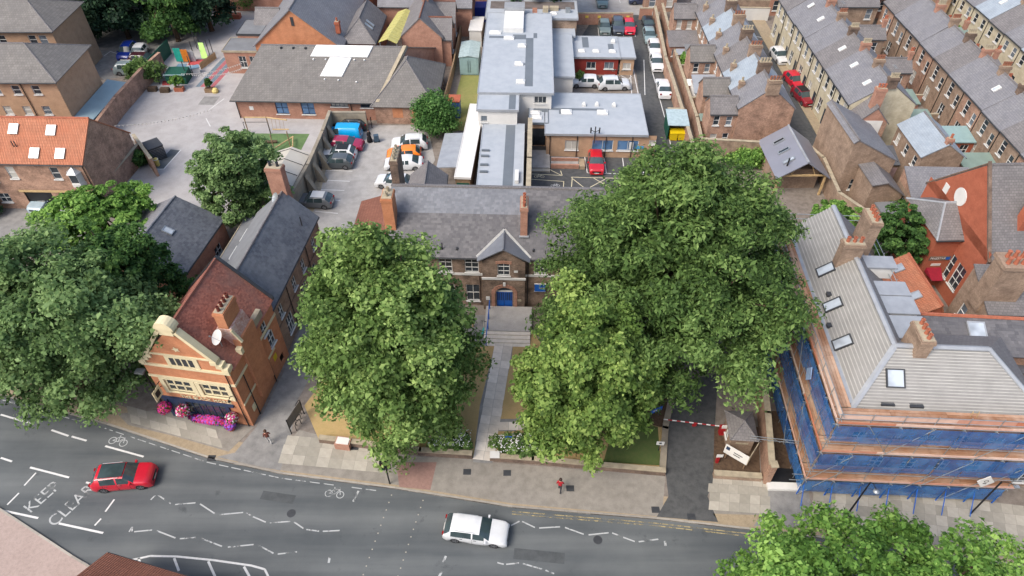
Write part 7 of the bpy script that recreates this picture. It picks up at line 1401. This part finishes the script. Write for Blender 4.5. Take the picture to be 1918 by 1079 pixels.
# street lamp and signals
sl_ = thing('street_lamp', 'tall black street lamp in front of the scaffold', 'street lamp', (23.84,23.5,0), R(0)); MB().tube((0,0,0),(0,0,1.2),.11,10).tube((0,0,1.2),(0,0,6.2),.075,10,.05).build('column', m_black, sl_); MB().path([(0,0,6.2),(0,-.25,6.5),(.0,-.7,6.55)],.035).build('arm', m_black, sl_); MB().lathe((0,-.8,6.38),[(.05,0),(.2,.04),(.2,.12),(.06,.2)],12).build('lantern', m_galv, sl_)
s2 = thing('street_lamp', 'curved black street lamp near the bottom right corner', 'street lamp', P(1818,962), R(0)); MB().tube((0,0,0),(0,0,4.6),.06,10).build('column', m_black, s2); MB().path([(0,0,4.6),(.2,-.2,4.9),(.6,-.5,4.9)],.03).build('arm', m_black, s2); B(.45,.8,-.65,-.4,4.82,4.92).build('lantern', m_galv, s2)
def signal(loc, label, rz):
    r = thing('traffic_signal', label, 'traffic light', loc, rz); MB().tube((0,0,0),(0,0,3.2),.055,10).build('pole', m_black, r)
    for dx in (-.22,.22):
        h_ = B(dx-.16,dx+.16,-.16,.12,2.3,3.2).build('signal_head', m_black, r)
        for i, cc in enumerate((S(120,20,20),S(120,90,20),S(20,90,50))): MB().tube((dx,-.17,3.05-.3*i),(dx,-.2,3.05-.3*i),.09,10).build('lens', plain('lens_%d' % i, cc, .3), h_)
    return r
signal(P(730,906), 'black pedestrian crossing signal under the tall lime tree', R(10)); signal((-8.6,15.2,0), 'crossing signal poking into the bottom edge of the frame', R(190))
bb = thing('information_panel', 'black framed information panel at the mouth of the lane', 'sign', P(546,812), R(72)); MB().tube((0,0,0),(0,0,1.9),.05).tube((2.0,0,0),(2.0,0,1.9),.05).build('post', m_black, bb); B(.05,1.95,-.02,.02,.7,1.85).build('panel', plain('grey_mesh_panel', S(120,116,112), .6), bb)
for i in range(5):
    rk = thing('bicycle_rack', ORD[i]+' bicycle rack hoop from the lane mouth', 'bike rack', P(560,800-9*i), R(70), 'bicycle racks by the lane'); MB().path([(-.35,0,0),(-.35,0,.6),(-.2,0,.78),(.2,0,.78),(.35,0,.6),(.35,0,0)],.03).build('hoop', m_black, rk)
pt = thing('pavement_planter', 'square brick planter with pale top under the lime tree', 'planter', P(645,835), R(-8)); B(-.6,.6,-.4,.4,0,.7).build('box', m_br_red, pt); B(-.5,.5,-.3,.3,.7,.76).build('top', m_wpaint, pt)
bx = thing('wheeled_bin', 'dark wheeled bin on the pavement under the bottom right tree', 'bin', P(1668,985), R(-5)); B(-.35,.35,-.35,.35,.1,1.0).build('body', m_black, bx); MB().slab([(-.38,-.4,1.02),(.38,-.4,1.02),(.38,.4,1.12),(-.38,.4,1.12)],.05).build('lid', m_dark, bx)
ec = thing('electric_scooter', 'teal electric scooter parked beside the entrance steps', 'scooter', P(905,622), R(80)); B(-.45,.4,-.08,.08,.12,.2).build('deck', plain('teal_plastic', S(70,180,170), .5), ec); MB().tube((.45,0,.15),(.36,0,1.1),.04,8).build('stem', m_wpaint, ec); MB().tube((.36,-.25,1.1),(.36,.25,1.1),.025,6).build('handlebar', m_black, ec)
for x in (-.5,.5): MB().tube((x,-.035,.12),(x,.035,.12),.12,14).build('wheel', m_tyre, ec)
for i in range(2): bl_ = thing('stone_bollard', ('left','right')[i]+' pale bollard on the terrace beside the scooter', 'bollard', P((868,886)[i],(614,612)[i]), 0, 'terrace bollards'); MB().lathe((0,0,0),[(.08,0),(.08,.75),(.05,.82)],10).build('shaft', m_woodl, bl_)
# playground equipment
def posts(root, pts, h_, r=.07, m=None, name='post'):
    for p in pts: MB().tube((p[0],p[1],0),(p[0],p[1],h_),r,8).build(name, m or m_wood, root)
o = P(465,285); cf = thing('climbing_frame', 'timber climbing frame with log beams on green turf', 'climbing frame', o)
rel = lambda u, v, z=0: P(u, v)-o+Z*z
posts(cf, [rel(466,250),rel(507,250),rel(515,285),rel(545,278)], 2.4); 
for a, b, z in (((466,250),(507,250),2.3),((507,250),(545,255),2.3),((515,285),(551,262),.5),((500,285),(525,295),.4),((525,295),(550,280),.45),((550,280),(550,262),.5),((515,258),(545,258),1.2)): MB().tube(rel(*a,z),rel(*b,z),.08,8).build('beam', m_woodl, cf)
for i in range(4): MB().tube(rel(516+7*i,251,2.3),rel(516+7*i,258,1.2),.02,4).build('rope', m_wood, cf)
MB().tube(rel(486,270,.3),rel(520,268,.25),.18,10).build('log', m_bark, cf)
gf = thing('goal_frame', 'thin metal goal frame behind the climbing frame', 'goal', P(463,255)); MB().path([(0,0,0),(0,0,2),(3,0,2),(3,0,0)],.035).build('frame', m_dark, gf)
gfn = garden_wall('green_fence', 'dark green sheeted fence round the infant play area', [P(282,143)+Vector((0,0,0)),P(322,100)], 2.2, .08, m_green, None, 'fence')
o = P(350,130); pl_ = thing('play_house', 'colourful infant play area with teal panel and green slide', 'play equipment', o); rl = lambda u, v, z=0: P(u, v)-o+Z*z
def pan(u0, v0, u1, v1, z0, z1, mat, nm='panel'):
    a, b = rl(u0,v0), rl(u1,v1); MB().add([a+Z*z0,b+Z*z0,b+Z*z1,a+Z*z1,a+Z*z0+Vector((0,.08,0)),b+Z*z0+Vector((0,.08,0)),b+Z*z1+Vector((0,.08,0)),a+Z*z1+Vector((0,.08,0))],[[0,1,2,3],[7,6,5,4],[3,2,6,7],[0,4,5,1],[1,5,6,2],[0,3,7,4]]).build(nm, mat, pl_)
m_teal = plain('teal_play_panel', S(40,170,150), .6); m_org = plain('orange_play_panel', S(220,130,40), .6); m_lime = plain('lime_slide', S(150,210,60), .4); m_pblue = plain('soft_blue_floor', S(120,150,170), .8); m_pred = plain('red_floor', S(190,80,80), .8); m_pgr = plain('green_tarp', S(20,84,68), .7)
pan(332,118,345,118,.2,2.2,m_teal); pan(345,118,357,118,.2,2.0,m_org); pan(357,116,368,116,.1,1.6,m_lead)
MB().slab([rl(379,113,.3),rl(391,113,.3),rl(387,103,1.9),rl(378,103,1.9)],.08).build('slide', m_lime, pl_)
MB().slab([rl(326,132,.06),rl(346,132,.06),rl(350,120,.06),rl(334,120,.06)],.05).build('floor_mat', m_pblue, pl_); MB().slab([rl(352,122,.07),rl(380,122,.07),rl(382,112,.07),rl(356,112,.07)],.05).build('floor_mat', m_pred, pl_); MB().slab([rl(304,160,.06),rl(318,160,.06),rl(318,152,.06),rl(305,152,.06)],.05).build('floor_mat', m_pred, pl_)
for (u, v) in ((312,150),(300,158),(303,130),(366,112),(378,98),(370,92),(395,110),(402,108),(352,150),(362,140)): MB().tube(rl(u,v),rl(u,v,2.8),.06,6).build('post', m_dark, pl_)
o2 = P(332,158); gt = thing('sand_shelter', 'dark green tarpaulin shelter in the infant play area', 'shelter', o2); MB().add([Vector(p) for p in ((-1.4,0,0),(1.4,0,0),(1.4,2.4,0),(-1.4,2.4,0),(-1.4,.2,1.3),(1.4,.2,1.3),(1.4,2.2,1.5),(-1.4,2.2,1.5))],[[0,1,5,4],[1,2,6,5],[2,3,7,6],[3,0,4,7],[4,5,6,7]]).build('tarpaulin', m_pgr, gt); B(-1.45,1.45,-.05,.1,1.3,1.42).build('rim', m_tealgr, gt)
bs_ = thing('play_bench', 'pale blue topped play counter beside the green tarpaulin', 'play equipment', P(360,138), R(25)); B(-1.2,1.2,-.5,.5,.85,.95).build('top', m_pblue, bs_); B(-1.1,1.1,-.4,.4,0,.85).build('base', m_wpaint, bs_)
fn2 = thing('picket_fence', 'grey picket fence in front of the infant play area', 'fence', P(378,130)); fd = P(405,110)-P(378,130)
for i in range(16): p = fd*(i/15); B(p.x-.09,p.x+.09,p.y-.02,p.y+.02,0,1.0).build('picket', m_wood, fn2)
for i, (u, v, lb) in enumerate(((287,170,'long dark planter under the olive bush'),(310,172,'dark planter box in front of the infant play area'),(337,170,'terracotta planter with leafy plant by the play area'),(394,172,'small planter with a conifer sapling in the playground'))):
    q = thing('planter', lb, 'planter', P(u,v)); B(-.6,.6,-.35,.35,0,.55).build('box', (m_bark,m_bark,m_terra,m_wood)[i], q); B(-.5,.5,-.28,.28,.5,.58).build('soil', m_soil, q)
for i, (u, v, rx, h_, mt, lb) in enumerate(((336,166,1.2,1.3,lf_fresh,'leafy plant growing in the terracotta planter'),(394,168,.4,1.0,lf_con,'conifer sapling in the small planter'))):
    c = P(u,v); tree('potted_plant', lb, (c.x,c.y), (c.x,c.y,.6+h_*.5), (rx,.6,h_*.6), 16, 2200, .2, mt, 120+i, .05, 'plant', limbs=2)
yb2 = thing('play_toy', 'small yellow play toy beside the conifer sapling', 'play equipment', P(404,173)); MB().lathe((0,0,0),[(.4,0),(.45,.3),(.3,.55),(.1,.6)],12).build('shell', plain('pale_yellow', S(226,206,130), .6), yb2)
bu = thing('bunting', 'string of white bunting across the playground', 'bunting', (0,0,0)); p0, p1 = P(398,160,2.6), P(452,118,3.0)
for a, b in ((P(340,138,2.8),P(452,118,3.0)),(P(360,140,2.8),P(452,128,3.0)),(P(215,235,3.0),P(395,205,3.0))):
    m = 26; pr_ = None
    for i in range(m+1):
        t = i/m; q = a.lerp(b,t)-Z*(.9*4*t*(1-t)*.5)
        if pr_ is not None: MB().tube(pr_,q,.012,4).build('string', m_wpaint, bu)
        if i % 1 == 0: MB().add([q+Vector((-.1,0,0)),q+Vector((.1,0,0)),q+Vector((0,-.02,-.22))],[[0,1,2],[2,1,0]]).build('pennant', m_wpaint, bu)
        pr_ = q
garden_wall('playground_wall', 'red brick wall along the top of the playground', [P(380,20),P(470,20),P(560,24)], 2.2, .35, m_br_red, m_stonew)
hd = thing('red_planting_trough', 'long reddish planting trough below the north playground wall', 'planter', P(428,34)); B(-2,2,-.5,.5,0,.7).build('box', m_terra, hd)
for i, (u, v) in enumerate(((348,62),(362,52),(372,48),(386,38),(342,72))): lp = thing('fence_post', ORD[i]+' dark post along the approach fence by the trees', 'post', P(u,v), 0, 'dark posts by the approach'); MB().tube((0,0,0),(0,0,2.4),.06,8).build('shaft', m_black, lp)
gate = thing('metal_gate', 'dark metal gate frame by the approach road', 'gate', P(374,56)); MB().path([(0,0,0),(0,0,1.7),(1.5,0,1.7),(1.5,0,0)],.05).build('frame', m_black, gate)
# car park rear wall with stone buttresses
cw = garden_wall('car_park_wall', 'weathered concrete wall along the left of the car park', [P(555,400),P(585,345),P(612,280),P(625,243)], 2.7, .3, m_concw, m_concw)
garden_wall('car_park_wall', 'weathered concrete wall behind the black car', [P(625,243),P(690,243)], 2.5, .3, m_concw, m_concw)
for i, (u, v) in enumerate(((580,362),(594,338),(604,315),(612,290),(619,268))):
    bt = thing('buttress', ORD[i]+' sloping concrete buttress on the car park wall', 'buttress', P(u,v)+Vector((.1,0,0)), R(-8), 'car park wall buttresses'); MB().add([(0,-.3,0),(1.1,-.3,0),(1.1,.3,0),(0,.3,0),(0,-.3,2.5),(0,.3,2.5)],[[0,1,4],[1,2,5,4],[2,3,5],[3,0,4,5],[3,2,1,0]]).build('mass', m_concw, bt)
sd4 = sheet('gravel_verge', [P(560,398),P(602,320),P(622,262),P(632,262),P(610,320),P(596,378),P(585,400)], .03, m_stonew, th=.02)
rb_ = thing('post', 'black post against the rough brick wall of the car park', 'post', P(697,240)); MB().tube((0,0,0),(0,0,1.6),.06).build('shaft', m_black, rb_)
ps_ = thing('trolley', 'slate blue folding trolley beside the person in black', 'trolley', P(706,266), R(15)); B(-.3,.3,-.25,.25,.2,1.0).build('bag', plain('slate_blue_cloth', S(70,92,110), .8), ps_); MB().tube((-.25,-.2,.15),(-.25,.2,.15),.12,10).tube((.25,-.2,.15),(.25,.2,.15),.12,10).build('wheels', m_tyre, ps_)
# ------------------------------------------------------------------ people
m_skin = plain('skin', S(206,160,136), .6)
def person(label, loc, rz, top_c, leg_c, hair_c, dress=False, stride=.0, h_=1.7):
    r = thing('person', label, 'person', loc, R(rz)); k = h_/1.75
    V = [(0,0,.95),(0,0,1.15),(0,0,1.38),(0,0,1.5),(0,0,1.58),(.0,.02,1.70),            # pelvis..head
         (-.19,0,1.42),(-.25,.03+stride*.3,1.14),(-.24,.12+stride*.4,.92),(.19,0,1.42),(.25,.03-stride*.3,1.14),(.24,.12-stride*.4,.92),
         (-.1,0,.9),(-.11,.05-stride*.5,.5),(-.11,-.02-stride*.9,.09),(-.11,.14-stride*.9,.04),(.1,0,.9),(.11,.05+stride*.5,.5),(.11,-.02+stride*.8,.09),(.11,.14+stride*.8,.04)]
    Ed = [(0,1),(1,2),(2,3),(3,4),(4,5),(2,6),(6,7),(7,8),(2,9),(9,10),(10,11),(0,12),(12,13),(13,14),(14,15),(0,16),(16,17),(17,18),(18,19)]
    rad = [.15,.14,.17,.07,.06,.105,.075,.055,.04,.075,.055,.04,.1,.07,.05,.035,.1,.07,.05,.035]
    me = bpy.data.meshes.new('person_body'); me.from_pydata([(x*k,-y*k,z*k) for x,y,z in V], Ed, []); o = bpy.data.objects.new('tmp', me); col.objects.link(o)
    md = o.modifiers.new('s','SKIN'); 
    for i, q in enumerate(rad): me.skin_vertices[0].data[i].radius = (q*k,q*.85*k)
    me.skin_vertices[0].data[0].use_root = True; o.modifiers.new('d','SUBSURF').levels = 2
    dg = bpy.context.evaluated_depsgraph_get(); dg.update(); nm = bpy.data.meshes.new_from_object(o.evaluated_get(dg)); bpy.data.objects.remove(o); nm.name = 'body'; nm.materials.clear()
    for c in (m_skin, plain('cloth_%d_%d_%d' % tuple(int(x*999) for x in top_c[:3]), top_c, .9), plain('cloth_%d_%d_%d' % tuple(int(x*999) for x in leg_c[:3]), leg_c, .9)): nm.materials.append(c)
    for p in nm.polygons:
        z = p.center.z/k; x = abs(p.center.x)/k; p.use_smooth = True
        p.material_index = 0 if z > 1.5 or (x > .2 and z < 1.0) else (1 if z > .95 else 2)
        if z < .12: p.material_index = 2
    link('body', nm, r); MB().lathe((0,-.01*k,1.66*k),[(.125*k,0),(.135*k,.08*k),(.11*k,.16*k),(.03*k,.2*k)],12).build('hair', plain('hair_%d' % int(hair_c[0]*999), hair_c, .8), r, smooth=True)
    MB().lathe((0,-.14*k,1.64*k),[(.015,0),(.02,.03),(.008,.06)],6).build('nose', m_skin, r)
    if dress: MB().lathe((0,0,.08),[(.36*k,0),(.32*k,.4*k),(.2*k,.85*k),(.17*k,1.0*k),(.22*k,1.25*k),(.14*k,1.4*k)],16).build('dress', plain('black_dress', S(26,26,30), .9), r, smooth=True)
    return r
person('person in a red top and dark trousers walking on the pavement', P(1048,920)+Z*.01, 160, S(170,30,40), S(50,50,58), S(60,44,36), stride=.25)
person('person in a long black dress standing in the car park', P(693,266)+Z*.022, 30, S(30,30,34), S(26,26,30), S(40,30,26), True)
person('person in a brown coat and pale trousers at the mouth of the lane', P(506,830)+Z*.02, 200, S(120,70,56), S(210,208,204), S(80,56,40), stride=.2)

for i, (x, y, lb) in enumerate(((24.2,74.2,'dark wheeled bin in the nearest yard of the drive terrace'),(25.0,82.6,'dark wheeled bin in the third yard of the drive terrace'),(24.4,95.5,'dark wheeled bin in a far yard of the drive terrace'),(49.2,77.4,'dark wheeled bin between the first and second terraces near end'),(50.4,86.2,'dark wheeled bin between the first and second terraces middle yard'),(46.4,65.4,'dark wheeled bin beside the brown cottage'))):
    q = thing('wheeled_bin', lb, 'bin', (x,y,0), R(20*i), 'bins in the terrace yards'); MB().add([(-.25,-.3,.08),(.25,-.3,.08),(.25,.3,.08),(-.25,.3,.08),(-.3,-.36,1.0),(.3,-.36,1.0),(.3,.36,1.0),(-.3,.36,1.0)],[[3,2,1,0],[0,1,5,4],[1,2,6,5],[2,3,7,6],[3,0,4,7],[4,5,6,7]]).build('body', m_green if i % 2 else m_dark, q); MB().slab([(-.32,-.4,1.02),(.32,-.4,1.02),(.32,.4,1.1),(-.32,.4,1.1)],.05).build('lid', m_dark, q)
    for s in (-.25,.25): MB().tube((s-.03,.3,.1),(s+.03,.3,.1),.1,10).build('wheel', m_tyre, q)
